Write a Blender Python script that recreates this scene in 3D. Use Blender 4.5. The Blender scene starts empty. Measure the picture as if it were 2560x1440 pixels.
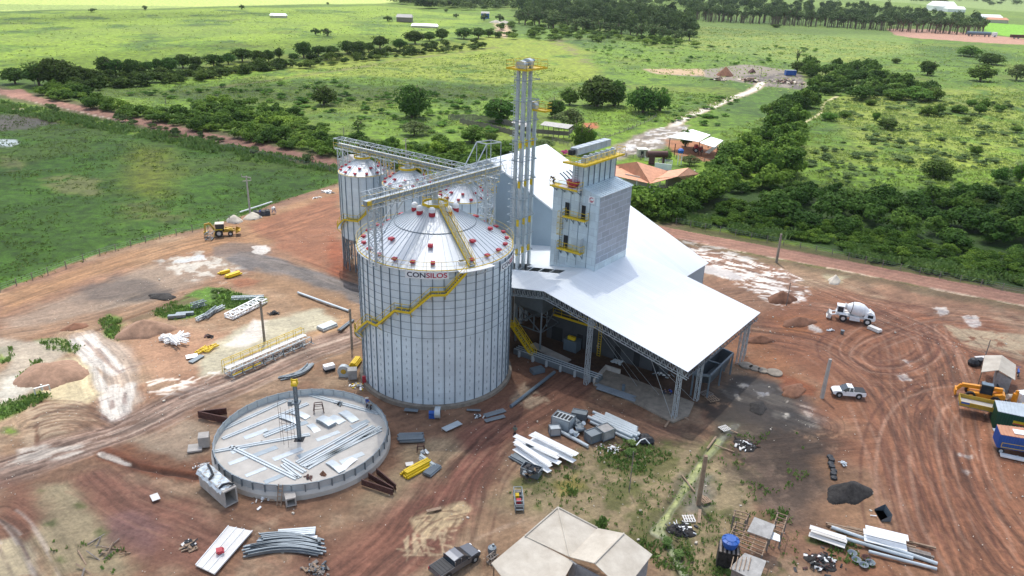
import bpy, math, random
import numpy as np
from mathutils import Vector, Matrix
random.seed(7); RNG = np.random.default_rng(7)
S = bpy.context.scene
COL = S.collection
# ---------------- camera -------------------------------------------------
F, PITCH, ROLL, CH = 1910.0, math.radians(23.1), math.radians(2.0), 54.0
FW = np.array([0, math.cos(PITCH), -math.sin(PITCH)]); U0 = np.array([0, math.sin(PITCH), math.cos(PITCH)]); R0 = np.array([1., 0, 0])
RT = math.cos(ROLL)*R0 + math.sin(ROLL)*U0; UP = math.cos(ROLL)*U0 - math.sin(ROLL)*R0
cam = bpy.data.objects.new('Camera', bpy.data.cameras.new('Camera')); COL.objects.link(cam)
cam.data.sensor_width = 36; cam.data.lens = 36*F/2560; cam.data.clip_start = 0.5; cam.data.clip_end = 20000
m = Matrix((RT, UP, -FW)).transposed().to_4x4(); m.translation = (0, 0, CH); cam.matrix_world = m
S.camera = cam
# ---------------- light --------------------------------------------------
SUN_EL, SUN_AZ = math.radians(64), math.radians(-12)      # azimuth from +Y towards +X
w = bpy.data.worlds.new('World'); S.world = w; w.use_nodes = True
nt = w.node_tree; bg = nt.nodes['Background']
sky = nt.nodes.new('ShaderNodeTexSky'); sky.sky_type = 'NISHITA'; sky.sun_disc = False
sky.sun_elevation = SUN_EL; sky.sun_rotation = SUN_AZ; sky.dust_density = 2.0; sky.ozone_density = 1.0
hs_ = nt.nodes.new('ShaderNodeHueSaturation'); hs_.inputs['Saturation'].default_value = .72   # half-clouded, whiter sky
nt.links.new(sky.outputs[0], hs_.inputs['Color']); nt.links.new(hs_.outputs[0], bg.inputs[0]); bg.inputs[1].default_value = 0.15
sd = Vector((math.sin(SUN_AZ)*math.cos(SUN_EL), math.cos(SUN_AZ)*math.cos(SUN_EL), math.sin(SUN_EL)))
sl = bpy.data.lights.new('Sun', 'SUN'); sl.energy = 2.6; sl.angle = math.radians(0.6); sl.color = (1, .955, .88)
so = bpy.data.objects.new('Sun', sl); COL.objects.link(so); so.rotation_euler = (-sd).to_track_quat('-Z', 'Y').to_euler()
S.view_settings.view_transform = 'Standard'; S.view_settings.look = 'None'; S.view_settings.exposure = 0.85; S.view_settings.gamma = 1
S.render.engine = 'CYCLES'
try: S.cycles.volume_bounces = 0; S.cycles.transparent_max_bounces = 16; S.cycles.max_bounces = 6
except Exception: pass
# ---------------- projection helpers (photo pixel -> place in the world) --
def ray(px, py): return FW + RT*(px-1280)/F - UP*(py-720)/F
def at(px, py, z=0.0):
    d = ray(px, py); t = (z-CH)/d[2]; return Vector((d[0]*t, d[1]*t, z))
def hz(x, y, px, py):
    d = ray(px, py); return CH + d[2]*math.hypot(x, y)/math.hypot(d[0], d[1])
def proj(p):
    d = np.array([p[0], p[1], p[2]-CH]); q = d@FW; return 1280+F*(d@RT)/q, 720-F*(d@UP)/q
def cylhit(px, py, cx, cy, R):
    d = ray(px, py); a = d[0]**2+d[1]**2; b = -2*(d[0]*cx+d[1]*cy); c = cx*cx+cy*cy-R*R
    q = max(b*b-4*a*c, 0); t = (-b-math.sqrt(q))/(2*a); x, y = d[0]*t, d[1]*t
    return math.atan2(y-cy, x-cx), CH+d[2]*t
def V(*a): return Vector(a)
# ---------------- materials ----------------------------------------------
def srgb(c): return tuple(((v/255)/12.92 if v/255 <= .04045 else ((v/255+.055)/1.055)**2.4) for v in c)
def mat(name, col, rough=.6, metal=0.0, var=.15, scale=3.0, bump=0.0, bscale=None, col2=None, trans=0.0, spec=.5, det=4, stretch=None, hue=0):
    m = bpy.data.materials.new(name); m.use_nodes = True; t = m.node_tree; N = t.nodes; L = t.links
    b = N['Principled BSDF']; tc = N.new('ShaderNodeTexCoord'); src = tc.outputs['Object']
    if stretch:
        mp = N.new('ShaderNodeMapping'); mp.inputs['Scale'].default_value = stretch; L.new(src, mp.inputs[0]); src = mp.outputs[0]
    n = N.new('ShaderNodeTexNoise'); n.inputs['Scale'].default_value = scale; n.inputs['Detail'].default_value = det; n.inputs['Roughness'].default_value = .65
    L.new(src, n.inputs['Vector'])
    r = N.new('ShaderNodeValToRGB'); r.color_ramp.elements[0].position = .3; r.color_ramp.elements[1].position = .72
    c2 = col2 if col2 else tuple(min(1, v*(1+var)) for v in col); c1 = tuple(v*(1-var) for v in col) if not col2 else col
    r.color_ramp.elements[0].color = (*c1, 1); r.color_ramp.elements[1].color = (*c2, 1)
    L.new(n.outputs[0], r.inputs[0]); out = r.outputs[0]
    if name.startswith('leaves'):
        spec = .12; rough = .75
        ta = N.new('ShaderNodeAttribute'); ta.attribute_name = 'tone'; hs2 = N.new('ShaderNodeHueSaturation'); L.new(ta.outputs['Fac'], hs2.inputs['Value']); L.new(out, hs2.inputs['Color'])
        th = N.new('ShaderNodeMapRange'); th.inputs['From Min'].default_value = .6; th.inputs['From Max'].default_value = 1.5; th.inputs['To Min'].default_value = .512; th.inputs['To Max'].default_value = .478; L.new(ta.outputs['Fac'], th.inputs[0]); L.new(th.outputs[0], hs2.inputs['Hue']); out = hs2.outputs[0]
    if hue:
        oi = N.new('ShaderNodeObjectInfo'); hs = N.new('ShaderNodeHueSaturation'); ma = N.new('ShaderNodeMapRange')
        ma.inputs['To Min'].default_value = 1-hue; ma.inputs['To Max'].default_value = 1+hue; L.new(oi.outputs['Random'], ma.inputs[0])
        mb_ = N.new('ShaderNodeMapRange'); mb_.inputs['To Min'].default_value = .478; mb_.inputs['To Max'].default_value = .515; L.new(oi.outputs['Random'], mb_.inputs[0])
        L.new(ma.outputs[0], hs.inputs['Value']); L.new(mb_.outputs[0], hs.inputs['Hue']); L.new(out, hs.inputs['Color']); out = hs.outputs[0]
    L.new(out, b.inputs['Base Color'])
    b.inputs['Roughness'].default_value = rough; b.inputs['Metallic'].default_value = metal; b.inputs['Specular IOR Level'].default_value = spec
    if bump:
        n2 = N.new('ShaderNodeTexNoise'); n2.inputs['Scale'].default_value = bscale or scale*4; L.new(src, n2.inputs['Vector'])
        bp = N.new('ShaderNodeBump'); bp.inputs['Strength'].default_value = bump; bp.inputs['Distance'].default_value = .05
        L.new(n2.outputs[0], bp.inputs['Height']); L.new(bp.outputs[0], b.inputs['Normal'])
    if trans:
        tr = N.new('ShaderNodeBsdfTranslucent'); L.new(out, tr.inputs['Color']); mx = N.new('ShaderNodeMixShader'); mx.inputs[0].default_value = trans
        L.new(b.outputs[0], mx.inputs[1]); L.new(tr.outputs[0], mx.inputs[2]); L.new(mx.outputs[0], N['Material Output'].inputs[0])
    return m
def ribbed(name, col, rough, metal, axis, period, depth, var=.08, panels=None, spec=.5, nscale=.35, line=.65):
    """sheet metal: real ridges as bump along one UV axis, panel to panel tone differences"""
    m = mat(name, col, rough, metal, var, nscale, spec=spec); t = m.node_tree; N = t.nodes; L = t.links; b = N['Principled BSDF']
    uv = N.new('ShaderNodeUVMap'); wv = N.new('ShaderNodeTexWave'); wv.wave_type = 'BANDS'; wv.bands_direction = axis
    wv.inputs['Scale'].default_value = 2*math.pi/(20*period); L.new(uv.outputs[0], wv.inputs['Vector'])
    bp = N.new('ShaderNodeBump'); bp.inputs['Strength'].default_value = .6; bp.inputs['Distance'].default_value = depth
    L.new(wv.outputs['Fac'], bp.inputs['Height']); L.new(bp.outputs[0], b.inputs['Normal'])
    if panels:
        br = N.new('ShaderNodeTexBrick'); br.inputs['Scale'].default_value = 1; br.inputs['Brick Width'].default_value = panels[0]; br.inputs['Row Height'].default_value = panels[1]
        br.inputs['Mortar Size'].default_value = panels[2]; br.inputs['Color1'].default_value = (.84, .85, .86, 1); br.inputs['Color2'].default_value = (1.06, 1.06, 1.05, 1); br.inputs['Mortar'].default_value = (line, line, line*1.05, 1)
        L.new(uv.outputs[0], br.inputs['Vector']); mx = N.new('ShaderNodeMixRGB'); mx.blend_type = 'MULTIPLY'; mx.inputs[0].default_value = panels[3]
        old = b.inputs['Base Color'].links[0].from_socket; L.new(old, mx.inputs[1]); L.new(br.outputs[0], mx.inputs[2]); L.new(mx.outputs[0], b.inputs['Base Color'])
    return m
M = {}
M['galv'] = mat('galvanised_steel', (.48, .53, .55), .42, .35, .14, .7)
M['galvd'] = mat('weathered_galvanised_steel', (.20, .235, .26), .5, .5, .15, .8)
M['silo'] = ribbed('silo_sheet', (.68, .76, .80), .38, .15, 'Y', .105, .008, .07, (2.91, .83, .012, .5))
M['siloroof'] = ribbed('silo_roof_sheet', (.66, .69, .70), .36, .35, 'X', .5, .01, .05)
M['rib'] = mat('stiffener_steel', (.17, .225, .27), .45, .5, .1, 1)
M['whroof'] = ribbed('white_roof_sheet', (.74, .78, .80), .45, .0, 'X', .5, .02, .05, (1.02, 11.8, .02, .35), nscale=.12)
M['whwall'] = ribbed('grey_wall_sheet', (.36, .45, .51), .5, .1, 'X', .45, .02, .05)
M['dryer'] = ribbed('dryer_panel', (.62, .72, .76), .36, .25, 'Y', .3, .01, .1, (1.9, 1.15, .02, .9), nscale=.6)
M['dryer2'] = ribbed('dryer_louvre_panel', (.36, .41, .47), .35, .2, 'Y', .48, .04, .05, (2.2, .96, .05, 1), nscale=.9, line=1.35)
M['yellow'] = mat('safety_yellow_paint', (.68, .47, .01), .5, 0, .1, 2)
M['red'] = mat('red_paint', (.42, .028, .045), .5, 0, .18, 3)
M['galvm'] = mat('conveyor_steel', (.30, .35, .38), .45, .35, .12, 1)
M['white'] = mat('white_paint', (.82, .83, .82), .5, 0, .07, 1.5)
M['offwhite'] = mat('off_white_sheet', (.66, .64, .60), .6, 0, .1, .6)
M['dark'] = mat('dark_void', (.02, .022, .025), .8, 0, .2, 2)
M['rubber'] = mat('tyre_rubber', (.03, .028, .027), .85, 0, .2, 4)
M['glass'] = mat('tinted_glass', (.03, .04, .05), .08, 0, .1, 2, spec=.8)
M['conc'] = mat('concrete', (.42, .39, .35), .85, 0, .22, .8, .2)
M['concd'] = mat('weathered_concrete', (.25, .215, .17), .9, 0, .3, 1.2, .3)
M['galv_shade'] = mat('shade_dark_wall_steel', (.075, .082, .09), .6, .3, .2, .6)  # dark grey steel, colour lowered further to stand for shade beneath the roof
M['floor'] = mat('pad_concrete', (.50, .465, .41), .7, 0, .16, .5, .1)
M['rust'] = mat('rusty_red_oxide_steel', (.085, .035, .028), .7, .1, .3, 3)
M['wood'] = mat('weathered_timber', (.30, .21, .14), .85, 0, .3, 3, .3, 14)
M['woodg'] = mat('grey_timber', (.22, .19, .165), .9, 0, .3, 3, .3, 14)
M['black'] = mat('black_plastic', (.016, .018, .022), .6, 0, .3, 2)
M['blue'] = mat('blue_paint', (.02, .10, .38), .45, 0, .2, 1.2)
M['tarp'] = mat('white_tarp', (.62, .68, .70), .5, 0, .15, 2, .8, 5)
M['tile'] = mat('clay_roof_tile', (.50, .25, .15), .8, 0, .18, .8, .5, 6)
M['plaster'] = mat('cream_plaster', (.5, .46, .38), .85, 0, .12, 1)
M['fibro'] = mat('fibre_cement_roof', (.40, .35, .28), .85, 0, .1, .5, .2, col2=(.60, .55, .46), det=8)
M['fibrog'] = mat('old_fibre_cement', (.34, .33, .31), .85, 0, .25, 1.5, .3)
M['orange'] = mat('machine_orange', (.75, .30, .02), .45, 0, .1, 2)
M['olive'] = mat('ochre_truck_paint', (.45, .29, .03), .55, 0, .15, 2)
M['green'] = mat('dark_green_paint', (.012, .07, .03), .55, 0, .2, 1)
M['skin'] = mat('skin', (.22, .11, .07), .6)
M['silver'] = mat('silver_grey_car_paint', (.16, .17, .19), .28, .6, .05, 2)
M['soil'] = mat('red_soil', (.20, .095, .055), .95, 0, .3, 1.2, .8, 5)
M['soil2'] = mat('brown_soil', (.27, .165, .11), .95, 0, .25, 1.5, .7, 5)
M['sand'] = mat('pale_sand', (.52, .47, .39), .95, 0, .12, 1.5, .4, 6)
M['ash'] = mat('black_ash', (.03, .027, .025), .95, 0, .7, 2.5, .8, 6)
M['grey'] = mat('grey_block', (.27, .27, .27), .85, 0, .2, 2)
M['leafA'] = mat('leaves_dark', (.036, .085, .013), .55, 0, .0, .35, col2=(.095, .185, .030), trans=.25, hue=.22)
M['leafB'] = mat('leaves_mid', (.05, .115, .017), .55, 0, .0, .35, col2=(.145, .26, .036), trans=.28, hue=.2)
M['leafC'] = mat('leaves_greygreen', (.08, .13, .042), .6, 0, .0, .3, col2=(.15, .22, .07), trans=.22, hue=.15)
M['leafF'] = mat('leaves_forest', (.060, .105, .034), .6, 0, .0, .03, col2=(.12, .18, .055), trans=.2)
M['leafT'] = mat('leaves_thicket', (.034, .088, .012), .6, 0, .0, .06, col2=(.145, .255, .032), trans=.25, det=6)
M['bark'] = mat('bark', (.14, .105, .075), .9, 0, .25, 3, .4)
# ---------------- mesh builder -------------------------------------------
class MB:
    def __init__(s): s.v = []; s.f = []; s.uv = []; s.smooth = False
    def add(s, vs, fs, uvs=None):
        o = len(s.v); s.v += [tuple(v) for v in vs]
        for i, f in enumerate(fs): s.f.append([o+k for k in f]); s.uv.append(uvs[i] if uvs else None)
        return s
    def quad(s, a, b, c, d, uv=None): return s.add([a, b, c, d], [(0, 1, 2, 3)], [uv] if uv else None)
    def box(s, c, size, rz=0.0, mat=None):
        x, y, z = [k/2 for k in size]; cs, sn = math.cos(rz), math.sin(rz); vs = []
        for dz in (-z, z):
            for dx, dy in ((-x, -y), (x, -y), (x, y), (-x, y)): vs.append((c[0]+dx*cs-dy*sn, c[1]+dx*sn+dy*cs, c[2]+dz))
        if mat is not None: vs = [mat@Vector(v) for v in vs]
        return s.add(vs, [(3, 2, 1, 0), (4, 5, 6, 7), (0, 1, 5, 4), (1, 2, 6, 5), (2, 3, 7, 6), (3, 0, 4, 7)])
    def beam(s, p, q, w_, h_=None, up=(0, 0, 1)):
        p, q = Vector(p), Vector(q); h_ = h_ or w_; d = (q-p)
        if d.length < 1e-6: return s
        d.normalize(); sd_ = d.cross(Vector(up))
        if sd_.length < 1e-3: sd_ = d.cross(Vector((1, 0, 0)))
        sd_.normalize(); u_ = sd_.cross(d); a = sd_*w_/2; b = u_*h_/2
        vs = [p-a-b, p+a-b, p+a+b, p-a+b, q-a-b, q+a-b, q+a+b, q-a+b]
        return s.add(vs, [(0, 1, 2, 3), (7, 6, 5, 4), (0, 4, 5, 1), (1, 5, 6, 2), (2, 6, 7, 3), (3, 7, 4, 0)])
    def tube(s, p, q, r, r2=None, n=10, cap=True):
        p, q = Vector(p), Vector(q); r2 = r if r2 is None else r2; d = (q-p).normalized()
        a = d.orthogonal().normalized(); b = d.cross(a); vs = []
        for c, rr in ((p, r), (q, r2)):
            for k in range(n): t = 2*math.pi*k/n; vs.append(c+(a*math.cos(t)+b*math.sin(t))*rr)
        fs = [(k, (k+1) % n, n+(k+1) % n, n+k) for k in range(n)]
        if cap: fs += [tuple(range(n-1, -1, -1)), tuple(range(n, 2*n))]
        return s.add(vs, fs)
    def path(s, pts, r, n=6):
        for a, b in zip(pts[:-1], pts[1:]): s.tube(a, b, r, n=n)
        return s
    def lathe(s, prof, c=(0, 0, 0), n=32, ang=None, cap=False):
        a0, a1 = ang or (0, 2*math.pi); full = ang is None; m_ = n if full else n+1; vs = []
        for r, z in prof:
            for k in range(m_): t = a0+(a1-a0)*k/n; vs.append((c[0]+r*math.cos(t), c[1]+r*math.sin(t), c[2]+z))
        fs = []; uvs = []; L = 0
        for i in range(len(prof)-1):
            dl = math.hypot(prof[i+1][0]-prof[i][0], prof[i+1][1]-prof[i][1]); R_ = max(prof[i][0], prof[i+1][0])
            for k in range(n):
                k2 = (k+1) % m_; fs.append((i*m_+k, i*m_+k2, (i+1)*m_+k2, (i+1)*m_+k))
                ua, ub = R_*(a1-a0)*k/n, R_*(a1-a0)*(k+1)/n; uvs.append(((ua, L), (ub, L), (ub, L+dl), (ua, L+dl)))
            L += dl
        s.add(vs, fs, uvs)
        if cap: s.add([vs[k] for k in range(m_)], [tuple(range(m_-1, -1, -1))]); s.add([vs[-m_+k] for k in range(m_)], [tuple(range(m_))])
        return s
    def prism(s, pts, z0, z1):
        """plan polygon extruded up (pts counter-clockwise seen from above)"""
        n = len(pts); ar = sum(pts[i][0]*pts[(i+1) % n][1]-pts[(i+1) % n][0]*pts[i][1] for i in range(n))
        if ar < 0: pts = pts[::-1]
        vs = [(p[0], p[1], z0) for p in pts]+[(p[0], p[1], z1) for p in pts]
        return s.add(vs, [tuple(range(n-1, -1, -1)), tuple(range(n, 2*n))]+[(i, (i+1) % n, n+(i+1) % n, n+i) for i in range(n)])
    def slab(s, a, b, c, d, th, period_dir=None):
        """thick sheet with corners a b c d (counter-clockwise from outside); u runs along a->b"""
        a, b, c, d = [Vector(k) for k in (a, b, c, d)]; nrm = (b-a).cross(d-a).normalized()*th
        lu = (b-a).length; lv = (d-a).length; lo = [k-nrm for k in (a, b, c, d)]
        uv = ((0, 0), (lu, 0), (lu, lv), (0, lv))
        s.add([a, b, c, d]+lo, [(0, 1, 2, 3), (7, 6, 5, 4), (0, 4, 5, 1), (1, 5, 6, 2), (2, 6, 7, 3), (3, 7, 4, 0)], [uv, uv[::-1], None, None, None, None]); return s
    def build(s, name, material, parent=None, local=False, smooth=None):
        me = bpy.data.meshes.new(name)
        vs = s.v
        if parent is not None and not local:
            o_ = parent.location if parent.parent is None else parent.parent.location
            vs = [(v[0]-o_[0], v[1]-o_[1], v[2]-o_[2]) for v in vs]
        me.from_pydata(vs, [], s.f); me.materials.append(M[material] if isinstance(material, str) else material)
        if any(u is not None for u in s.uv):
            lay = me.uv_layers.new(name='UVMap'); fl = []
            for f, u in zip(s.f, s.uv): fl += list(u) if u is not None else [(s.v[k][0], s.v[k][2]) for k in f]
            lay.data.foreach_set('uv', np.array(fl, dtype=np.float32).ravel())
        if smooth or s.smooth: me.shade_smooth()
        o = bpy.data.objects.new(name, me); COL.objects.link(o)
        if parent is not None: o.parent = parent
        return o
def tag(o, label, cat, group=None, kind=None):
    if label: o['label'] = label
    if cat: o['category'] = cat
    if group: o['group'] = group
    if kind: o['kind'] = kind
    return o
def thing(name, loc, label, cat, group=None, rz=0.0):
    o = bpy.data.objects.new(name, None); o.empty_display_size = .3; COL.objects.link(o); o.location = loc; o.rotation_euler = (0, 0, rz)
    return tag(o, label, cat, group)
def copy_tree(o, parent=None):
    c = o.copy(); COL.objects.link(c); c.parent = parent
    for ch in list(o.children): copy_tree(ch, c)
    return c
def solo(mb, name, material, label, cat, group=None, loc=None, kind=None, smooth=None):
    """a thing that is one mesh: move origin to its base"""
    a = np.array(mb.v); c = loc if loc is not None else (float(a[:, 0].mean()), float(a[:, 1].mean()), float(a[:, 2].min()))
    mb.v = [(v[0]-c[0], v[1]-c[1], v[2]-c[2]) for v in mb.v]; o = mb.build(name, material, smooth=smooth); o.location = c
    return tag(o, label, cat, group, kind)
def lattice(mb, p, q, w_, h_, bays, r, up=(0, 0, 1), chord=None):
    """box truss between p and q; w across, h along up"""
    p, q = Vector(p), Vector(q); d = (q-p).normalized(); s_ = d.cross(Vector(up)).normalized(); u_ = s_.cross(d)
    cs = [s_*(-w_/2)+u_*(-h_/2), s_*(w_/2)+u_*(-h_/2), s_*(w_/2)+u_*(h_/2), s_*(-w_/2)+u_*(h_/2)]; chord = chord or r*1.5
    for c in cs: mb.beam(p+c, q+c, chord, chord, up=u_)
    for i in range(bays):
        a = p+(q-p)*i/bays; b = p+(q-p)*(i+1)/bays
        for k in range(4):
            c1, c2 = cs[k], cs[(k+1) % 4]
            mb.beam(a+c1, b+c2, r, r) if i % 2 == 0 else mb.beam(a+c2, b+c1, r, r)
            mb.beam(a+c1, a+c2, r, r)
    return mb
def planar(mb, p, q, depth, bays, r, up=(0, 0, 1), chord=None):
    """flat truss hanging below the line p-q"""
    p, q = Vector(p), Vector(q); u_ = Vector(up)*depth; chord = chord or r*1.5
    mb.beam(p, q, chord); mb.beam(p-u_, q-u_, chord)
    for i in range(bays):
        a = p+(q-p)*i/bays; b = p+(q-p)*(i+1)/bays; mid = (a+b)/2
        mb.beam(a, mid-u_, r); mb.beam(mid-u_, b, r)
    return mb
def rail(mb, pts, h=1.1, r=.03, step=1.5, mid=True, toe=.0, closed=False):
    pts = [Vector(p) for p in pts]
    if closed: pts.append(pts[0])
    up = Vector((0, 0, h))
    for a, b in zip(pts[:-1], pts[1:]):
        n = max(1, round((b-a).length/step)); mb.beam(a+up, b+up, r*2)
        if mid: mb.beam(a+up*.52, b+up*.52, r*1.5)
        for i in range(n+1): c = a+(b-a)*i/n; mb.beam(c, c+up, r*1.7)
        if toe: mb.beam(a+Vector((0, 0, toe/2)), b+Vector((0, 0, toe/2)), .04, toe)
    return mb
ORD = ['first', 'second', 'third', 'fourth', 'fifth', 'sixth', 'seventh', 'eighth', 'ninth', 'tenth', 'eleventh', 'twelfth', 'thirteenth', 'fourteenth', 'fifteenth', 'sixteenth', 'seventeenth', 'eighteenth', 'nineteenth', 'twentieth']
ORD += ['twenty-'+o for o in ORD[:9]]+['thirtieth']+['thirty-'+o for o in ORD[:9]]+['fortieth']+['forty-'+o for o in ORD[:9]]+['fiftieth']+['fifty-'+o for o in ORD[:9]]+['sixtieth']+['sixty-'+o for o in ORD[:9]]
# site axes: u along the ridges of shed and warehouse, n across them (to the left)
A0 = at(1720, 930, 7.6); UX = Vector((.609, .793, 0)); NX = Vector((-.793, .609, 0)); ANG = math.atan2(.793, .609)
def un(u, n, z=0.0): p = A0+UX*u+NX*n; return Vector((p.x, p.y, z))
# ======================= GROUND ==========================================
def vnoise(x, y, sc, seed=0):
    x = x/sc+seed*17.13; y = y/sc+seed*5.71; xi = np.floor(x).astype(np.int64); yi = np.floor(y).astype(np.int64); fx = x-xi; fy = y-yi
    fx = fx*fx*(3-2*fx); fy = fy*fy*(3-2*fy)
    def h(a, b):
        v = (a*374761393+b*668265263+seed*1442695) & 0xffffffff; v = ((v ^ (v >> 13))*1274126177) & 0xffffffff; return ((v ^ (v >> 16)) & 0xffff)/65535.0
    return (h(xi, yi)*(1-fx)+h(xi+1, yi)*fx)*(1-fy)+(h(xi, yi+1)*(1-fx)+h(xi+1, yi+1)*fx)*fy
def fbm(x, y, sc, seed=0, o=4, g=.5):
    t = 0; a = 1; s_ = 0
    for k in range(o): t = t+a*vnoise(x, y, sc/2**k, seed+k); s_ += a; a *= g
    return t/s_
ys = [30.0]
while ys[-1] < 6500: ys.append(ys[-1]+.0029*(ys[-1]+8) if ys[-1] < 190 else ys[-1]*1.008)
ys = np.array(ys); us = np.concatenate([np.linspace(-1.3, -.73, 50), np.linspace(-.72, .72, 1120), np.linspace(.73, 1.3, 50)]); NC = len(us)
GX = (us[None, :]*(ys[:, None]*.86+26)).ravel(); GY = np.repeat(ys, NC); NV = len(GX); NR = len(ys)
col = np.zeros((NV, 3)); wet = np.zeros(NV); hgt = np.zeros(NV); cls = np.zeros(NV, dtype=np.int8)
def C(r, g, b, k=.66): return np.array(srgb((r, g, b)))*k
def W(pts): return np.array([[*at(px, py)[:2]] for px, py in pts])
def smooth(e0, e1, x): t = np.clip((x-e0)/(e1-e0), 0, 1); return t*t*(3-2*t)
def bbox(P_, pad):
    return np.nonzero((GX > P_[:, 0].min()-pad) & (GX < P_[:, 0].max()+pad) & (GY > P_[:, 1].min()-pad) & (GY < P_[:, 1].max()+pad))[0]
def segd(x, y, P_, closed=False):
    d = np.full(len(x), 1e9); n = len(P_); along = np.zeros(len(x)); acc = 0
    for i in range(n if closed else n-1):
        a, b = P_[i], P_[(i+1) % n]; e = b-a; L = e@e+1e-9; t = np.clip(((x-a[0])*e[0]+(y-a[1])*e[1])/L, 0, 1)
        dd = np.hypot(x-a[0]-t*e[0], y-a[1]-t*e[1]); k = dd < d; d = np.where(k, dd, d); along = np.where(k, acc+t*math.sqrt(L), along); acc += math.sqrt(L)
    return d, along
def inside(x, y, P_):
    c = np.zeros(len(x), bool); n = len(P_)
    for i in range(n):
        a, b = P_[i], P_[(i+1) % n]
        with np.errstate(divide='ignore', invalid='ignore'):
            k = ((a[1] > y) != (b[1] > y)) & (x < (b[0]-a[0])*(y-a[1])/(b[1]-a[1]+1e-12)+a[0])
        c ^= k
    return c
seedc = [100]
def blend(idx, m_, c=None, wt=None, dz=None, k=None):
    if c is not None: col[idx] = col[idx]*(1-m_[:, None])+np.asarray(c)*m_[:, None]
    if wt is not None: wet[idx] = wet[idx]*(1-m_)+wt*m_
    if dz is not None: hgt[idx] += dz*m_
    if k is not None: cls[idx[m_ > .5]] = k
def patch(pts, c, soft=1.5, rag=2.0, nsc=4.0, wt=None, op=1.0, streak=None, k=None, world=False, dz=None, thr=None):
    """lay a patch of another soil: ragged edge, optional streaks along a direction"""
    P_ = np.array(pts, float) if world else W(pts); idx = bbox(P_, rag+soft+1); x, y = GX[idx], GY[idx]
    if not len(idx): return
    d, _ = segd(x, y, P_, True); s_ = np.where(inside(x, y, P_), d, -d); seedc[0] += 1
    s_ = s_+(fbm(x, y, nsc, seedc[0], 5)-.5)*2*rag
    m_ = smooth(-soft, soft, s_)*op
    if streak is not None:
        a = streak[0]; ca, sa = math.cos(a), math.sin(a); wb = (fbm(x, y, 14, seedc[0]+9)-.5)*6
        q = fbm((x*ca+y*sa)/streak[1], (-x*sa+y*ca+wb*.35), streak[2], seedc[0]+3, 3); m_ = m_*smooth(streak[3]-.07, streak[3]+.07, q)
    if thr is not None: m_ = m_*smooth(thr-.08, thr+.08, fbm(x, y, nsc*.6, seedc[0]+5, 5, .6))
    blend(idx, m_, c, wt, dz, k)
def stroke(pts, wd, c, soft=.2, wt=None, op=1.0, rag=.0, dz=None, k=None, world=False, brk=0, nsc=2.5):
    P_ = np.array(pts, float) if world else W(pts); idx = bbox(P_, wd+rag+1); x, y = GX[idx], GY[idx]
    if not len(idx): return
    d, al = segd(x, y, P_); seedc[0] += 1
    if rag: d = d+(fbm(x, y, nsc, seedc[0], 4)-.5)*2*rag
    m_ = (1-smooth(wd/2-soft, wd/2+soft, d))*op
    if brk: m_ = m_*smooth(brk-.1, brk+.1, fbm(al, d*2, 3.0, seedc[0]+1, 3))
    blend(idx, m_, c, wt, dz, k)
def curve(pts, n=24):
    P_ = W(pts); out = []
    for i in range(len(P_)-1):
        p0 = P_[max(i-1, 0)]; p1 = P_[i]; p2 = P_[i+1]; p3 = P_[min(i+2, len(P_)-1)]
        for t in np.linspace(0, 1, n, endpoint=False): out.append(.5*((2*p1)+(-p0+p2)*t+(2*p0-5*p1+4*p2-p3)*t*t+(-p0+3*p1-3*p2+p3)*t**3))
    out.append(P_[-1]); return np.array(out)
def tracks(pts, n, spread, cs, wd=.32, op=.55, gauge=1.7, dz=-.04, seed=0):
    """pairs of tyre ruts wandering along a path"""
    r = np.random.default_rng(seed); c0 = curve(pts, 8); tn = np.gradient(c0, axis=0); tn /= np.linalg.norm(tn, axis=1)[:, None]+1e-9; nn = np.stack([-tn[:, 1], tn[:, 0]], 1)
    s_ = np.linspace(0, 1, len(c0))
    for i in range(n):
        off = r.normal()*spread+r.normal()*spread*.6*np.sin(s_*r.uniform(1, 4)+r.uniform(0, 6)); a, b = sorted(r.uniform(-.1, 1.1, 2)); 
        if b-a < .35: b = a+.45
        k = (s_ >= a) & (s_ <= b)
        if k.sum() < 3: continue
        for g in (-gauge/2, gauge/2):
            p = (c0+nn*(off+g)[:, None])[k]; stroke(p, wd*r.uniform(.7, 1.3), cs[r.integers(len(cs))], soft=.16, op=op*r.uniform(.5, 1), dz=dz, world=True, brk=.3)
FA = GX*.88+GY*.47; FB = -GX*.47+GY*.88+(fbm(GX, GY, 16, 80, 2)-.5)*9; FS = np.full(NV, .28)
def flow(pts, s, k=1.0):
    P_ = curve(pts, 10); idx = bbox(P_, s*2.2); x, y = GX[idx], GY[idx]; d = np.full(len(x), 1e9); al = np.zeros(len(x)); sg = np.zeros(len(x)); acc = 0
    for a, b in zip(P_[:-1], P_[1:]):
        e = b-a; L_ = math.hypot(*e)+1e-9; t = np.clip(((x-a[0])*e[0]+(y-a[1])*e[1])/L_**2, 0, 1); px_, py_ = x-a[0]-t*e[0], y-a[1]-t*e[1]; dd = np.hypot(px_, py_); m_ = dd < d
        d = np.where(m_, dd, d); al = np.where(m_, acc+t*L_, al); sg = np.where(m_, np.sign(e[0]*py_-e[1]*px_)*dd, sg); acc += L_
    w_ = k*np.exp(-(d/s)**2*1.2); m_ = w_ > FS[idx]; ii = idx[m_]; FA[ii] = al[m_]+pts[0][0]; FB[ii] = sg[m_]+pts[0][1]+(fbm(x[m_], y[m_], 9, 81, 2)-.5)*1.2; FS[ii] = w_[m_]
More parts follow.
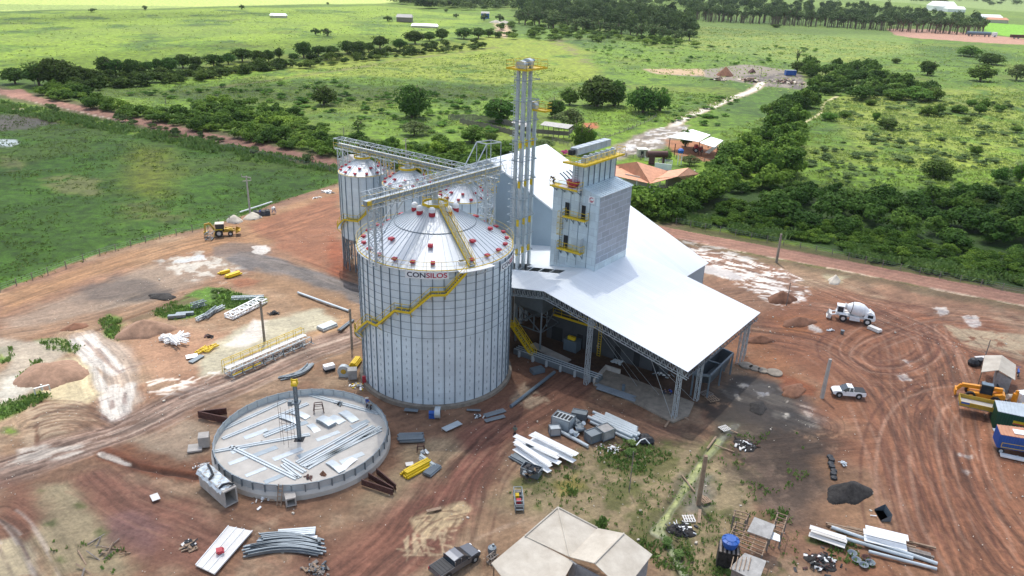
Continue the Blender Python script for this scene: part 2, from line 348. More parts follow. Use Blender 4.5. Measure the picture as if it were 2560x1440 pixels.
# -- green base, everywhere
n1 = fbm(GX, GY*.6, 60, 1, 5); n2 = fbm(GX, GY, 9, 2, 5, .6); n3 = fbm(GX, GY, 230, 3, 4); n4 = fbm(GX, GY, 2.2, 4, 3, .6)
gA, gB, gC_, gD = C(72, 108, 22), C(108, 142, 28), C(46, 80, 18), C(112, 124, 44)
a1 = smooth(.34, .66, n1*.55+n3*.45)[:, None]; col[:] = gA*(1-a1)+gB*a1
a2 = (smooth(.50, .68, n2)*.65)[:, None]; col[:] = col*(1-a2)+gC_*a2
a3 = (smooth(.55, .75, fbm(GX, GY, 32, 6, 5))*.55)[:, None]; col[:] = col*(1-a3)+gD*a3
col *= (.78+.44*n4)[:, None]; wet[:] = 0.05
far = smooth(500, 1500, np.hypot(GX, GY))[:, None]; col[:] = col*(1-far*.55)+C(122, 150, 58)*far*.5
def vis(px0, py0, px1, py1): return [(px0, py0), (px1, py0), (px1, py1), (px0, py1)]
# pale fields at the horizon, far meadows
patch([(-400, 30), (0, 27), (300, 22), (700, 12), (960, 8), (1150, -25), (-400, -60)], C(178, 196, 122, .7), 8, 10, 60)
patch([(-100, 25), (300, 22), (500, 17), (300, 13), (-100, 10)], C(120, 150, 92), 5, 10, 60, op=.6)
patch([(2100, -5), (2560, 30), (2800, 60), (2800, 20), (2200, -30)], C(140, 165, 110), 5, 4, 40, op=.8)
patch([(-100, 30), (950, 14), (1200, 40), (1190, 90), (700, 130), (200, 180), (-100, 190)], C(140, 168, 46, .66), 10, 20, 60, op=.72, thr=.42)
patch([(-100, 80), (500, 60), (900, 50), (600, 90), (0, 110)], C(126, 152, 56), 8, 16, 60, op=.7, thr=.5)
patch([(900, 120), (1250, 90), (1450, 110), (1500, 200), (1250, 210), (900, 190), (500, 200), (400, 170)], C(146, 160, 58, .66), 6, 12, 30, op=.7, thr=.38)
patch([(200, 225), (600, 215), (1250, 218), (1260, 240), (900, 250), (200, 240)], C(78, 98, 38), 5, 8, 22, op=.7, thr=.36)
patch([(1700, 50), (2250, 75), (2300, 130), (2000, 160), (1700, 110)], C(118, 146, 72), 5, 6, 40, op=.75)
patch([(2050, 240), (2560, 210), (2560, 420), (2150, 420)], C(150, 162, 74), 5, 6, 18, op=.6, thr=.42)
for i in range(16):       # furrow rows in the far right field
    y0 = 62+i*6.4; stroke([(1700-i*3, y0-4), (1950, y0+6), (2250, y0+26)], 2.4, C(98, 120, 62), soft=1.6, op=.55, rag=2.2, brk=.42, nsc=16)
patch([(1700, 60), (2300, 110), (2100, 165), (1700, 120)], C(150, 160, 70), 5, 6, 14, op=.5, thr=.52)
patch([(2440, 55), (2560, 62), (2700, 100), (2560, 96), (2470, 82)], C(130, 190, 50), 4, 4, 20, op=.9)
# ploughed far field, red
patch([(2215, 71), (2330, 73), (2480, 88), (2560, 96), (2700, 106), (2700, 124), (2560, 112), (2420, 104), (2290, 95), (2240, 88)], C(190, 146, 122), 1.5, 2, 12, k=2, streak=None)
# charcoal yard and tracks in the middle distance
patch([(1610, 172), (1760, 172), (1860, 160), (1960, 172), (2010, 190), (2015, 222), (1900, 215), (1850, 205), (1750, 190), (1640, 184)], C(148, 138, 124), 2, 3, 9, k=0)
patch([(1600, 172), (1760, 170), (1760, 188), (1650, 184)], C(196, 168, 132), 1, 2, 9, k=0)
patch([(1840, 190), (2000, 178), (2015, 222), (1890, 214)], C(92, 86, 84), 1, 3, 6, op=.8, thr=.45)
WT = [(1905, 205), (1888, 222), (1855, 236), (1830, 244), (1790, 262), (1740, 283), (1705, 298), (1670, 330), (1600, 360), (1560, 378), (1500, 395)]
stroke(curve(WT[:8]), 5.2, C(176, 160, 132), soft=1, rag=1.4, world=True, k=5)
stroke(curve(WT[:8]), 3.4, C(224, 214, 196), soft=.6, rag=.7, world=True, wt=.3)
patch([(1640, 320), (1720, 312), (1700, 345), (1660, 372), (1600, 385), (1540, 400), (1520, 380), (1560, 355), (1600, 335)], C(150, 138, 122), 1.5, 2, 5, k=0)
patch([(1640, 320), (1720, 312), (1700, 345), (1640, 372), (1540, 395), (1560, 365)], C(218, 212, 204), 1, 2, 3, streak=(.5, 3, 1.4, .55), wt=.7)
patch([(1640, 320), (1720, 312), (1700, 345), (1640, 372), (1540, 395)], C(100, 94, 90), 1, 2, 3, streak=(.5, 3, 1.4, .62), op=.7)
stroke(curve([(2095, 240), (2060, 258), (2055, 275), (2040, 290), (2000, 310)]), 1.4, C(206, 196, 150), soft=.5, rag=.5, world=True)
stroke(curve([(1790, 500), (1760, 520), (1730, 540), (1700, 556), (1660, 566)]), 2.6, C(150, 128, 98), soft=.8, rag=1, world=True)
patch([(1270, 62), (1235, 58), (1245, 85), (1262, 95), (1275, 80)], C(204, 176, 144), 3, 3, 10)
patch([(1370, 100), (1400, 98), (1480, 155), (1510, 178), (1490, 178), (1450, 150)], C(132, 118, 84), 3, 6, 12, op=.7, thr=.45)
stroke([(560, 215), (760, 190), (1000, 150), (1240, 118)], 4, C(120, 116, 70), soft=2, op=.7, rag=3, nsc=14)
patch([(1650, 540), (1700, 520), (1830, 460), (2100, 470), (2560, 480), (2900, 560), (2900, 830), (2560, 735), (2200, 655), (1950, 600), (1720, 560)], C(46, 78, 20), 4, 5, 9, op=.9)
# house yard, corral yard
patch([(1530, 440), (1740, 470), (1740, 500), (1650, 520), (1560, 510)], C(88, 120, 46), 1, 1, 4)
patch([(1660, 350), (1790, 350), (1810, 400), (1700, 400)], C(172, 118, 82), 1, 1.5, 4)
patch([(1130, 300), (1290, 320), (1430, 350), (1500, 400), (1340, 400)], C(112, 132, 50), 2, 3, 6, op=.8)
patch([(1460, 308), (1490, 306), (1495, 322), (1465, 322)], C(186, 112, 74), 1, 1, 4)
# near left pasture (darker green grass)
PL = [(-300, 268), (0, 276), (150, 305), (420, 352), (600, 395), (850, 428), (870, 455), (780, 480), (700, 505), (600, 545), (400, 598), (250, 640), (120, 685), (0, 728), (-300, 830)]
patch(PL, C(66, 102, 22, .88), 2, .8, 5, k=1)
P_ = W(PL); idx = bbox(P_, 0); idx = idx[inside(GX[idx], GY[idx], P_)]; x, y = GX[idx], GY[idx]
q = fbm(x, y*.8, 16, 40, 5, .6); col[idx] *= (.62+.8*q)[:, None]; q = smooth(.5, .68, fbm(x, y, 26, 41, 4)); col[idx] = col[idx]*(1-q[:, None]*.5)+C(92, 112, 40)*q[:, None]*.5
patch([(290, 420), (330, 360), (420, 370), (470, 420), (400, 490), (300, 480)], C(112, 122, 36, .8), 6, 7, 14, op=.85)
patch([(110, 445), (170, 432), (250, 455), (240, 485), (140, 480)], C(146, 146, 100), 2, 3, 5, op=.75, thr=.38)
patch([(290, 510), (380, 495), (480, 540), (420, 560), (310, 540)], C(120, 124, 78), 3, 3, 6, op=.6, thr=.4)
patch([(0, 390), (50, 395), (70, 415), (20, 430)], C(140, 140, 96), 2, 3, 5, op=.7, thr=.4)
patch([(-20, 325), (140, 300), (160, 285), (0, 295)], C(92, 82, 60), 3, 3, 9, op=.8)
patch([(-100, 285), (60, 285), (140, 306), (90, 318), (-100, 335)], C(104, 92, 74), 1, 2, 7, op=.8, wt=.4)
patch([(-60, 348), (36, 346), (52, 357), (24, 366), (-60, 364)], C(190, 200, 214), .4, .8, 3, wt=1)
patch([(0, 262), (40, 266), (72, 274), (20, 272)], C(190, 160, 136), .3, .6, 3, wt=.8)
# ---- the building site ---------------------------------------------------
SITE = [(-500, 900), (0, 724), (120, 681), (250, 634), (400, 592), (520, 566), (600, 541), (700, 501), (800, 471), (860, 452), (1240, 500), (1640, 582), (1900, 640), (2200, 696), (2560, 766), (3300, 930), (3400, 3000), (-600, 3000)]
W3 = W(SITE[:-2]); W3 = np.vstack([W3, [[400, 10], [-400, 10]]])
d0 = C(160, 130, 104); patch(W3, d0, .5, .8, 3, world=True, k=0, wt=.1)
idx = np.nonzero(inside(GX, GY, W3))[0]; x, y = GX[idx], GY[idx]
q = smooth(.38, .62, fbm(x, y, 17, 50, 5, .55))[:, None]; col[idx] = col[idx]*(1-q*.55)+C(142, 98, 78)*q*.55
q = (smooth(.52, .66, fbm(x, y, 7, 52, 5, .6))*.5)[:, None]; col[idx] = col[idx]*(1-q)+C(182, 158, 132)*q
ca, sa = math.cos(.5), math.sin(.5); st = fbm((x*ca+y*sa)/5, -x*sa+y*ca+(fbm(x, y, 12, 55)-.5)*4, .8, 53, 3); col[idx] *= (.78+.44*st)[:, None]
col[idx] *= (.82+.36*fbm(x, y, .9, 54, 3, .6))[:, None]
hgt[idx] += (fbm(x, y, 6, 56, 4)-.5)*.3+(st-.5)*.16+(fbm(x, y, .8, 57, 2)-.5)*.07
RB, OR, DK, WHT, PK, TAN, GRY, OLV = C(138, 98, 76), C(166, 126, 90), C(98, 84, 76), C(224, 214, 204, .62), C(172, 146, 134), C(200, 182, 146), C(140, 130, 124), C(150, 142, 104)
# left, upper
patch([(0, 735), (250, 650), (520, 572), (620, 548), (850, 470), (860, 540), (640, 615), (480, 632), (300, 672), (120, 735), (0, 790)], OR, 1.5, 2, 6, op=.75)
patch([(620, 560), (850, 480), (850, 690), (760, 650), (690, 610)], C(150, 98, 72), 1.5, 2, 6, op=.85)
patch([(820, 590), (860, 600), (870, 700), (830, 690)], C(150, 80, 50), 1, 1, 3, op=.7)
for i, a in enumerate(((560, 610, 850, 515), (600, 600, 840, 560), (640, 590, 845, 600))): stroke(curve([(a[0], a[1]), ((a[0]+a[2])/2, (a[1]+a[3])/2-8+8*i), (a[2], a[3])]), .5, C(110, 70, 52), op=.5, rag=.3, world=True, dz=-.05)
patch([(0, 800), (100, 770), (300, 690), (420, 650), (560, 640), (600, 655), (540, 690), (420, 745), (240, 790), (100, 830), (0, 850)], C(160, 144, 130), 2, 3, 6, op=.7)
patch([(0, 830), (200, 790), (400, 745), (520, 700), (640, 690), (620, 715), (480, 725), (380, 770), (200, 820), (0, 870)], C(150, 116, 90), 1, 2, 5, op=.7)
patch([(410, 650), (490, 632), (560, 640), (620, 668), (560, 700), (470, 700), (430, 680)], C(198, 190, 180), 1, 3, 3, thr=.5, wt=.4)
patch([(200, 720), (280, 695), (350, 690), (400, 710), (360, 735), (260, 760), (220, 750)], C(104, 94, 90), 2, 3, 3, op=.8)
patch([(300, 750), (360, 730), (420, 722), (445, 732), (400, 745), (330, 755)], C(72, 68, 68), 1, 1, 3, op=.8)
GR = [(560, 645), (600, 628), (640, 628), (700, 645), (800, 680), (900, 712), (1000, 745), (1000, 800), (890, 755), (780, 722), (680, 690), (600, 668)]
patch(GR, C(112, 106, 106), .7, .8, 3, k=3); patch(GR, C(134, 124, 120), 1, 1, 3, streak=(-.55, 5, 1, .5), op=.6)
patch([(520, 615), (580, 608), (640, 612), (680, 630), (620, 640), (540, 636)], C(116, 106, 102), 1, 2, 4, op=.7)
patch([(630, 616), (665, 612), (672, 625), (655, 634), (632, 630)], WHT, .3, .8, 1.5, wt=1)
patch([(440, 652), (500, 638), (522, 646), (470, 655)], C(206, 208, 214), .4, 1, 2, wt=.9, thr=.4)
patch([(640, 672), (700, 684), (860, 740), (890, 770), (840, 790), (740, 760), (680, 720), (600, 705)], C(150, 118, 90), 1, 2, 4, op=.8)
patch([(570, 700), (620, 690), (650, 700), (600, 720)], C(160, 96, 66), .6, 1, 3, op=.6)
# grass in the left of the site
GRN = C(84, 122, 40)
for p in ([(385, 775), (450, 745), (520, 715), (560, 722), (600, 735), (665, 742), (660, 762), (560, 770), (520, 782), (430, 800), (392, 792)], [(248, 800), (275, 785), (300, 800), (300, 850), (262, 838)],
          [(90, 850), (150, 845), (200, 862), (195, 880), (120, 872)], [(40, 945), (90, 900), (112, 893), (90, 930), (60, 965)], [(-20, 1010), (80, 985), (130, 965), (140, 985), (90, 1010), (20, 1045), (-20, 1060)],
          [(-10, 870), (28, 865), (30, 900), (-10, 910)], [(0, 1065), (35, 1062), (40, 1080), (0, 1082)]):
    patch(p, GRN, .6, 1.2, 2.5)
patch([(320, 800), (400, 770), (480, 740), (500, 745), (420, 778), (330, 812)], C(110, 92, 66), .5, .5, 2, op=.8)
stroke([(215, 835), (330, 790), (470, 740)], .9, C(96, 68, 46), op=.8, rag=.3, dz=-.15)
# milky mud
MUD = [(165, 838), (225, 826), (262, 848), (330, 872), (345, 930), (352, 1000), (318, 1040), (262, 1046), (245, 1020), (262, 970), (240, 920), (195, 880)]
patch(MUD, C(186, 166, 150, .6), .8, 1.6, 4, wt=.35)
for p in ([(200, 842), (240, 900), (285, 930)], [(222, 838), (265, 880), (305, 925)], [(262, 985), (268, 1040)], [(285, 965), (292, 1040)], [(325, 960), (318, 1020)], [(300, 975), (305, 1030)], [(180, 850), (235, 930), (262, 990)]):
    stroke(curve(p), 1.2, WHT, soft=.3, rag=.35, world=True, wt=.9, dz=-.05)
for p in ([(212, 850), (262, 900), (300, 930)], [(245, 870), (280, 915)], [(280, 1000), (283, 1045)], [(312, 980), (308, 1040)], [(300, 925), (350, 910), (380, 900)]): stroke(curve(p), .55, C(150, 128, 116), soft=.2, rag=.25, world=True, op=.9, dz=.05)
patch([(250, 1035), (300, 1010), (330, 1025), (310, 1050), (270, 1055)], WHT, .5, 1, 2, wt=1)
patch([(0, 850), (130, 845), (170, 868), (130, 905), (60, 930), (0, 960)], C(188, 178, 164), 1, 2, 4, op=.8)
patch([(0, 960), (40, 935), (90, 965), (60, 985), (0, 1010)], C(204, 200, 190), 1, 1.5, 3, op=.9, wt=.3)
patch([(150, 900), (195, 895), (240, 940), (262, 985), (220, 1010), (140, 1000), (110, 975)], C(208, 192, 156), 1, 1.6, 4, wt=.35)
patch([(80, 1010), (200, 1000), (255, 1040), (262, 1070), (150, 1110), (60, 1140), (80, 1080)], C(188, 166, 142), 1, 2, 3, op=.8)
for i in range(13):
    q = i/12; stroke(curve([(262+2*i, 1040+2.5*i), (200-6*i, 1005+7.5*i), (120-3*i, 1000+10.5*i), (78+2*i, 1012+11*i)]), .42, C(122, 88, 68), soft=.16, rag=.2, op=.8, world=True, dz=-.06, brk=.3)
patch([(330, 830), (440, 810), (560, 830), (640, 800), (560, 880), (500, 930), (400, 960), (350, 930), (340, 870)], C(178, 138, 112), 1.5, 2, 5, op=.8)
patch([(480, 900), (560, 850), (640, 800), (700, 785), (790, 775), (840, 800), (760, 835), (640, 880), (560, 935), (500, 940)], C(184, 176, 152), 1, 1.8, 4, wt=.4)
patch([(560, 862), (600, 838), (632, 795), (658, 800), (655, 838), (620, 862)], WHT, .6, 1, 2.5, wt=.7)
patch([(780, 830), (850, 790), (880, 790), (870, 830), (760, 850)], C(200, 160, 120), 1, 1.5, 3, op=.7)
for i in range(34):
    r_ = random.Random(i); cx, cy = r_.uniform(385, 540), r_.uniform(945, 992); cy -= (cx-385)*.1; a = r_.uniform(-.9, .3); l = r_.uniform(8, 28)
    stroke([(cx-l*math.cos(a), cy-l*math.sin(a)*.6), (cx+l*math.cos(a), cy+l*math.sin(a)*.6)], r_.uniform(.25, .6), C(222, 208, 198, .85), soft=.15, rag=.15, wt=.5, op=.9)
# the haul track across the left
TR = [(-60, 1195), (120, 1135), (300, 1075), (450, 1005), (600, 945), (760, 880), (880, 838)]
stroke(curve(TR), 5.8, C(172, 146, 132), soft=1.2, rag=1.2, world=True)
for o_, wd, c, op in ((-2.0, .5, C(104, 82, 72), .8), (-1.2, .35, C(120, 94, 82), .6), (.2, .6, C(196, 178, 166), .6), (.9, .35, C(104, 82, 72), .7), (1.9, .5, C(112, 86, 74), .8), (2.6, .4, C(128, 98, 82), .6), (-2.9, .5, C(124, 96, 80), .6)):
    c0 = curve(TR); t_ = np.gradient(c0, axis=0); t_ /= np.linalg.norm(t_, axis=1)[:, None]; stroke(c0+np.stack([-t_[:, 1], t_[:, 0]], 1)*o_, wd, c, soft=.15, rag=.3, op=op, world=True, dz=-.07, brk=.25)
tracks(TR, 9, 2.6, [C(110, 84, 72), C(190, 170, 156), C(126, 98, 84)], op=.6, seed=3)
patch([(240, 1085), (350, 1045), (300, 1090), (200, 1120)], C(120, 92, 76), 1, 1, 2, streak=(.45, 5, .6, .5), op=.8)
patch([(60, 1110), (190, 1110), (230, 1135), (120, 1150), (20, 1160)], C(204, 190, 178), .5, 1, 2, streak=(.5, 5, .7, .5), wt=.5)
patch([(330, 1100), (480, 1050), (520, 1070), (500, 1130), (430, 1150), (350, 1130)], C(190, 170, 148), 1.5, 2, 3, op=.7)
# trench with red spoil
patch([(262, 1128), (330, 1105), (420, 1130), (480, 1165), (495, 1192), (400, 1186), (330, 1162)], C(134, 88, 62), .8, 1.2, 2, op=.85)
stroke(curve([(262, 1135), (310, 1150), (360, 1168), (420, 1180), (490, 1188)]), 2.2, C(128, 78, 54), soft=.5, rag=.7, world=True, dz=.12)
stroke(curve([(250, 1138), (300, 1150), (350, 1168), (430, 1182), (490, 1190)]), .7, C(84, 54, 40), soft=.3, rag=.25, world=True, dz=-.35)
stroke(curve([(250, 1133), (290, 1146), (320, 1158)]), .5, C(214, 200, 188), soft=.2, rag=.2, world=True, wt=1)
# lower left
patch([(100, 1210), (180, 1195), (215, 1230), (240, 1290), (300, 1350), (330, 1440), (130, 1440), (110, 1330), (90, 1250)], C(176, 162, 130), 1.2, 2, 4, op=.85)
patch([(190, 1190), (260, 1170), (420, 1220), (520, 1290), (600, 1340), (560, 1440), (400, 1440), (300, 1360), (240, 1290)], C(146, 100, 84), 1.5, 2, 5, op=.85)
patch([(0, 1200), (110, 1200), (130, 1290), (60, 1340), (0, 1330)], C(142, 96, 78), 2, 2, 4, op=.8)
patch([(250, 1280), (330, 1270), (420, 1310), (380, 1380), (280, 1350)], C(138, 104, 102), 1.5, 2, 4, op=.7)
patch([(0, 1350), (40, 1340), (95, 1400), (115, 1440), (0, 1440)], C(196, 178, 142), .6, 1.2, 3, wt=.9)
tracks([(0, 1280), (60, 1330), (130, 1440), (150, 1500)], 4, 1.0, [C(206, 190, 178), C(104, 78, 66)], seed=5, op=.8)
tracks([(240, 1180), (350, 1260), (520, 1330), (700, 1400)], 5, 3.5, [C(112, 74, 60), C(164, 124, 104)], seed=6, op=.5)
for p in ((130, 1310), (195, 1262), (150, 1400), (252, 1328), (100, 1222)): patch([(p[0]-14, p[1]), (p[0], p[1]-9), (p[0]+16, p[1]+2), (p[0], p[1]+9)], C(92, 104, 50), .4, .6, 1.5, op=.8)
# main red track through the centre foreground
T2 = [(820, 1500), (1000, 1360), (1090, 1240), (1170, 1130), (1270, 1050), (1380, 985), (1440, 945)]
stroke(curve(T2), 7.5, C(142, 98, 82), soft=1.6, rag=1.4, world=True)
stroke(curve([(1080, 1330), (1150, 1220), (1180, 1150), (1200, 1100)]), 5, C(138, 92, 78), soft=1, rag=1, world=True, op=.8)
tracks(T2, 14, 2.2, [C(104, 66, 56), C(128, 84, 68), C(166, 124, 104)], seed=8, op=.6)
tracks([(1130, 1440), (1160, 1300), (1200, 1180), (1290, 1080)], 6, 1.6, [C(104, 66, 56), C(166, 124, 104)], seed=9, op=.55)
patch([(760, 1340), (900, 1290), (1000, 1300), (960, 1440), (700, 1440)], C(144, 98, 80), 2, 2.5, 5, op=.7)
patch([(1030, 1110), (1130, 1080), (1160, 1110), (1100, 1190), (1000, 1240), (960, 1260), (900, 1250), (960, 1190)], C(178, 158, 128), 1.5, 2, 3, op=.75)
# tan churned puddle
patch([(1030, 1300), (1100, 1262), (1160, 1250), (1175, 1270), (1150, 1310), (1090, 1340), (1040, 1330)], C(206, 180, 142), .4, .8, 1.8, wt=.35)
for i in range(26):
    r_ = random.Random(i+50); cx, cy = r_.uniform(1010, 1120), r_.uniform(1325, 1390); a = r_.choice([1.45, 1.6, 1.2, .2, .5, -.2])+r_.uniform(-.2, .2); l = r_.uniform(10, 26)
    stroke([(cx-l*math.cos(a), cy-l*math.sin(a)), (cx+l*math.cos(a), cy+l*math.sin(a))], r_.uniform(.14, .34), C(208, 182, 148, .62), soft=.12, rag=.12, op=.9, wt=.3)
for i in range(22):
    r_ = random.Random(i+90); cx, cy = r_.uniform(1040, 1160), r_.uniform(1262, 1330); a = -.45+r_.uniform(-.5, .4); l = r_.uniform(6, 22)
    stroke([(cx-l*math.cos(a), cy-l*math.sin(a)), (cx+l*math.cos(a), cy+l*math.sin(a))], r_.uniform(.12, .28), C(140, 108, 84), soft=.1, rag=.12, op=.85, dz=.04)
stroke(curve([(1190, 1345), (1260, 1315), (1340, 1290)]), .5, C(188, 160, 136), rag=.3, world=True, op=.8)
# olive, weedy ground in front of the shed
patch([(1240, 1250), (1330, 1180), (1480, 1120), (1640, 1090), (1760, 1100), (1900, 1200), (1850, 1330), (1800, 1440), (1640, 1440), (1600, 1370), (1400, 1290)], C(168, 152, 118), 2, 2.5, 5, op=.85)
patch([(1480, 1110), (1600, 1090), (1680, 1105), (1700, 1180), (1620, 1200), (1560, 1230), (1540, 1180), (1490, 1150)], C(112, 112, 62), 1, 2, 2.5, op=.8, thr=.46)
for p, r_ in (((1600, 1120), 38), ((1555, 1160), 16), ((1425, 1210), 10), ((1520, 1210), 12), ((1590, 1210), 12), ((1480, 1300), 16), ((1540, 1330), 22), ((1600, 1350), 20), ((1720, 1360), 34), ((1690, 1340), 18), ((1830, 1410), 30), ((1950, 1285), 18), ((1930, 1130), 14), ((1850, 1130), 16), ((2120, 1340), 40), ((2060, 1350), 30), ((1900, 1250), 10), ((1660, 1100), 20)):
    patch([(p[0]-r_, p[1]), (p[0], p[1]-r_*.6), (p[0]+r_, p[1]), (p[0], p[1]+r_*.6)], C(80, 100, 42), .6, r_/22, 1.6, op=.85, thr=.38)
patch([(1260, 1230), (1480, 1110), (1700, 1090), (1820, 1150), (1780, 1300), (1620, 1400), (1400, 1290)], C(96, 106, 46), .8, 2, 3.5, op=.7, thr=.54)
patch([(1750, 1290), (1990, 1270), (2000, 1440), (1740, 1440)], C(92, 98, 48), .8, 2, 3, op=.7, thr=.54)
patch([(1820, 1080), (2000, 1080), (2020, 1200), (1860, 1260)], C(74, 84, 38), .6, 1.5, 2.2, op=.7, thr=.56)
patch([(1390, 1200), (1440, 1185), (1460, 1215), (1400, 1240)], C(164, 150, 76), .8, 1, 2, op=.7)
patch([(1700, 1180), (1780, 1190), (1760, 1260), (1700, 1270)], C(128, 126, 122), 1, 1.5, 3, op=.7, wt=.5)
patch([(1790, 1090), (1830, 1080), (1800, 1130), (1760, 1150), (1760, 1120)], C(140, 170, 72), .6, .8, 2, op=.8)
CHN = [(1845, 1055), (1815, 1082), (1790, 1110), (1762, 1145), (1735, 1185), (1705, 1230), (1675, 1275), (1648, 1318), (1668, 1350), (1690, 1395), (1720, 1450)]
stroke(curve(CHN), 2.0, C(112, 106, 74), soft=.6, rag=.5, world=True, dz=-.1)
stroke(curve(CHN[:8]), .85, C(174, 182, 146), soft=.25, rag=.2, world=True, wt=.8, dz=-.15)
stroke(curve(CHN[7:]), .6, C(158, 172, 156), soft=.2, rag=.2, world=True, wt=.8, dz=-.1)
patch([(1620, 1325), (1640, 1308), (1662, 1325), (1650, 1340)], C(178, 184, 156), .3, .4, 1, wt=.8)
patch([(1820, 1020), (1900, 1000), (1990, 1060), (1960, 1100), (1880, 1090), (1800, 1090), (1780, 1040)], C(118, 112, 96), 1, 2, 3, op=.8)
# wet black mud and white puddle stripes
BK = [(1800, 975), (1850, 945), (1930, 950), (1990, 990), (2060, 1030), (2040, 1070), (1960, 1060), (1880, 1040), (1830, 1010)]
patch(BK, C(48, 42, 40), 1, 1.6, 3, wt=.5); patch(BK, C(196, 184, 168), .8, 1.5, 2, streak=(-.62, 6, .8, .6), wt=.9)
patch([(1862, 960), (1905, 952), (1945, 975), (1910, 990), (1870, 980)], C(150, 148, 150), .4, .8, 1.5, wt=1)
patch([(1930, 1020), (1975, 1030), (1978, 1052), (1940, 1045)], C(226, 216, 200), .3, .6, 1.5, wt=.9)
patch([(1860, 1100), (1960, 1070), (2060, 1090), (2130, 1160), (2150, 1210), (2080, 1260), (2050, 1300), (1960, 1290), (1900, 1250), (1850, 1180)], C(112, 94, 82), 2, 3, 4, op=.9)
patch([(1880, 1060), (2050, 1050), (2160, 1110), (2130, 1200), (1950, 1190)], C(70, 56, 48), 2, 3, 2.5, op=.85, thr=.40)
patch([(1740, 1010), (1800, 950), (1900, 930), (2040, 990), (2080, 1060), (1960, 1090), (1840, 1070), (1760, 1060)], C(54, 45, 39), 2, 3, 3, op=.9, thr=.34, wt=.3)
patch([(1780, 1080), (1900, 1040), (2060, 1080), (2120, 1180), (2060, 1270), (1900, 1250), (1800, 1180)], C(74, 60, 50), 2, 3, 2, op=.6, thr=.46)
patch([(1440, 1060), (1600, 1085), (1740, 1060), (1760, 1100), (1600, 1120), (1440, 1090)], C(92, 74, 60), 1.5, 2, 3, op=.75, streak=(-.5, 4, 1, .42))
# right of the site
patch([(2020, 720), (2250, 760), (2560, 830), (2700, 1500), (2150, 1440), (2200, 1250), (2100, 1100), (2050, 980), (1900, 860), (1880, 800)], C(156, 102, 74), 3, 4, 7, op=.85)
patch([(2370, 815), (2470, 830), (2560, 835), (2640, 860), (2560, 890), (2480, 880), (2400, 850)], C(196, 176, 148), 1, 2.5, 3, op=.9, thr=.36)
patch([(1930, 790), (2050, 790), (2060, 830), (1960, 830)], C(172, 112, 72), 1.5, 1.5, 3, op=.8)
patch([(1790, 830), (1900, 830), (2020, 960), (1960, 960), (1820, 900)], C(170, 112, 76), 1.5, 1.5, 4, op=.7)
patch([(1930, 920), (2030, 960), (2040, 990), (1960, 975)], C(150, 84, 52), .8, 1, 2, op=.8)
patch([(2050, 1150), (2150, 1200), (2200, 1300), (2150, 1400), (2300, 1440), (2050, 1330)], C(164, 124, 94), 2, 2.5, 5, op=.7)
# white streaky puddles near the road
patch([(1690, 590), (1760, 600), (1800, 620), (1900, 650), (1980, 680), (2010, 720), (1960, 745), (1860, 700), (1780, 670), (1720, 650)], C(140, 104, 88), 1, 2, 3, op=.8)
for a0, th in ((-.35, .62), (-.9, .66), (.1, .68)):
    patch([(1700, 595), (1780, 605), (1900, 650), (2000, 690), (2030, 740), (1960, 770), (1860, 720), (1780, 680), (1730, 655)], C(222, 214, 208, .85), .5, 1, 1.6, streak=(a0, 4, .8, th), wt=.8)
patch([(1740, 660), (1800, 668), (1860, 690), (1850, 700), (1760, 680)], C(206, 196, 192), .4, .6, 1.6, wt=.8)
for p in ([(2335, 768), (2365, 766), (2375, 780), (2350, 788)], [(2405, 790), (2440, 788), (2455, 812), (2430, 820)], [(2240, 938), (2262, 936), (2272, 948), (2246, 952)], [(2258, 900), (2280, 902), (2275, 914)], [(2400, 1135), (2430, 1135), (2425, 1148)], [(2410, 1175), (2432, 1180), (2420, 1186)], [(2000, 800), (2035, 812), (2060, 830), (2040, 832)]):
    patch(p, C(216, 202, 190), .3, .7, .9, wt=.9)
patch([(2060, 680), (2130, 690), (2100, 705), (2060, 700)], C(190, 180, 150), .5, 1, 2, op=.8)
for tr_, n_, sp in (([(2050, 720), (2200, 780), (2330, 850), (2380, 1000), (2420, 1200), (2560, 1400)], 16, 3.5), ([(1880, 830), (2050, 860), (2200, 960), (2300, 1150), (2400, 1440)], 14, 2.5), ([(2560, 800), (2350, 790), (2200, 830), (2120, 880), (2180, 930), (2290, 930), (2360, 880), (2340, 810)], 12, 2.2), ([(2560, 1000), (2400, 960), (2300, 1000), (2280, 1100), (2330, 1300), (2430, 1440)], 12, 2.4), ([(1780, 760), (1900, 740), (2100, 760), (2300, 830), (2560, 900)], 10, 3), ([(2030, 700), (2150, 740), (2400, 790), (2600, 830)], 8, 1.5)):
    tracks(tr_, n_, sp, [C(104, 66, 54), C(120, 78, 62), C(182, 142, 120), C(96, 58, 48)], seed=n_*7+int(sp*10), op=.62, wd=.36)
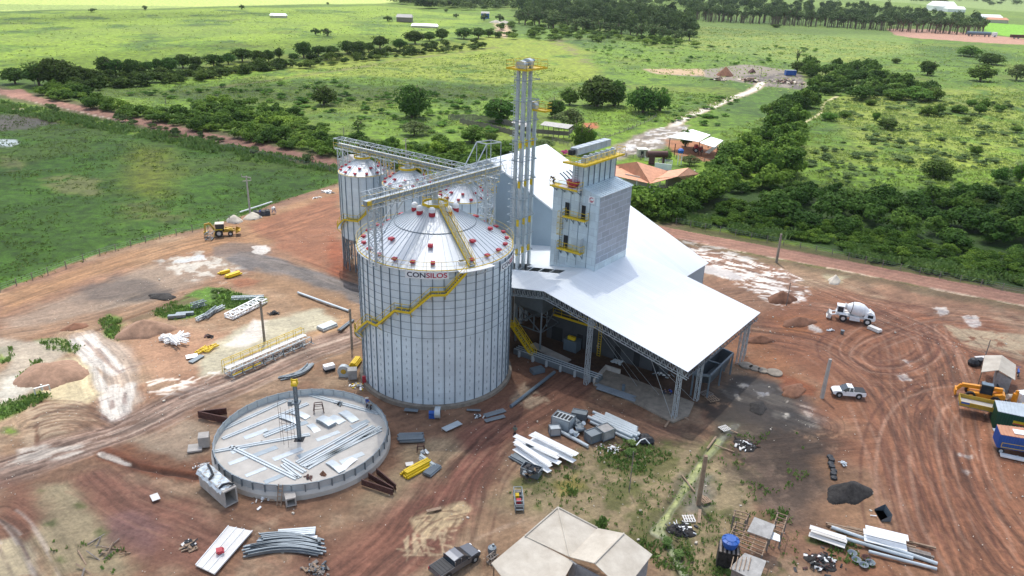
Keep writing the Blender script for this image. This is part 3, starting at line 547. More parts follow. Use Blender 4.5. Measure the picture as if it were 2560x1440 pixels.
# ground beneath and beside the shed and silo
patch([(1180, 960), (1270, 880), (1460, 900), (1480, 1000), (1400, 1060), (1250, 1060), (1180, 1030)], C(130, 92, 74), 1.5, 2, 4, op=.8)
patch([(1260, 780), (1420, 760), (1820, 900), (1820, 950), (1720, 1000), (1490, 930), (1270, 880)], C(84, 60, 46), 1, 1, 4, op=.9)  # brown soil, darkened further to paint the shade under the shed roof
patch([(1480, 1000), (1700, 1080), (1700, 1110), (1560, 1090), (1440, 1050)], C(112, 84, 70), 1, 1.5, 3, op=.8)
patch([(1270, 1000), (1310, 950), (1370, 1000), (1330, 1020)], C(198, 176, 150), .5, 1, 1.5, op=.7, thr=.42)
for p_, s_, k_ in ((TR, 5, 1), (T2, 5.5, .95), ([(1130, 1440), (1160, 1300), (1200, 1180), (1290, 1080)], 3.5, .8), ([(0, 1280), (60, 1330), (130, 1440), (150, 1500)], 3, .9), ([(240, 1180), (350, 1260), (520, 1330), (700, 1400)], 6, .6),
    ([(2050, 720), (2200, 780), (2330, 850), (2380, 1000), (2420, 1200), (2560, 1400)], 8, 1), ([(1880, 830), (2050, 860), (2200, 960), (2300, 1150), (2400, 1440)], 6, .95), ([(2560, 800), (2350, 790), (2200, 830), (2120, 880), (2180, 930), (2290, 930), (2360, 880)], 4.5, .9), ([(2560, 1000), (2400, 960), (2300, 1000), (2280, 1100), (2330, 1300), (2430, 1440)], 5, .9), ([(1780, 760), (1900, 740), (2100, 760), (2300, 830), (2560, 900)], 5, .8), ([(1700, 600), (1850, 660), (2030, 720), (2200, 760)], 6, .9),
    ([(0, 770), (250, 680), (520, 600), (640, 590), (845, 520)], 7, .8), ([(0, 840), (220, 800), (420, 735), (620, 690)], 6, .7), ([(560, 640), (700, 645), (900, 712), (1000, 760)], 4, .8), ([(190, 835), (250, 900), (300, 1040)], 5, .9), ([(280, 1060), (180, 1030), (80, 1060)], 5, .9), ([(1790, 970), (1900, 1000), (2040, 1060)], 5, 1), ([(1480, 1010), (1620, 1080), (1740, 1110)], 4, .7), ([(1850, 1120), (2000, 1110), (2200, 1090)], 8, .6), ([(1060, 1390), (1060, 1320), (1170, 1260)], 3, .8)): flow(p_, s_, k_)
# the long red road and its verges
RD = [(-200, 182), (0, 228), (850, 410), (1640, 573), (2560, 748), (3100, 850)]
stroke(RD, 14, C(98, 84, 58), soft=1.5, rag=1.8, op=.75, nsc=5)
stroke(RD, 6.6, C(152, 112, 94), soft=.5, rag=.5, k=2)
for o_ in (-2.6, -1.1, 1.0, 2.5): 
    c0 = W(RD); t_ = c0[-1]-c0[0]; t_ /= np.linalg.norm(t_); stroke(c0+np.array([-t_[1], t_[0]])*o_, .7, C(172, 130, 108), soft=.3, rag=.4, op=.6, world=True)
for o_ in (-1.8, 1.9): stroke(c0+np.array([-t_[1], t_[0]])*o_, .5, C(142, 98, 84), soft=.3, rag=.4, op=.6, world=True)
for o_ in (-3.4,): stroke(c0+np.array([-t_[1], t_[0]])*o_, .6, C(212, 186, 160), soft=.3, rag=.5, op=.8, world=True, brk=.5, wt=.5)
patch([(0, 224), (60, 222), (80, 236), (30, 244)], C(176, 130, 110), 1, 1.5, 6, k=2)
# build height of grass areas a little uneven
gi = np.nonzero((cls == 0) & ~inside(GX, GY, W3) | (cls == 1))[0]; x, y = GX[gi], GY[gi]; hgt[gi] += (fbm(x, y, 5, 70, 3)-.5)*.5+(fbm(x, y, 25, 71, 2)-.5)*.8
cls[gi[cls[gi] == 0]] = 4
fade = smooth(2, 6, np.abs(segd(GX[:0], GY[:0], c0)[0])) if False else None
terr = bpy.data.materials.new('terrain'); terr.use_nodes = True
t = terr.node_tree; N = t.nodes; L = t.links; b = N['Principled BSDF']; at_ = N.new('ShaderNodeAttribute'); at_.attribute_name = 'soil'
tc = N.new('ShaderNodeTexCoord'); nz = N.new('ShaderNodeTexNoise'); nz.inputs['Scale'].default_value = 2.2; nz.inputs['Detail'].default_value = 6; nz.inputs['Roughness'].default_value = .7; L.new(tc.outputs['Object'], nz.inputs[0])
mr = N.new('ShaderNodeMapRange'); mr.inputs['From Min'].default_value = .3; mr.inputs['From Max'].default_value = .7; mr.inputs['To Min'].default_value = .72; mr.inputs['To Max'].default_value = 1.28; L.new(nz.outputs[0], mr.inputs[0])
nz2 = N.new('ShaderNodeTexNoise'); nz2.inputs['Scale'].default_value = .25; nz2.inputs['Detail'].default_value = 8; nz2.inputs['Roughness'].default_value = .62; L.new(tc.outputs['Object'], nz2.inputs[0])
mr2 = N.new('ShaderNodeMapRange'); mr2.inputs['From Min'].default_value = .3; mr2.inputs['From Max'].default_value = .7; mr2.inputs['To Min'].default_value = .78; mr2.inputs['To Max'].default_value = 1.22; L.new(nz2.outputs[0], mr2.inputs[0])
mu = N.new('ShaderNodeMath'); mu.operation = 'MULTIPLY'; L.new(mr.outputs[0], mu.inputs[0]); L.new(mr2.outputs[0], mu.inputs[1])
nz3 = N.new('ShaderNodeTexNoise'); nz3.inputs['Scale'].default_value = .33; nz3.inputs['Detail'].default_value = 9; nz3.inputs['Roughness'].default_value = .78; L.new(tc.outputs['Object'], nz3.inputs[0])
mr3 = N.new('ShaderNodeMapRange'); mr3.inputs['From Min'].default_value = .36; mr3.inputs['From Max'].default_value = .62; mr3.inputs['To Min'].default_value = .42; mr3.inputs['To Max'].default_value = 1.3; L.new(nz3.outputs[0], mr3.inputs[0])
la = N.new('ShaderNodeAttribute'); la.attribute_name = 'lush'; mxl = N.new('ShaderNodeMix'); L.new(la.outputs['Fac'], mxl.inputs[0]); mxl.inputs[2].default_value = 1.0; L.new(mr3.outputs[0], mxl.inputs[3]); mu2 = N.new('ShaderNodeMath'); mu2.operation = 'MULTIPLY'; L.new(mu.outputs[0], mu2.inputs[0]); L.new(mxl.outputs[0], mu2.inputs[1]); mu = mu2
fa = N.new('ShaderNodeAttribute'); fa.attribute_name = 'flow'; fv = N.new('ShaderNodeVectorMath'); fv.operation = 'MULTIPLY'; fv.inputs[1].default_value = (.10, 1.15, 0); L.new(fa.outputs['Vector'], fv.inputs[0])
fn = N.new('ShaderNodeTexNoise'); fn.inputs['Scale'].default_value = 1; fn.inputs['Detail'].default_value = 3.5; fn.inputs['Roughness'].default_value = .62; L.new(fv.outputs[0], fn.inputs[0]); fr = N.new('ShaderNodeMapRange'); fr.inputs['From Min'].default_value = .38; fr.inputs['From Max'].default_value = .62; fr.inputs['To Min'].default_value = .58; fr.inputs['To Max'].default_value = 1.3; L.new(fn.outputs[0], fr.inputs[0])
fs = N.new('ShaderNodeSeparateXYZ'); L.new(fa.outputs['Vector'], fs.inputs[0]); fm = N.new('ShaderNodeMix'); L.new(fs.outputs[2], fm.inputs[0]); fm.inputs[2].default_value = 1.0; L.new(fr.outputs[0], fm.inputs[3]); mu3 = N.new('ShaderNodeMath'); mu3.operation = 'MULTIPLY'; L.new(mu.outputs[0], mu3.inputs[0]); L.new(fm.outputs[0], mu3.inputs[1]); mu = mu3
vm = N.new('ShaderNodeVectorMath'); vm.operation = 'SCALE'; L.new(at_.outputs['Color'], vm.inputs[0]); L.new(mu.outputs[0], vm.inputs['Scale']); L.new(vm.outputs[0], b.inputs['Base Color'])
rr = N.new('ShaderNodeMapRange'); rr.inputs['To Min'].default_value = .95; rr.inputs['To Max'].default_value = .12; wa = N.new('ShaderNodeAttribute'); wa.attribute_name = 'wetness'; L.new(wa.outputs['Fac'], rr.inputs[0]); L.new(rr.outputs[0], b.inputs['Roughness'])
b.inputs['Specular IOR Level'].default_value = .4
bp = N.new('ShaderNodeBump'); bp.inputs['Distance'].default_value = .25; ad = N.new('ShaderNodeMath'); ad.operation = 'MULTIPLY_ADD'; L.new(fm.outputs[0], ad.inputs[0]); ad.inputs[1].default_value = .8; L.new(nz.outputs[0], ad.inputs[2]); L.new(ad.outputs[0], bp.inputs['Height']); wm = N.new('ShaderNodeMapRange'); wm.inputs['To Min'].default_value = .6; wm.inputs['To Max'].default_value = .0; wm.inputs['From Max'].default_value = .6; L.new(wa.outputs['Fac'], wm.inputs[0]); L.new(wm.outputs[0], bp.inputs['Strength']); L.new(bp.outputs[0], b.inputs['Normal'])
hgt[wet > .6] *= .3
quad = (np.arange(NR-1)[:, None]*NC+np.arange(NC-1)[None, :]).ravel(); Q = np.stack([quad, quad+1, quad+1+NC, quad+NC], 1)
fc = cls[Q[:, 0]]
lush = smooth(.0, .03, np.clip(col[:, 1]-col[:, 0]*1.0, 0, 1))
ii = np.nonzero(inside(GX, GY, W3))[0]; col[ii] *= np.array([1.0, .99, .93])
col *= 1+lush[:, None]*np.array([.17, .13, -.25])
GZ = hgt-.12
def terrain(name, k):
    q = Q[fc == k]
    if not len(q): return
    ids, inv = np.unique(q, return_inverse=True); q = inv.reshape(-1, 4)
    me = bpy.data.meshes.new(name); me.vertices.add(len(ids)); me.vertices.foreach_set('co', np.stack([GX[ids], GY[ids], GZ[ids]], 1).astype(np.float32).ravel())
    me.loops.add(q.size); me.loops.foreach_set('vertex_index', q.astype(np.int32).ravel()); me.polygons.add(len(q)); me.polygons.foreach_set('loop_start', np.arange(0, q.size, 4, dtype=np.int32)); me.update()
    me.polygons.foreach_set('use_smooth', np.ones(len(q), bool))
    a = me.attributes.new('soil', 'FLOAT_COLOR', 'POINT'); a.data.foreach_set('color', np.concatenate([col[ids], np.ones((len(ids), 1))], 1).astype(np.float32).ravel())
    a = me.attributes.new('wetness', 'FLOAT', 'POINT'); a.data.foreach_set('value', wet[ids].astype(np.float32))
    a = me.attributes.new('flow', 'FLOAT_VECTOR', 'POINT'); a.data.foreach_set('vector', np.stack([FA[ids], FB[ids], FS[ids]*(1-lush[ids])], 1).astype(np.float32).ravel())
    a = me.attributes.new('lush', 'FLOAT', 'POINT'); a.data.foreach_set('value', lush[ids].astype(np.float32))
    me.materials.append(terr); o = bpy.data.objects.new(name, me); COL.objects.link(o); o['kind'] = 'structure'; return o
for nm, k in (('ground', 0), ('pasture', 1), ('red_dirt_road', 2), ('gravel_road', 3), ('field', 4), ('white_track', 5)): terrain(nm, k)
# ======================= SILOS ===========================================
def text_mesh(s, size=1.0, sx=1.0):
    cu = bpy.data.curves.new('lettering', 'FONT'); cu.body = s; cu.size = size; cu.extrude = .01; cu.offset = .018; o = bpy.data.objects.new('lettering', cu); COL.objects.link(o)
    dg = bpy.context.evaluated_depsgraph_get(); me = bpy.data.meshes.new_from_object(o.evaluated_get(dg)); bpy.data.objects.remove(o)
    vs = [(v.co.x*sx, v.co.y, v.co.z) for v in me.vertices]; fs = [tuple(p.vertices) for p in me.polygons]; bpy.data.meshes.remove(me); wd = max(v[0] for v in vs)
    return vs, fs, wd
M['ink'] = mat('dark_navy_ink', (.02, .025, .05), .5); M['inkr'] = mat('crimson_ink', (.45, .01, .05), .5)
def cyl(c, R, a, z): return Vector((c[0]+R*math.cos(a), c[1]+R*math.sin(a), z))
def curved_sign(parent, c, R, a0, z, wlen, hh):
    """white sign bent to the wall, lettered CONSILOS, reads left to right going counter-clockwise seen from outside"""
    n = 10; mb = MB()
    for i in range(n):
        b0, b1 = a0-wlen/2/R+wlen/R*i/n, a0-wlen/2/R+wlen/R*(i+1)/n
        mb.add([cyl(c, R, b0, z), cyl(c, R, b1, z), cyl(c, R, b1, z+hh), cyl(c, R, b0, z+hh)]+[cyl(c, R-.05, b0, z), cyl(c, R-.05, b1, z), cyl(c, R-.05, b1, z+hh), cyl(c, R-.05, b0, z+hh)], [(0, 1, 2, 3), (7, 6, 5, 4), (0, 4, 5, 1), (2, 6, 7, 3)])
    sg = mb.build('sign', 'white', parent); sg['label'] = 'white sign lettered CONSILOS'
    v1, f1, w1 = text_mesh('CON', hh*.86, 1.5); v2, f2, w2 = text_mesh('SILOS', hh*.86, 1.5); gap = .08; tot = w1+gap+w2; k = min(1, wlen*.92/tot)
    for vs, fs, off, mm in ((v1, f1, 0, 'ink'), (v2, f2, w1+gap, 'inkr')):
        q = MB(); out = []
        for x, y, zz in vs: a = a0+(-tot*k/2+(x+off)*k)/R; out.append(cyl(c, R+.012+zz*.3, a, z+hh*.2+y))
        q.add(out, fs); o = q.build('lettering', mm, None); o.parent = sg; o.location = (0, 0, 0)
        o.data.transform(Matrix.Translation(-parent.location))
def vent(parent, p, a, s=1.0):
    s *= .8
    """small red gooseneck roof vent: throat, hood, lip"""
    mb = MB(); r = Matrix.Rotation(a, 4, 'Z'); T = Matrix.Translation(p)@r@Matrix.Scale(s, 4)
    mb.box((0, 0, .12), (.42, .46, .26), mat=T); mb.add([T@V(x, y, z) for x, y, z in ((-.3, -.34, .22), (.42, -.34, .12), (.42, .34, .12), (-.3, .34, .22), (-.3, -.34, .42), (.3, -.34, .42), (.46, -.34, .2), (.46, .34, .2), (.3, .34, .42), (-.3, .34, .42))],
           [(0, 3, 2, 1), (4, 5, 8, 9), (5, 6, 7, 8), (0, 4, 9, 3), (0, 1, 6, 5, 4), (3, 9, 8, 7, 2), (1, 2, 7, 6)])
    return mb.build('roof_vent', 'red', parent)
def silo_body(t, c, R, zb, zr, cr, zc, nrib, seams, rim=.28):
    n = nrib*2
    MB().lathe([(R, zb), (R, zr)], (c[0], c[1], 0), n).build('wall', 'silo', t, smooth=True)
    rb = MB()
    for i in range(nrib):
        a = 2*math.pi*i/nrib; p = cyl(c, R+.06, a, zb); q = cyl(c, R+.06, a, zr); rb.beam(p, q, .085, .11, up=(math.cos(a), math.sin(a), 0))
    rb.build('stiffeners', 'rib', t)
    rf = MB().lathe([(R+rim, zr-.06), (R+rim, zr+.02), (cr, zc)], (c[0], c[1], 0), seams*2).build('roof', 'siloroof', t)
    sm = MB()
    for i in range(seams):
        a = 2*math.pi*(i+.5)/seams; sm.beam(cyl(c, R+rim-.02, a, zr+.06), cyl(c, cr, a, zc+.04), .035, .06)
    sm.build('roof_seams', 'galv', t)
def arc_stair(t, c, R, path, w_=.85, name='wall_stair'):
    """stair or landing segments on the wall: path of (angle, z)"""
    st = MB(); tr = MB(); hr = MB()
    for (a0, z0), (a1, z1) in zip(path[:-1], path[1:]):
        L = abs(a1-a0)*R; n = max(2, int(L/1.0)); flat = abs(z1-z0) < .25
        for rr in (R+.18, R+.18+w_):
            for i in range(n):
                b0, b1 = a0+(a1-a0)*i/n, a0+(a1-a0)*(i+1)/n; y0, y1 = z0+(z1-z0)*i/n, z0+(z1-z0)*(i+1)/n
                st.beam(cyl(c, rr, b0, y0), cyl(c, rr, b1, y1), .08, .30)
                if rr > R+.5:
                    for hh, th in ((1.05, .055), (.55, .045)): hr.beam(cyl(c, rr, b0, y0+hh), cyl(c, rr, b1, y1+hh), th)
                    hr.beam(cyl(c, rr, b0, y0), cyl(c, rr, b0, y0+1.05), .055)
        hr.beam(cyl(c, R+.18+w_, a1, z1), cyl(c, R+.18+w_, a1, z1+1.05), .055)
        k = max(2, int(math.hypot(L, z1-z0)/(.3 if not flat else .5)))
        for i in range(k):
            q = (i+.5)/k; a = a0+(a1-a0)*q; z = z0+(z1-z0)*q; tr.beam(cyl(c, R+.2, a, z), cyl(c, R+.16+w_, a, z), .24 if not flat else .5, .04)
        b = cyl(c, R+.1, a1, z1-1.0); st.beam(b, cyl(c, R+.1+w_, a1, z1-.1), .07)
    s = st.build(name, 'yellow', t)
    for q, nm, mm in ((tr, 'treads', 'galvd'), (hr, 'handrail', 'yellow')): o = q.build(nm, mm, None); o.parent = s; o.data.transform(Matrix.Translation(-t.location))
# ---- the big silo --------------------------------------------------------
BC = (-10.4, 96.0); BR = 10.2; BZ = 19.2
t = thing('grain_silo', (BC[0], BC[1], 0), 'huge cylindrical galvanised grain silo with red roof vents, zigzag yellow wall stair and large sign', 'silo')
MB().lathe([(BR+.55, 0-.2), (BR+.55, .42), (BR-.3, .45)], (BC[0], BC[1], 0), 96).build('foundation', 'concd', t)
silo_body(t, BC, BR, .42, BZ, 1.55, 24.6, 46, 64)
rg = MB()
for i in range(9):
    z = 18.3-i*1.02
    for k in range(96): a, b = 2*math.pi*k/96, 2*math.pi*(k+1)/96; rg.beam(cyl(BC, BR+.15, a, z), cyl(BC, BR+.15, b, z), .035)
rg.build('wind_rings', 'rib', t)
bm_ = MB()
for i in range(46):
    a = 2*math.pi*(i+.5)/46
    if math.sin(a) > .45: continue
    for k in range(9):
        z = 1.0+k*1.05+(.5 if i % 2 else 0)
        if z < 9.6: bm_.beam(cyl(BC, BR+.015, a, z), cyl(BC, BR+.015, a, z+.5), .03); bm_.beam(cyl(BC, BR+.015, a-.01, z+.25), cyl(BC, BR+.015, a+.01, z+.25), .03)
o_ = bm_.build('bolt_seams', 'rib', t); o_['kind'] = 'stuff'
# roof ring line, eave walkway edge and rail
q = MB()
rr_ = 5.4; zz_ = BZ+(24.6-BZ)*(BR+.28-rr_)/(BR+.28-1.55)
for k in range(64): a, b = 2*math.pi*k/64, 2*math.pi*(k+1)/64; q.beam(cyl(BC, rr_, a, zz_+.06), cyl(BC, rr_, b, zz_+.06), .08)
q.build('roof_ring', 'galvd', t)
q = MB(); pts = [cyl(BC, BR+.2, 2*math.pi*k/36, BZ+.08) for k in range(36)]; rail(q, pts, 1.15, .018, 1.9, closed=True)
for k in range(72): a, b = 2*math.pi*k/72, 2*math.pi*(k+1)/72; q.beam(cyl(BC, BR+.12, a, BZ+.12), cyl(BC, BR+.12, b, BZ+.12), .10, .12)
q.build('eave_rail', 'yellow', t)
cone_z = lambda r: BZ+.05+(24.6-BZ)*(BR+.28-r)/(BR+.28-1.55)
for k in range(24):
    a = -math.pi/2+2*math.pi*(k+.5)/24-.06
    if k == 1: continue
    vent(t, cyl(BC, 9.45, a, cone_z(9.45)), a)
for k in range(8): a = -math.pi/2+2*math.pi*k/8+.02; vent(t, cyl(BC, 7.2, a, cone_z(7.2)), a, 1.15)
for k in range(6):
    a = -math.pi/2+2*math.pi*k/6-.06 if k else -math.pi/2-.06
    a = (-1.62, -2.3, -2.9, -.75, -.1, 1.5)[k]; p = cyl(BC, 2.7, a, cone_z(2.7)); e = MB().tube(p+V(0, 0, -.2), p+V(0, 0, .35), .42, n=14); ex = e.build('exhaust_fan', 'red', t)
    h_ = MB().lathe([(.42, .35), (.40, .8), (.25, .98), (.01, 1.02)], p, 14).build('fan_hood', 'white', None); h_.parent = ex; h_.data.transform(Matrix.Translation(-t.location))
# crown platform
q = MB(); oc = [cyl(BC, 1.75, math.pi/8+math.pi*k/4, 24.62) for k in range(8)]
for a, b in zip(oc, oc[1:]+oc[:1]): q.beam(a+V(0, 0, .12), b+V(0, 0, .12), .06, .4)
rail(q, oc, 1.1, .025, 1.5, closed=True); q.build('crown_platform', 'yellow', t)
MB().lathe([(1.6, 24.4), (1.55, 24.7), (.5, 24.9), (.45, 25.6), (.02, 25.6)], (BC[0], BC[1], 0), 20).build('fill_collar', 'galv', t)
# roof stair from crown to the eave platform
a_st = cylhit(1180, 655, BC[0], BC[1], BR)[0]; st = MB(); tr = MB(); hr = MB()
rad = V(math.cos(a_st), math.sin(a_st), 0); tan_ = V(-rad.y, rad.x, 0)
p0 = cyl(BC, 1.8, a_st, cone_z(1.8)+.45); p1 = cyl(BC, BR+.1, a_st, BZ+.35)
for s_ in (-.42, .42):
    st.beam(p0+tan_*s_, p1+tan_*s_, .07, .22)
    for hh in (.55, 1.05): hr.beam(p0+tan_*s_+V(0, 0, hh), p1+tan_*s_+V(0, 0, hh), .045)
    for i in range(10): p = p0+(p1-p0)*i/9+tan_*s_; hr.beam(p, p+V(0, 0, 1.05), .045)
for i in range(44): p = p0+(p1-p0)*(i+.5)/44; tr.beam(p-tan_*.4, p+tan_*.4, .2, .05)
s = st.build('roof_stair', 'yellow', t)
for q, nm, mm in ((tr, 'treads', 'galv'), (hr, 'handrail', 'yellow')): o = q.build(nm, mm, None); o.parent = s; o.data.transform(Matrix.Translation(-t.location))
q = MB()
for i in range(5):
    b0 = a_st-.19+.09*i; q.add([cyl(BC, BR-.1, b0, BZ), cyl(BC, BR+1.1, b0, BZ), cyl(BC, BR+1.1, b0+.09, BZ), cyl(BC, BR-.1, b0+.09, BZ), cyl(BC, BR-.1, b0, BZ+.1), cyl(BC, BR+1.1, b0, BZ+.1), cyl(BC, BR+1.1, b0+.09, BZ+.1), cyl(BC, BR-.1, b0+.09, BZ+.1)], [(3, 2, 1, 0), (4, 5, 6, 7), (1, 2, 6, 5)])
    q.beam(cyl(BC, BR+.1, b0, BZ-1), cyl(BC, BR+1.0, b0, BZ), .06)
q.build('eave_platform', 'white', t)
a_h = cylhit(1160, 655, BC[0], BC[1], BR)[0]; q = MB().box(cyl(BC, BR-.9, a_h, BZ+.55), (.9, .9, .55), a_h); h = q.build('roof_hatch', 'white', t)
q = MB().box(cyl(BC, BR-.9, a_h, BZ+.84), (.6, .6, .05), a_h); o = q.build('hatch_opening', 'dark', None); o.parent = h; o.data.transform(Matrix.Translation(-t.location))
PX = [(1165, 680), (1114, 738), (1077, 735), (1025, 780), (988, 775), (944, 812), (922, 802), (894, 828)]
pth = [cylhit(px, py, BC[0], BC[1], BR+.8) for px, py in PX]
for i in (1, 3, 5): z_ = (pth[i][1]+pth[i+1][1])/2; pth[i] = (pth[i][0], z_); pth[i+1] = (pth[i+1][0], z_)
pth.append((pth[-1][0]-.05, pth[-1][1])); pth.append((pth[-1][0]-.42, pth[-1][1]-3.4)); pth.append((pth[-1][0]-.12, pth[-1][1])); pth.append((pth[-1][0]-.7, .6))
arc_stair(t, BC, BR, pth)
a_s, z_s = cylhit(1067, 698, BC[0], BC[1], BR+.2); curved_sign(t, BC, BR+.24, a_s, z_s, 5.4, 1.02)
a_s, z_s = cylhit(1268, 668, BC[0], BC[1], BR+.2); curved_sign(t, BC, BR+.24, a_s+.08, BZ-1.6, 5.3, .98)
# ---- three small silos on legs ------------------------------------------
SR, SZ0, SZ1, SZC = 4.25, 6.2, 18.2, 20.4
D1 = V(.79, -.613, 0)
def small_silo(loc, lab, stair_from):
    t = thing('small_silo', (loc[0], loc[1], 0), lab, 'silo', 'elevated small silos behind the big silo'); c = (0, 0)
    c = (loc[0], loc[1]); silo_body(t, c, SR, SZ0, SZ1, 1.25, SZC, 20, 32, .2)
    MB().lathe([(.35, 2.2), (.4, 2.6), (SR, SZ0)], (*c, 0), 32).build('hopper', 'galv', t, smooth=True)
    for k in range(20):
        a = 2*math.pi*k/20; p = MB().beam(cyl(c, SR+.02, a, 0), cyl(c, SR+.02, a, SZ0+.3), .17, .17, up=(math.cos(a), math.sin(a), 0)); p.build('leg', 'rib', t)
    q = MB()
    for k in range(0, 20, 2):
        a, b = 2*math.pi*k/20, 2*math.pi*(k+1)/20; q.beam(cyl(c, SR, a, .3), cyl(c, SR, b, SZ0-.4), .07); q.beam(cyl(c, SR, b, .3), cyl(c, SR, a, SZ0-.4), .07)
    for k in range(20):
        a, b = 2*math.pi*k/20, 2*math.pi*(k+1)/20; q.beam(cyl(c, SR, a, 3.2), cyl(c, SR, b, 3.2), .08)
    q.build('leg_bracing', 'galvd', t)
    cz = lambda r: SZ1+.05+(SZC-SZ1)*(SR+.2-r)/(SR+.2-1.25)
    for k in range(12): a = 2*math.pi*(k+.5)/12+.1; vent(t, cyl(c, 3.95, a, cz(3.95)), a, .85)
    for k in range(9): a = -math.pi/2+2*math.pi*k/9; vent(t, cyl(c, 2.95, a, cz(2.95)), a, .85)
    MB().lathe([(1.3, SZC-.1), (1.25, SZC+.55), (.5, SZC+.6), (.4, SZC+1.1)], (*c, 0), 20).build('fill_collar', 'galv', t)
    q = MB(); oc = [cyl(c, 1.5, math.pi/6*k, SZC+.5) for k in range(12)]
    for a, b in zip(oc, oc[1:]+oc[:1]): q.beam(a, b, .06, .35)
    rail(q, oc[5:]+oc[:2], 1.1, .03, 1.5); q.build('crown_platform', 'yellow', t)
    q = MB(); n = 30
    for k in range(n): a, b = 2*math.pi*k/n, 2*math.pi*(k+1)/n; q.beam(cyl(c, SR+.12, a, SZ1+.1), cyl(c, SR+.12, b, SZ1+.1), .09, .1)
    q.build('eave_ring', 'yellow', t)
    # ladder run from the crown to the back eave, with yellow hoops
    q = MB(); a = .5; p0, p1 = cyl(c, 1.5, a, SZC+.6), cyl(c, SR+.3, a, SZ1+.3); tt = V(-math.sin(a), math.cos(a), 0)
    for s_ in (-.35, .35):
        q.beam(p0+tt*s_, p1+tt*s_, .06, .16); q.beam(p0+tt*s_+V(0, 0, 1), p1+tt*s_+V(0, 0, 1), .05)
        for i in range(6): p = p0+(p1-p0)*i/5+tt*s_; q.beam(p, p+V(0, 0, 1), .05)
    for i in range(12): p = p0+(p1-p0)*(i+.5)/12; q.beam(p-tt*.35, p+tt*.35, .12, .03)
    rail(q, [p1-tt*1.1, p1+rad*0+V(math.cos(a), math.sin(a), 0)*.9-tt*1.1, p1+V(math.cos(a), math.sin(a), 0)*.9+tt*1.1, p1+tt*1.1], 1.1, .035, 1.2, toe=.15)
    q.build('roof_ladder', 'yellow', t)
    if stair_from is not None: arc_stair(t, c, SR, stair_from, .75)
    return t
SA = at((846+969)/2, 432, SZ1); sA = (-28.1, 134.9)
def onray(px, py, z, y): p = at(px, py, z); k = y/p.y; return (p.x*k, y)
def fit(L, R_, B, z=SZ1, R0_=SR):
    best = None
    for yy in np.arange(105, 150, .25):
        p = at((L+R_)/2, B-12, z); x = p.x*yy/p.y; c = [proj(cyl((x, yy), R0_+.2, a, z)) for a in np.linspace(0, 6.28, 40)]
        e = (min(k[0] for k in c)-L)**2+(max(k[0] for k in c)-R_)**2+3*(max(k[1] for k in c)-B)**2
        if best is None or e < best[0]: best = (e, x, yy)
    return best[1:]
cA, cB, cC = fit(846, 969, 444), fit(961, 1078, 476), fit(1098, 1222, 511)
aa = [cylhit(px, py, cA[0], cA[1], SR+.7) for px, py in ((932, 516), (895, 552), (862, 548), (845, 572))]
stA = [aa[0], (aa[1][0], (aa[1][1]+aa[2][1])/2), (aa[2][0], (aa[1][1]+aa[2][1])/2), aa[3], (aa[3][0]-.3, aa[3][1])]
small_silo(cA, 'leftmost of three small galvanised silos on legs, with a yellow stair across its wall', stA)
small_silo(cB, 'middle of three small galvanised silos, seen between the other two under the catwalk', None)
cc = [cylhit(1210, 470, cC[0], cC[1], SR+.6), ]
small_silo(cC, 'rightmost of three small galvanised silos, rising just behind the big silo roof', [(-.1, 17.5), (-.55, 13.5), (-.85, 13.5), (-1.25, 9.5)])
# ======================= CATWALK CONVEYORS ===============================
def gantry(name, p, q, w_, label, towers=(), conv=-.25, extra=0, hh=1.9, bays=26, belt=.75):
    p, q = Vector(p), Vector(q); t = thing(name, (p.x, p.y, 0), label, 'conveyor catwalk'); d = (q-p).normalized(); s_ = d.cross(V(0, 0, 1)).normalized(); u_ = s_.cross(d)
    MB_ = MB(); lattice(MB_, p+u_*hh/2, q+u_*hh/2, w_, hh, bays, .045, chord=.09); MB_.build('truss', 'galv', t)
    k = MB(); k.beam(p+s_*conv+u_*.45, q+s_*conv+u_*.45, belt*.8, .5); cv = k.build('conveyor_trough', 'galvm', t)
    k = MB(); k.beam(p+s_*conv+u_*.74, q+s_*conv+u_*.74, belt*.86, .05); o = k.build('trough_cover', 'galv', None); o.parent = cv; o.data.transform(Matrix.Translation(-t.location))
    k = MB(); k.beam(p-s_*(w_/2-.38)*(1 if conv > 0 else -1)*-1+u_*.12, q-s_*(w_/2-.38)*(1 if conv > 0 else -1)*-1+u_*.12, .7, .06); k.build('walkway', 'yellow', t)
    k = MB(); sd_ = s_*(w_/2+.05); rail(k, [p+sd_*(-1)+u_*hh*0, q+sd_*(-1)], 1.1, .02, 2.2); rail(k, [p+sd_, q+sd_], 1.1, .02, 2.2); k.build('handrail', 'yellow', t)
    k = MB()
    for i in range(bays): a = p+(q-p)*(i+.5)/bays; k.beam(a-s_*(w_/2+.35)+u_*-.05, a+s_*(w_/2+.35)+u_*-.05, .07, .1)
    k.build('crossbeams', 'galv', t)
    return t, d, s_
def tower(t, base, top, w_, bays, rz, r=.08, name='support_tower'):
    k = MB(); lattice(k, base, top, w_, w_, bays, r, up=(math.cos(rz), math.sin(rz), 0), chord=.14); return k.build(name, 'galv', t)
PA, PB, PC = Vector((*cA, 0)), Vector((*cB, 0)), Vector((*cC, 0)); dl = (PC-PA).normalized(); zg = 21.6
t1, d1, s1 = gantry('catwalk_conveyor', PA-dl*6.4+V(0, 0, zg), PC+dl*6.5+V(0, 0, zg), 1.9, 'long steel truss catwalk conveyor running over the three small silos', hh=1.8)
rz1 = math.atan2(dl.y, dl.x)
for k_, (c_, off) in enumerate(((PA, -5.2), (PA, 4.6), (PB, -4.4), (PB, 4.7), (PC, -4.5), (PC, 5.3))):
    b_ = c_+dl*off; tower(t1, b_, b_+V(0, 0, zg), 1.3, 11, rz1, .06)
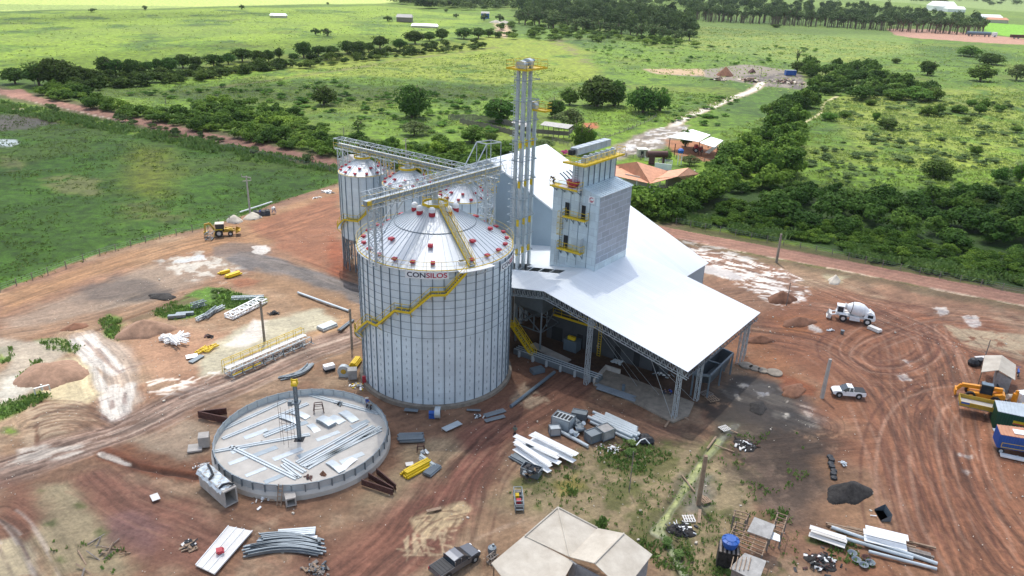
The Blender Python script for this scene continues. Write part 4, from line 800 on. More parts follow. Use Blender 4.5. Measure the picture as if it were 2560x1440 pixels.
for c_ in (PA, PB, PC): k = MB().tube(c_+V(0, 0, SZC+1), c_+V(0, 0, zg+.3), .3); k.build('downspout', 'galv', t1)
W0 = at(941, 662, BZ); zW = hz(W0.x, W0.y, 941, 512); Bc = V(*BC, 0); dv = (Bc-V(W0.x, W0.y, 0)).normalized()
far_end = Bc+dv*15.5; zE = hz(far_end.x, far_end.y, 1252, 425); zB = hz(BC[0], BC[1], 1088, 470)
zG = (zW+zB+zE)/3
# fit the direction of the upper catwalk from where its far end shows
best = None
for rr in np.arange(10, 30, .5):
    for az in np.arange(-1.2, 1.4, .02):
        e_ = Bc+V(math.cos(az), math.sin(az), 0)*rr; X = proj((e_.x, e_.y, zB)); er = (X[0]-1252)**2+(X[1]-428)**2
        if best is None or er < best[0]: best = (er, e_, rr, az)
far_end = best[1]
P0 = V(W0.x, W0.y, zB)-(V(far_end.x, far_end.y, 0)-V(W0.x, W0.y, 0)).normalized()*1.2; P1 = V(far_end.x, far_end.y, zB)
X0 = proj(P0)
t2, d2, s2 = gantry('catwalk_conveyor', P0, P1, 1.8, 'long upper steel truss catwalk conveyor crossing above the big silo roof', hh=1.7, bays=22)
rz2 = math.atan2(d2.y, d2.x)
tower(t2, V(W0.x, W0.y, BZ+.1), V(W0.x, W0.y, zB), 1.15, 7, rz2, .07)
k = MB(); pm = P0+d2*5.5
for s_ in (-.6, .6): k.beam(V(W0.x, W0.y, BZ+3.2)+s2*s_, pm+s2*s_, .11)
k.build('raking_strut', 'galv', t2)
tp = at(1212, 560, 0); T2 = P0+(P1-P0)*.87
tower(t2, V(T2.x, T2.y, 0), T2, 1.7, 18, rz2, .09)
k = MB(); T3 = P0+(P1-P0)*.72
for s_ in (-.6, .6): k.beam(T3+s2*s_, V(T2.x, T2.y, T2.z-3.6)+s2*s_-d2*.8, .11)
k.build('raking_strut', 'galv', t2)
k = MB(); p_ = P0+(P1-P0)*.9-V(0, 0, 0)
for s_ in (-.9, .9): k.beam(p_-d2*4.2+s2*s_+V(0, 0, 1.7), p_-d2*1.8+s2*s_+V(0, 0, 4.6), .11); k.beam(p_-d2*1.8+s2*s_+V(0, 0, 4.6), p_+d2*1.2+s2*s_+V(0, 0, 4.4), .11); k.beam(p_+d2*1.2+s2*s_+V(0, 0, 4.4), p_+d2*1.2+s2*s_+V(0, 0, 0), .11); k.beam(p_-d2*1.8+s2*s_+V(0, 0, 4.6), p_-d2*1.8+s2*s_, .11)
for dd, zz in ((-4.2, 1.7), (-1.8, 4.6), (1.2, 4.4)): k.beam(p_+d2*dd-s2*.9+V(0, 0, zz), p_+d2*dd+s2*.9+V(0, 0, zz), .11)
k.build('hoist_frame', 'galv', t2)
k = MB().tube(Bc+V(0, 0, 25.3), Bc+V(0, 0, zB+.3), .35); k.build('downspout', 'galv', t2)
k = MB().box(P0+V(0, 0, .5)+d2*.4, (.6, .5, .5), rz2); k.build('drive_box', 'yellow', t2)
# ======================= WAREHOUSE =======================================
WU = 23.4                                   # front gable plane
zr_, ze_ = 22.0, 7.2; Rf = at(1222, 397, zr_); Wn = (Rf-A0).dot(NX); En = (at(1647, 723, ze_)-A0).dot(NX); WU = ((Rf-A0).dot(UX)+(at(1647, 723, ze_)-A0).dot(UX))/2; LEN = 17.2

t = thing('warehouse', un(WU, Wn, 0), 'large grain warehouse with steep white sheet roof and blue-grey gable wall', 'warehouse')
sl_ = (zr_-ze_)/(Wn-En); Ln = Wn+(Wn-En)
def wp(u, n, z): return un(u, n, z)
oh = .5
r1 = MB().slab(wp(WU-oh, En-.6, ze_-.6*sl_), wp(WU+LEN, En-.6, ze_-.6*sl_), wp(WU+LEN, Wn, zr_), wp(WU-oh, Wn, zr_), .08); r1.build('roof', 'whroof', t)
r2 = MB().slab(wp(WU+LEN, Ln+.6, ze_-.6*sl_), wp(WU-oh, Ln+.6, ze_-.6*sl_), wp(WU-oh, Wn, zr_-.003), wp(WU+LEN, Wn, zr_-.003), .08); r2.build('roof', 'whroof', t)
for uu, nm in ((WU, 'gable_wall'), (WU+LEN-.3, 'gable_wall')):
    g = MB(); a, b, c, d, e = wp(uu, En, 0), wp(uu, En, ze_-.12), wp(uu, Wn, zr_-.12), wp(uu, Ln, ze_-.12), wp(uu, Ln, 0); off = UX*.15
    g.add([a, b, c, d, e]+[k+off for k in (a, b, c, d, e)], [(0, 1, 2, 3, 4), (9, 8, 7, 6, 5)]+[(i, 5+i, 5+(i+1) % 5, (i+1) % 5) for i in range(5)], [tuple(((k-En), z) for k, z in ((En, 0), (En, ze_), (Wn, zr_), (Ln, ze_), (Ln, 0)))]*2+[None]*5)
    g.build(nm, 'whwall', t)
for nn_ in (En, Ln):
    g = MB(); g.slab(wp(WU, nn_, 0), wp(WU+LEN, nn_, 0), wp(WU+LEN, nn_, ze_-.15), wp(WU, nn_, ze_-.15), .12); g.build('side_wall', 'whwall', t)
k = MB()
k.beam(wp(WU-oh, En-.6, ze_-.6*sl_-.02), wp(WU-oh, Wn, zr_-.02), .06, .25); k.beam(wp(WU-oh, Ln+.6, ze_-.6*sl_-.02), wp(WU-oh, Wn, zr_-.02), .06, .25); k.build('verge_flashing', 'white', t)
# ======================= SHED (open canopy) ==============================
SN, SL = 22.6, 23.4; SN2 = 46.0; HP = 12.0; HE = 7.6
t = thing('open_shed', un(0, SN, 0), 'wide open-sided shed with brilliant white sheet roof on lattice steel columns', 'shed')
zn = lambda n: HE+(HP-HE)*n/SN if n <= SN else HP-(HP-HE)*(n-SN)/SN
# right slope (whole)
MB().slab(un(0, 0, HE), un(SL+.3, 0, HE), un(SL+.3, SN, HP), un(0, SN, HP), .06).build('roof', 'whroof', t)
# left slope with slots cut for the elevators
k = MB(); u0, u1, u2, u3 = 7.2, 9.0, 10.8, 11.8
def ls(ua, ub, na, nb):
    a, b, c, d = un(ua, na, zn(na)), un(ua, nb, zn(nb)), un(ub, nb, zn(nb)), un(ub, na, zn(na)); k.slab(d, c, b, a, .06)
ls(0, 8.1, SN, SN2); ls(8.1, 9.9, SN, 25.6); ls(8.1, 9.9, 38.0, SN2); ls(9.9, 11.3, SN, 33.0); ls(9.9, 11.3, 37.4, SN2); ls(11.3, SL+.3, SN, SN2)
k.build('roof', 'whroof', t)
k = MB()
for nn_ in (27.5, 29.6, 31.6, 33.5, 35.6): k.beam(un(8.1, nn_, zn(nn_)-.12), un(9.9, nn_+.15, zn(nn_)-.12), .12)
k.build('purlins', 'galv', t)
k = MB()
def gtruss(uu, r=.045):
    for na, nb, nb_ in ((0.1, SN, 26), (SN, SN2, 26)): planar(k, un(uu, na, zn(na)-.12), un(uu, nb, zn(nb)-.12), 1.2, nb_, r, chord=.085)
gtruss(.25); gtruss(.75); gtruss(11.5); gtruss(SL-.2)
k.build('roof_truss', 'galv', t)
k = MB()
for i in range(1, 16):
    n_ = SN*i/16; k.beam(un(.2, n_, zn(n_)-.2), un(SL, n_, zn(n_)-.2), .08, .16)
planar(k, un(.2, .1, HE-.12), un(SL, .1, HE-.12), .8, 24, .05, chord=.09)
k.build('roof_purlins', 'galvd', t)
def column(u_, n_, base=None):
    z = zn(n_)-1.3; p = un(u_, n_, 0) if base is None else base; q = MB(); lattice(q, V(p.x, p.y, 0), V(p.x, p.y, z+1.1), .5, .5, int(z/.75), .035, up=tuple(NX), chord=.075); q.build('column', 'galv', t)
for px, py in ((1465, 960), (1685, 1045), (1740, 1000), (1858, 888)):
    p = at(px, py); d_ = p-A0; column(d_.dot(UX), max(.3, d_.dot(NX)), p)
for u_, n_ in ((20.5, 1.0), (.4, 34), (.4, 45), (22, 1.0)): column(u_, n_)
k = MB()
for px, py in ((1740, 1000), (1685, 1045)):
    b = at(px, py); k.beam(un(.4, 5.5, zn(5.5)-1.2), b+V(-.4, -.6, .2), .03); k.beam(un(.4, 12, zn(12)-1.2), at(1650, 990), .03); k.beam(un(.4, 13.5, zn(13.5)-1.2), at(1600, 955), .03); k.beam(un(.4, 14.3, zn(14.3)-1.0), un(.5, 7, 2.6), .03)
k.build('guy_wires', 'galv', t)
# ======================= DRYER TOWER =====================================
def hit_un(px, py, uu=None, nn=None):
    """pixel onto a vertical plane of constant u or n -> (u, n, z)"""
    d = Vector(ray(px, py)); o = V(0, 0, CH); ax = UX if uu is not None else NX; val = uu if uu is not None else nn; tt_ = (val-(o-A0).dot(ax))/d.dot(ax); p = o+d*tt_; r = p-A0; return r.dot(UX), r.dot(NX), p.z
DU0, DU1, DN0, DN1 = 11.5, 20.6, 21.6, 29.8; zt = 23.4
u_, n_, zc1 = hit_un(1460, 412, uu=DU0); u2_, n2_, zc2 = hit_un(1458, 500, uu=DU0); un_r, nn_r, zr2 = hit_un(1434, 400, uu=DU0)
t = thing('grain_dryer', un(DU0, DN0, 0), 'tall galvanised grain dryer tower with stepped top, yellow platforms and louvred side', 'grain dryer')
UN0, UN1 = 25.6, 29.4; zsl = 25.9; ztop = 31.0
u_, nA_, zA_ = hit_un(1459, 411, uu=DU0); u_, nB_, zB_ = hit_un(1459, 471, uu=DU0)
UN0 = nA_; ztop = zA_; zsl = zB_
un_, nL_, zL_ = hit_un(1432, 415, uu=DU0); UN1 = nL_
g = MB(); f1 = [un(DU0, DN1, 0), un(DU0, DN0, 0), un(DU0, DN0, zt), un(DU0, UN0, zsl), un(DU0, DN1, zsl)]; uvf = tuple((DN1-(k-A0).dot(NX), k.z) for k in f1); g.add(f1, [(0, 1, 2, 3, 4)], [uvf])
f2 = [un(DU1, (k-A0).dot(NX), k.z) for k in f1]; g.add(f2, [(4, 3, 2, 1, 0)], [uvf[::-1]])
for a, b, c, d in ((f1[0], f1[4], f2[4], f2[0]),): g.add([a, b, c, d], [(3, 2, 1, 0)], [((0, 0), (9, 0), (9, 20), (0, 20))])
g.add([f1[4], f1[3], f2[3], f2[4]], [(0, 1, 2, 3)], [((0, 0), (4, 0), (4, 9), (0, 9))])
g.build('body', 'dryer', t)
g = MB(); g.slab(un(DU0+.1, DN0-.03, 12.9), un(DU1-.05, DN0-.03, 12.9), un(DU1-.05, DN0-.03, zt), un(DU0+.1, DN0-.03, zt), .05); g.build('louvre_side', 'dryer2', t)
g = MB(); g.slab(un(DU0, DN0, 0), un(DU1, DN0, 0), un(DU1, DN0, zt-.02), un(DU0, DN0, zt-.02), .05); g.build('side_wall', 'dryer', t)
g = MB(); g.slab(un(DU0-.15, DN0-.2, zt-.05), un(DU1+.1, DN0-.2, zt-.05), un(DU1+.1, UN0, zsl+.05), un(DU0-.15, UN0, zsl+.05), .05)
for i in range(14): uu = DU0+(DU1-DU0)*i/13; g.beam(un(uu, DN0-.15, zt+.03), un(uu, UN0, zsl+.12), .06)
g.build('sloping_roof', 'dryer', t)
cu = un((DU0+DU1)/2, (UN0+UN1)/2, 0); 
g = MB(); fr = [un(DU0+.02, UN1, zsl-1), un(DU0+.02, UN0, zsl-1), un(DU1-.1, UN0, zsl-1), un(DU1-.1, UN1, zsl-1)]; tp_ = [V(p.x, p.y, ztop) for p in fr]
for i in range(4): a, b = fr[i], fr[(i+1) % 4]; L_ = (b-a).length; g.add([a, b, tp_[(i+1) % 4], tp_[i]], [(0, 1, 2, 3)], [((0, 0), (L_, 0), (L_, 6), (0, 6))])
g.add(tp_, [(0, 1, 2, 3)]); g.build('upper_section', 'dryer', t)
g = MB()
for i in range(7): uu = DU0+(DU1-DU0)*(i+.02)/6.05; g.beam(un(uu, UN0-.06, zsl), un(uu, UN0-.06, ztop), .12)
g.build('upper_ribs', 'rib', t)
g = MB(); zp = ztop+.1
g.slab(un(DU0-.9, UN0-1.0, zp), un(DU1+.8, UN0-1.0, zp), un(DU1+.8, UN0+.2, zp), un(DU0-.9, UN0+.2, zp), .08); g.slab(un(DU0-1.2, UN0-1.0, zp+.002), un(DU0, UN0-1.0, zp+.002), un(DU0, UN1+1, zp+.002), un(DU0-1.2, UN1+1, zp+.002), .08)
g.beam(un(DU0-1.2, UN0-1.0, zp-.05), un(DU1+.8, UN0-1.0, zp-.05), .06, .28); g.beam(un(DU0-1.2, UN0-1.0, zp-.05), un(DU0-1.2, UN1+1, zp-.05), .06, .28)
rail(g, [un(DU0-1.2, UN1+1, zp), un(DU0-1.2, UN0-1, zp), un(DU1+.8, UN0-1, zp), un(DU1+.8, UN0+.5, zp)], 1.1, .03, 1.5); tpf = g.build('top_platform', 'yellow', t)
g = MB(); g.box(un((DU0+DU1)/2+.2, UN0+1.9, ztop+1.55), (9.2, 1.25, 1.0), ANG)
for i in range(6): p = un(DU0+.9+i*1.42, UN0+1.9, ztop+1.56); g.box(p, (.07, 1.3, 1.05), ANG)
fh = g.build('top_conveyor', 'galv', t)
g = MB(); g.box(un(DU0-.4, UN0+1.9, ztop+1.5), (.8, .7, .7), ANG); g.build('drive_motor', 'dark', t)
for i in range(6): g = MB(); p = un(DU0+.9+i*1.5, UN0+.35, ztop+.45); g.box(p, (.95, .8, .8), ANG); g.tube(p+V(0, 0, .3), p+V(0, 0, .62), .3); g.build('inlet_box', 'galv', t)
# platforms on the front face: n0,n1,z from pixels on the plane u=DU0
def plat(p0, p1, out=1.0, h=1.1, nm='platform'):
    _, na, za = hit_un(*p0, uu=DU0-out); _, nb, zb = hit_un(*p1, uu=DU0-out); z = (za+zb)/2; na, nb = min(na, nb), max(na, nb)
    g = MB(); g.slab(un(DU0-out, na, z), un(DU0-.02, na, z), un(DU0-.02, nb, z), un(DU0-out, nb, z), .06); g.beam(un(DU0-out, na, z), un(DU0-out, nb, z), .06, .28)
    rail(g, [un(DU0-.1, na, z), un(DU0-out, na, z), un(DU0-out, nb, z), un(DU0-.1, nb, z)], h, .03, 1.4)
    o = g.build(nm, 'yellow', t); b = MB()
    for i in range(4): n_ = na+(nb-na)*(i+.2)/3.4; b.beam(un(DU0-.05, n_, z-1.0), un(DU0-out+.1, n_, z-.1), .09); b.beam(un(DU0-.08, n_, z-1.1), un(DU0-.08, n_, z-.1), .09)
    q = b.build('brackets', 'rib', None); q.parent = o; q.data.transform(Matrix.Translation(-t.location)); return na, nb, z
pa = plat((1374, 463), (1443, 478), 1.6); pb_ = plat((1406, 540), (1462, 555), 1.0); pc_ = plat((1391, 620), (1451, 636), 1.0)

g = MB(); g.slab(un(DU0-1.6, pa[0], pa[2]+.02), un(DU0+.0, pa[0], pa[2]+.02), un(DU0+0, pa[1]-1.2, pa[2]+.02), un(DU0-1.6, pa[1]-1.2, pa[2]+.02), .05); g.build('deck_grating', 'offwhite', t)
for (px, py), (h_) in (((1417, 537), 2.1), ((1457, 545), 2.1), ((1413, 618), 2.1)):
    _, n_, z_ = hit_un(px, py, uu=DU0-.04); g = MB(); g.box(un(DU0-.06, n_, z_+h_/2-.2), (.08, .72, h_), ANG); g.build('door_opening', 'dark', t)
_, n_, z_ = hit_un(1452, 630, uu=DU0-.5); g = MB(); g.box(un(DU0-.5, n_, z_+1.0), (.9, .06, 2.1), ANG); g.build('open_door', 'galv', t)
def ladder(px0, py0, px1, py1, cage=None):
    _, n0, z0 = hit_un(px0, py0, uu=DU0-.3); _, n1, z1 = hit_un(px1, py1, uu=DU0-.3); nm_ = (n0+n1)/2; g = MB()
    for s_ in (-.25, .25): g.beam(un(DU0-.3, nm_+s_, z0), un(DU0-.3, nm_+s_, z1), .07)
    for i in range(int(abs(z1-z0)/.35)): z = min(z0, z1)+.35*i; g.beam(un(DU0-.3, nm_-.25, z), un(DU0-.3, nm_+.25, z), .045)
    lo = g.build('ladder', 'galv' if not cage else 'rib', t)
    if cage:
        g = MB()
        for i in range(5): n_ = nm_-.4+.2*i; g.beam(un(DU0-.9, n_, min(z0, z1)+2), un(DU0-.9, n_, max(z0, z1)), .04)
        for i in range(int(abs(z1-z0)/.9)-1):
            z = min(z0, z1)+2+.9*i; g.path([un(DU0-.3, nm_-.4, z), un(DU0-.9, nm_-.4, z), un(DU0-.9, nm_+.4, z), un(DU0-.3, nm_+.4, z)], .03, 4)
        q = g.build('safety_cage', 'yellow', None); q.parent = lo; q.data.transform(Matrix.Translation(-t.location))
ladder(1449, 545, 1453, 465); ladder(1400, 615, 1405, 530, True); ladder(1389, 660, 1391, 600)
_, n0, z0 = hit_un(1438, 412, uu=DU0); g = MB(); 
for s_ in (-.25, .25): g.beam(un(DU0-.25, UN1-.9+s_, zsl), un(DU0-.25, UN1-.9+s_, ztop), .07)
for i in range(14): g.beam(un(DU0-.25, UN1-1.15, zsl+.35*i), un(DU0-.25, UN1-.65, zsl+.35*i), .045)
g.build('ladder', 'rib', t)
g = MB()
for n_ in (23.2, 25.0, 26.6, 28.2): g.beam(un(DU0-.02, n_, 12), un(DU0-.02, n_, zsl if n_ > UN0 else zt-.1), .07, .05)
g.build('wall_seams', 'rib', t)
# emblem
_, n_, z_ = hit_un(1479, 500, uu=DU0-.06); g = MB(); g.box(un(DU0-.06, n_, z_), (.05, 1.05, 1.05), ANG); sg = g.build('sign', 'white', t); sg['label'] = 'white square sign with a crimson swoosh ring emblem'
g = MB(); 
def arc(a0, a1, r0, th0, th1, n=12):
    for i in range(n):
        qs = []
        for k in (i, i+1):
            a = math.radians(a0+(a1-a0)*k/n); th = th0+(th1-th0)*math.sin(math.pi*k/n)
            for r in (r0-th, r0): qs.append(un(DU0-.10, n_-r*math.cos(a), z_+r*math.sin(a)))
        g.quad(qs[0], qs[2], qs[3], qs[1])
arc(30, 200, .38, .02, .14); arc(200, 370, .38, .02, .16); arc(150, 330, .20, .02, .10)
o = g.build('emblem', 'inkr', None); o.parent = sg; o.data.transform(Matrix.Translation(-t.location))
# the two red cyclone fans on the high deck, and the worker beside them
for i, off in enumerate((0, 1.7)):
    p = un(DU0-.1+off, pa[0]+1.75, pa[2]+.1)
    t_ = thing('exhaust_cowl', p, ('nearer' if i == 0 else 'farther')+' red exhaust fan cowl with two grey duct arms on the dryer deck', 'fan', 'red fan cowls on the dryer deck')
    MB().lathe([(.75, 0), (1.0, .5), (1.05, .9), (.95, .92), (.6, .5), (.02, .45)], p, 18).build('cowl', 'red', t_)
    for s_ in (-.4, .4):
        a = p+NX*.7+UX*s_+V(0, 0, .7); MB().path([a, a+NX*.8+V(0, 0, .6), a+NX*1.5+V(0, 0, 1.0)], .11, 8).build('duct_arm', 'galvd', t_)
# ======================= ELEVATORS =======================================
def elevator(u_, n_, ztp, lab, plat_, ladder_):
    b = un(u_, n_, 0); t = thing('bucket_elevator', b, lab, 'bucket elevator', 'bucket elevators through the shed roof'); s_ = NX*.5
    for k_ in (-1, 1):
        g = MB(); p = b+s_*k_; g.box(p+V(0, 0, ztp/2), (.36, .45, ztp), ANG)
        for i in range(int(ztp/3.2)): g.box(p+V(0, 0, 3.2*i+2), (.44, .54, .10), ANG)
        g.build('trunk', 'galv', t)
    g = MB(); a = b+V(0, 0, ztp); n = 8; prof = []
    for i in range(n+1): th = math.pi*i/n; prof.append((math.cos(th)*.8, math.sin(th)*.45+.55))
    prof = [(.8, 0)]+prof+[(-.8, 0)]; vs = [a+NX*x+UX*-.38+V(0, 0, z) for x, z in prof]+[a+NX*x+UX*.38+V(0, 0, z) for x, z in prof]; m_ = len(prof)
    g.add(vs, [tuple(range(m_)), tuple(range(2*m_-1, m_-1, -1))]+[(i, m_+i, m_+(i+1) % m_, (i+1) % m_) for i in range(m_)]); g.build('head', 'galv', t)
    g = MB(); g.tube(a+UX*.3+V(0, 0, .6), a+UX*1.25+V(0, 0, .6), .28); g.box(a+UX*.75+V(0, 0, .3), (.5, .5, .5), ANG); g.build('drive_motor', 'rib', t)
    for z in (12.8, 17.5, 23.5, 29.5):
        if z < ztp-3: g = MB(); g.box(b-s_+V(0, 0, z)-UX*.29, (.14, .40, 1.05), ANG); g.build('inspection_hatch', 'yellow', t)
    if ladder_:
        g = MB()
        for i in range(10):
            z = V(0, 0, 12.5+2.9*i); c4 = [b+NX*x+UX*y+z for x, y in ((-.95, -.4), (.95, -.4), (.95, 3.3), (-.95, 3.3))]
            for p, q in zip(c4, c4[1:]+c4[:1]): g.beam(p, q, .06, .12)
            for p, q in ((0, 1), (1, 2), (3, 0)): g.beam(c4[p], c4[q]+V(0, 0, 2.9), .04)
        g.build('tie_frames', 'galvm', t)
        g = MB(); o_ = b+s_*1.9
        for k_ in (-.22, .22): g.beam(o_+NX*k_, o_+NX*k_+V(0, 0, ztp), .06)
        for i in range(int(ztp/.4)): g.beam(o_-NX*.22+V(0, 0, .4*i), o_+NX*.22+V(0, 0, .4*i), .05)
        for i in range(int(ztp/1.2)-2):
            z = 3+1.2*i; g.path([o_-NX*.35+V(0, 0, z), o_-NX*.35-UX*.6+V(0, 0, z), o_+NX*.35-UX*.6+V(0, 0, z), o_+NX*.35+V(0, 0, z)], .03, 4)
        g.build('ladder', 'galv', t)
    if plat_:
        du0, du1, dn0, dn1 = plat_; z = ztp-.1; g = MB(); c4 = [b+UX*du0+NX*dn0, b+UX*du1+NX*dn0, b+UX*du1+NX*dn1, b+UX*du0+NX*dn1]; c4 = [V(p.x, p.y, z) for p in c4]
        g.slab(*c4, .08); 
        for a_, b_ in zip(c4, c4[1:]+c4[:1]): g.beam(a_, b_, .06, .26)
        rail(g, c4, 1.1, .028, 1.6, closed=True); g.build('head_platform', 'yellow', t)
    return t
zt1 = 40.3
elevator(8.15, 34.1, zt1, 'front bucket elevator, twin grey trunks with caged ladder on its left, full height', (-1.1, 3.9, -1.7, 1.9), True)
elevator(9.65, 34.1, zt1+.2, 'middle bucket elevator, twin grey trunks rising to the shared yellow head platform', None, False)
zt3 = hz(*un(11.15, 34.1)[:2], 1331, 270)
elevator(11.15, 34.1, zt3, 'rear bucket elevator, the shorter one with its own small yellow platform', (-.7, .9, -2.8, -.5), False)
# ======================= CLOUDS (high above, out of view) ================
cm = bpy.data.materials.new('cloud'); cm.use_nodes = True; t_ = cm.node_tree; N = t_.nodes; L = t_.links; N.remove(N['Principled BSDF'])
tr = N.new('ShaderNodeBsdfTransparent'); tl = N.new('ShaderNodeBsdfTranslucent'); tl.inputs[0].default_value = (.95, .96, 1, 1); at_ = N.new('ShaderNodeAttribute'); at_.attribute_name = 'cover'
tc = N.new('ShaderNodeTexCoord'); nz = N.new('ShaderNodeTexNoise'); nz.inputs['Scale'].default_value = .022; nz.inputs['Detail'].default_value = 3; L.new(tc.outputs['Object'], nz.inputs[0])
mr = N.new('ShaderNodeMapRange'); mr.inputs['From Min'].default_value = .3; mr.inputs['From Max'].default_value = .6; mr.inputs['To Min'].default_value = .55; L.new(nz.outputs[0], mr.inputs[0])
mu = N.new('ShaderNodeMath'); mu.operation = 'MULTIPLY'; L.new(at_.outputs['Fac'], mu.inputs[0]); L.new(mr.outputs[0], mu.inputs[1]); mx = N.new('ShaderNodeMixShader'); L.new(mu.outputs[0], mx.inputs[0]); L.new(tr.outputs[0], mx.inputs[1]); L.new(tl.outputs[0], mx.inputs[2]); L.new(mx.outputs[0], N['Material Output'].inputs[0])
def cloud(pts, dens, soft=16, H_=420):
    """cloud whose shade falls on the ground patch given by pts"""
    P_ = np.array(pts, float) if not isinstance(pts[0], tuple) or len(pts[0]) == 3 else W(pts); off = np.array([sd.x, sd.y])*H_/sd.z
    x0, y0 = P_.min(0)-soft*1.5; x1, y1 = P_.max(0)+soft*1.5; n = 60; X, Y = np.meshgrid(np.linspace(x0, x1, n), np.linspace(y0, y1, n)); X, Y = X.ravel(), Y.ravel()
    d, _ = segd(X, Y, P_, True); s_ = np.where(inside(X, Y, P_), d, -d)+(fbm(X, Y, 30, int(abs(x0))+3, 3)-.5)*soft*1.4; al = smooth(-soft*.6, soft, s_)
    z = np.sqrt(np.clip(al, 0, 1))*18+fbm(X, Y, 25, 5, 4)*12*al
    me = bpy.data.meshes.new('cloud'); vs = np.stack([X+off[0], Y+off[1], H_+z-10], 1); vs2 = np.stack([X+off[0], Y+off[1], H_-z*.5-10.5], 1)
    q = (np.arange(n-1)[:, None]*n+np.arange(n-1)[None, :]).ravel(); q = np.stack([q, q+1, q+1+n, q+n], 1); k = al[q].max(1) > .01; q = q[k]
    me.from_pydata(np.concatenate([vs, vs2]).tolist(), [], q.tolist()+(q[:, ::-1]+n*n).tolist()); a = me.attributes.new('cover', 'FLOAT', 'POINT'); a.data.foreach_set('value', (np.concatenate([al, al*.35])*dens).astype(np.float32))
    me.materials.append(cm); me.shade_smooth(); o = bpy.data.objects.new('cloud', me); COL.objects.link(o); o['kind'] = 'structure'
cloud([(-400, 1500), (60, 1100), (300, 1060), (560, 960), (880, 860), (900, 640), (1230, 640), (1400, 800), (1900, 700), (2560, 760), (3000, 900), (2900, 1700), (1280, 1800), (-400, 1700)], .66, 7)
cloud([(-500, 240), (0, 262), (300, 290), (600, 350), (850, 400), (850, 450), (700, 500), (500, 560), (250, 630), (0, 720), (-500, 850)], .85, 7)
cloud([(1700, 560), (1700, 520), (1850, 470), (2050, 440), (2300, 470), (2560, 480), (2900, 520), (2900, 860), (2560, 735), (2100, 650)], .72, 8)
cloud([(0, 150), (500, 110), (900, 85), (1200, 110), (900, 150), (500, 190), (150, 235), (-100, 225)], .6, 14)
cloud([(200, 225), (600, 200), (1000, 205), (1260, 215), (1290, 245), (900, 262), (500, 262)], .6, 12)
cloud([(-200, 50), (300, 30), (900, 30), (600, 42), (0, 62)], .5, 30)
cloud([(1280, 30), (1700, 0), (2500, 40), (2400, 85), (1750, 90), (1300, 70)], .45, 25)
# ======================= VEGETATION ======================================
def leafcloud(r, rs, ncl, nl, leaf, flat=.8, base=.0, jit=.25, seed=1, up=.35):
    """crown of leaf faces grouped in clumps on a lumpy body; unit radius 1, z from 0 up to ~2*flat"""
    g = np.random.default_rng(seed); out = []
    c = g.normal(size=(ncl, 3)); c /= np.linalg.norm(c, axis=1)[:, None]; c *= (g.uniform(.35, 1, ncl)**.5)[:, None]*(1-rs*.6); dk = g.normal(size=(6, 3)); dk /= np.linalg.norm(dk, axis=1)[:, None]; c *= (.74+.42*np.clip((c@dk.T).max(1), 0, 1)**2)[:, None]; c[:, 2] = c[:, 2]*flat+flat
    c[:, :2] *= (1-.35*np.clip(c[:, 2]/(2*flat)-.55, 0, 1)*1.6)[:, None]
    for k in range(ncl):
        rr = rs*g.uniform(.65, 1.25); n = int(nl*g.uniform(.7, 1.3)); d = g.normal(size=(n, 3)); d /= np.linalg.norm(d, axis=1)[:, None]; d[:, 2] = np.where(d[:, 2] < -.3, -d[:, 2], d[:, 2])
        p = c[k]+d*rr*g.uniform(.75, 1.08, (n, 1))*np.array([1, 1, .8]); nrm = d+g.normal(size=(n, 3))*.55+np.array([0, 0, up]); nrm /= np.linalg.norm(nrm, axis=1)[:, None]
        a = np.cross(nrm, g.normal(size=(n, 3))); a /= np.linalg.norm(a, axis=1)[:, None]; b = np.cross(nrm, a); s_ = leaf*g.uniform(.6, 1.35, (n, 1))
        out.append(np.stack([p-a*s_*.5, p+b*s_*.45, p+a*s_*.6, p-b*s_*.4], 1))
    q = np.concatenate(out); q[:, :, 2] = np.maximum(q[:, :, 2], base); return q.astype(np.float32)     # (n,4,3)
def qmesh(name, q, material, tone=None):
    q = np.ascontiguousarray(q, np.float32); n = len(q); me = bpy.data.meshes.new(name); me.vertices.add(n*4); me.vertices.foreach_set('co', q.ravel()); me.loops.add(n*4); me.loops.foreach_set('vertex_index', np.arange(n*4, dtype=np.int32))
    me.polygons.add(n); me.polygons.foreach_set('loop_start', np.arange(0, n*4, 4, dtype=np.int32)); me.update(); me.materials.append(M[material]); a_ = me.attributes.new('tone', 'FLOAT', 'POINT'); tn_ = np.random.default_rng(n).uniform(.8, 1.2, n) if tone is None else np.asarray(tone); a_.data.foreach_set('value', np.repeat(tn_, 4).astype(np.float32)); return me
KIND = {}
for nm, mt, sh in (('dark', 'leafA', [(.33, 56, 90, .10, .8), (.25, 76, 70, .095, 1.0), (.38, 44, 100, .105, .72)]), ('mid', 'leafB', [(.32, 52, 90, .10, .75), (.28, 60, 80, .10, .95)]), ('grey', 'leafC', [(.36, 28, 64, .11, .7)]), ('cone', 'leafA', [(.26, 44, 50, .10, 1.5)]), ('far', 'leafF', [(.42, 14, 34, .2, .85), (.45, 12, 36, .22, .75)])):
    KIND[nm] = []
    for i, (rs, nc, nl, lf, fl) in enumerate(sh):
        q = leafcloud(1, rs, nc, nl, lf, fl, seed=len(KIND)*10+i)
        if nm == 'cone': z = q[:, :, 2:3]/(2*fl); q[:, :, :2] *= np.clip(1.25-1.0*z, .15, 1.2)
        KIND[nm].append((qmesh(nm+'_crown', q, mt), fl))
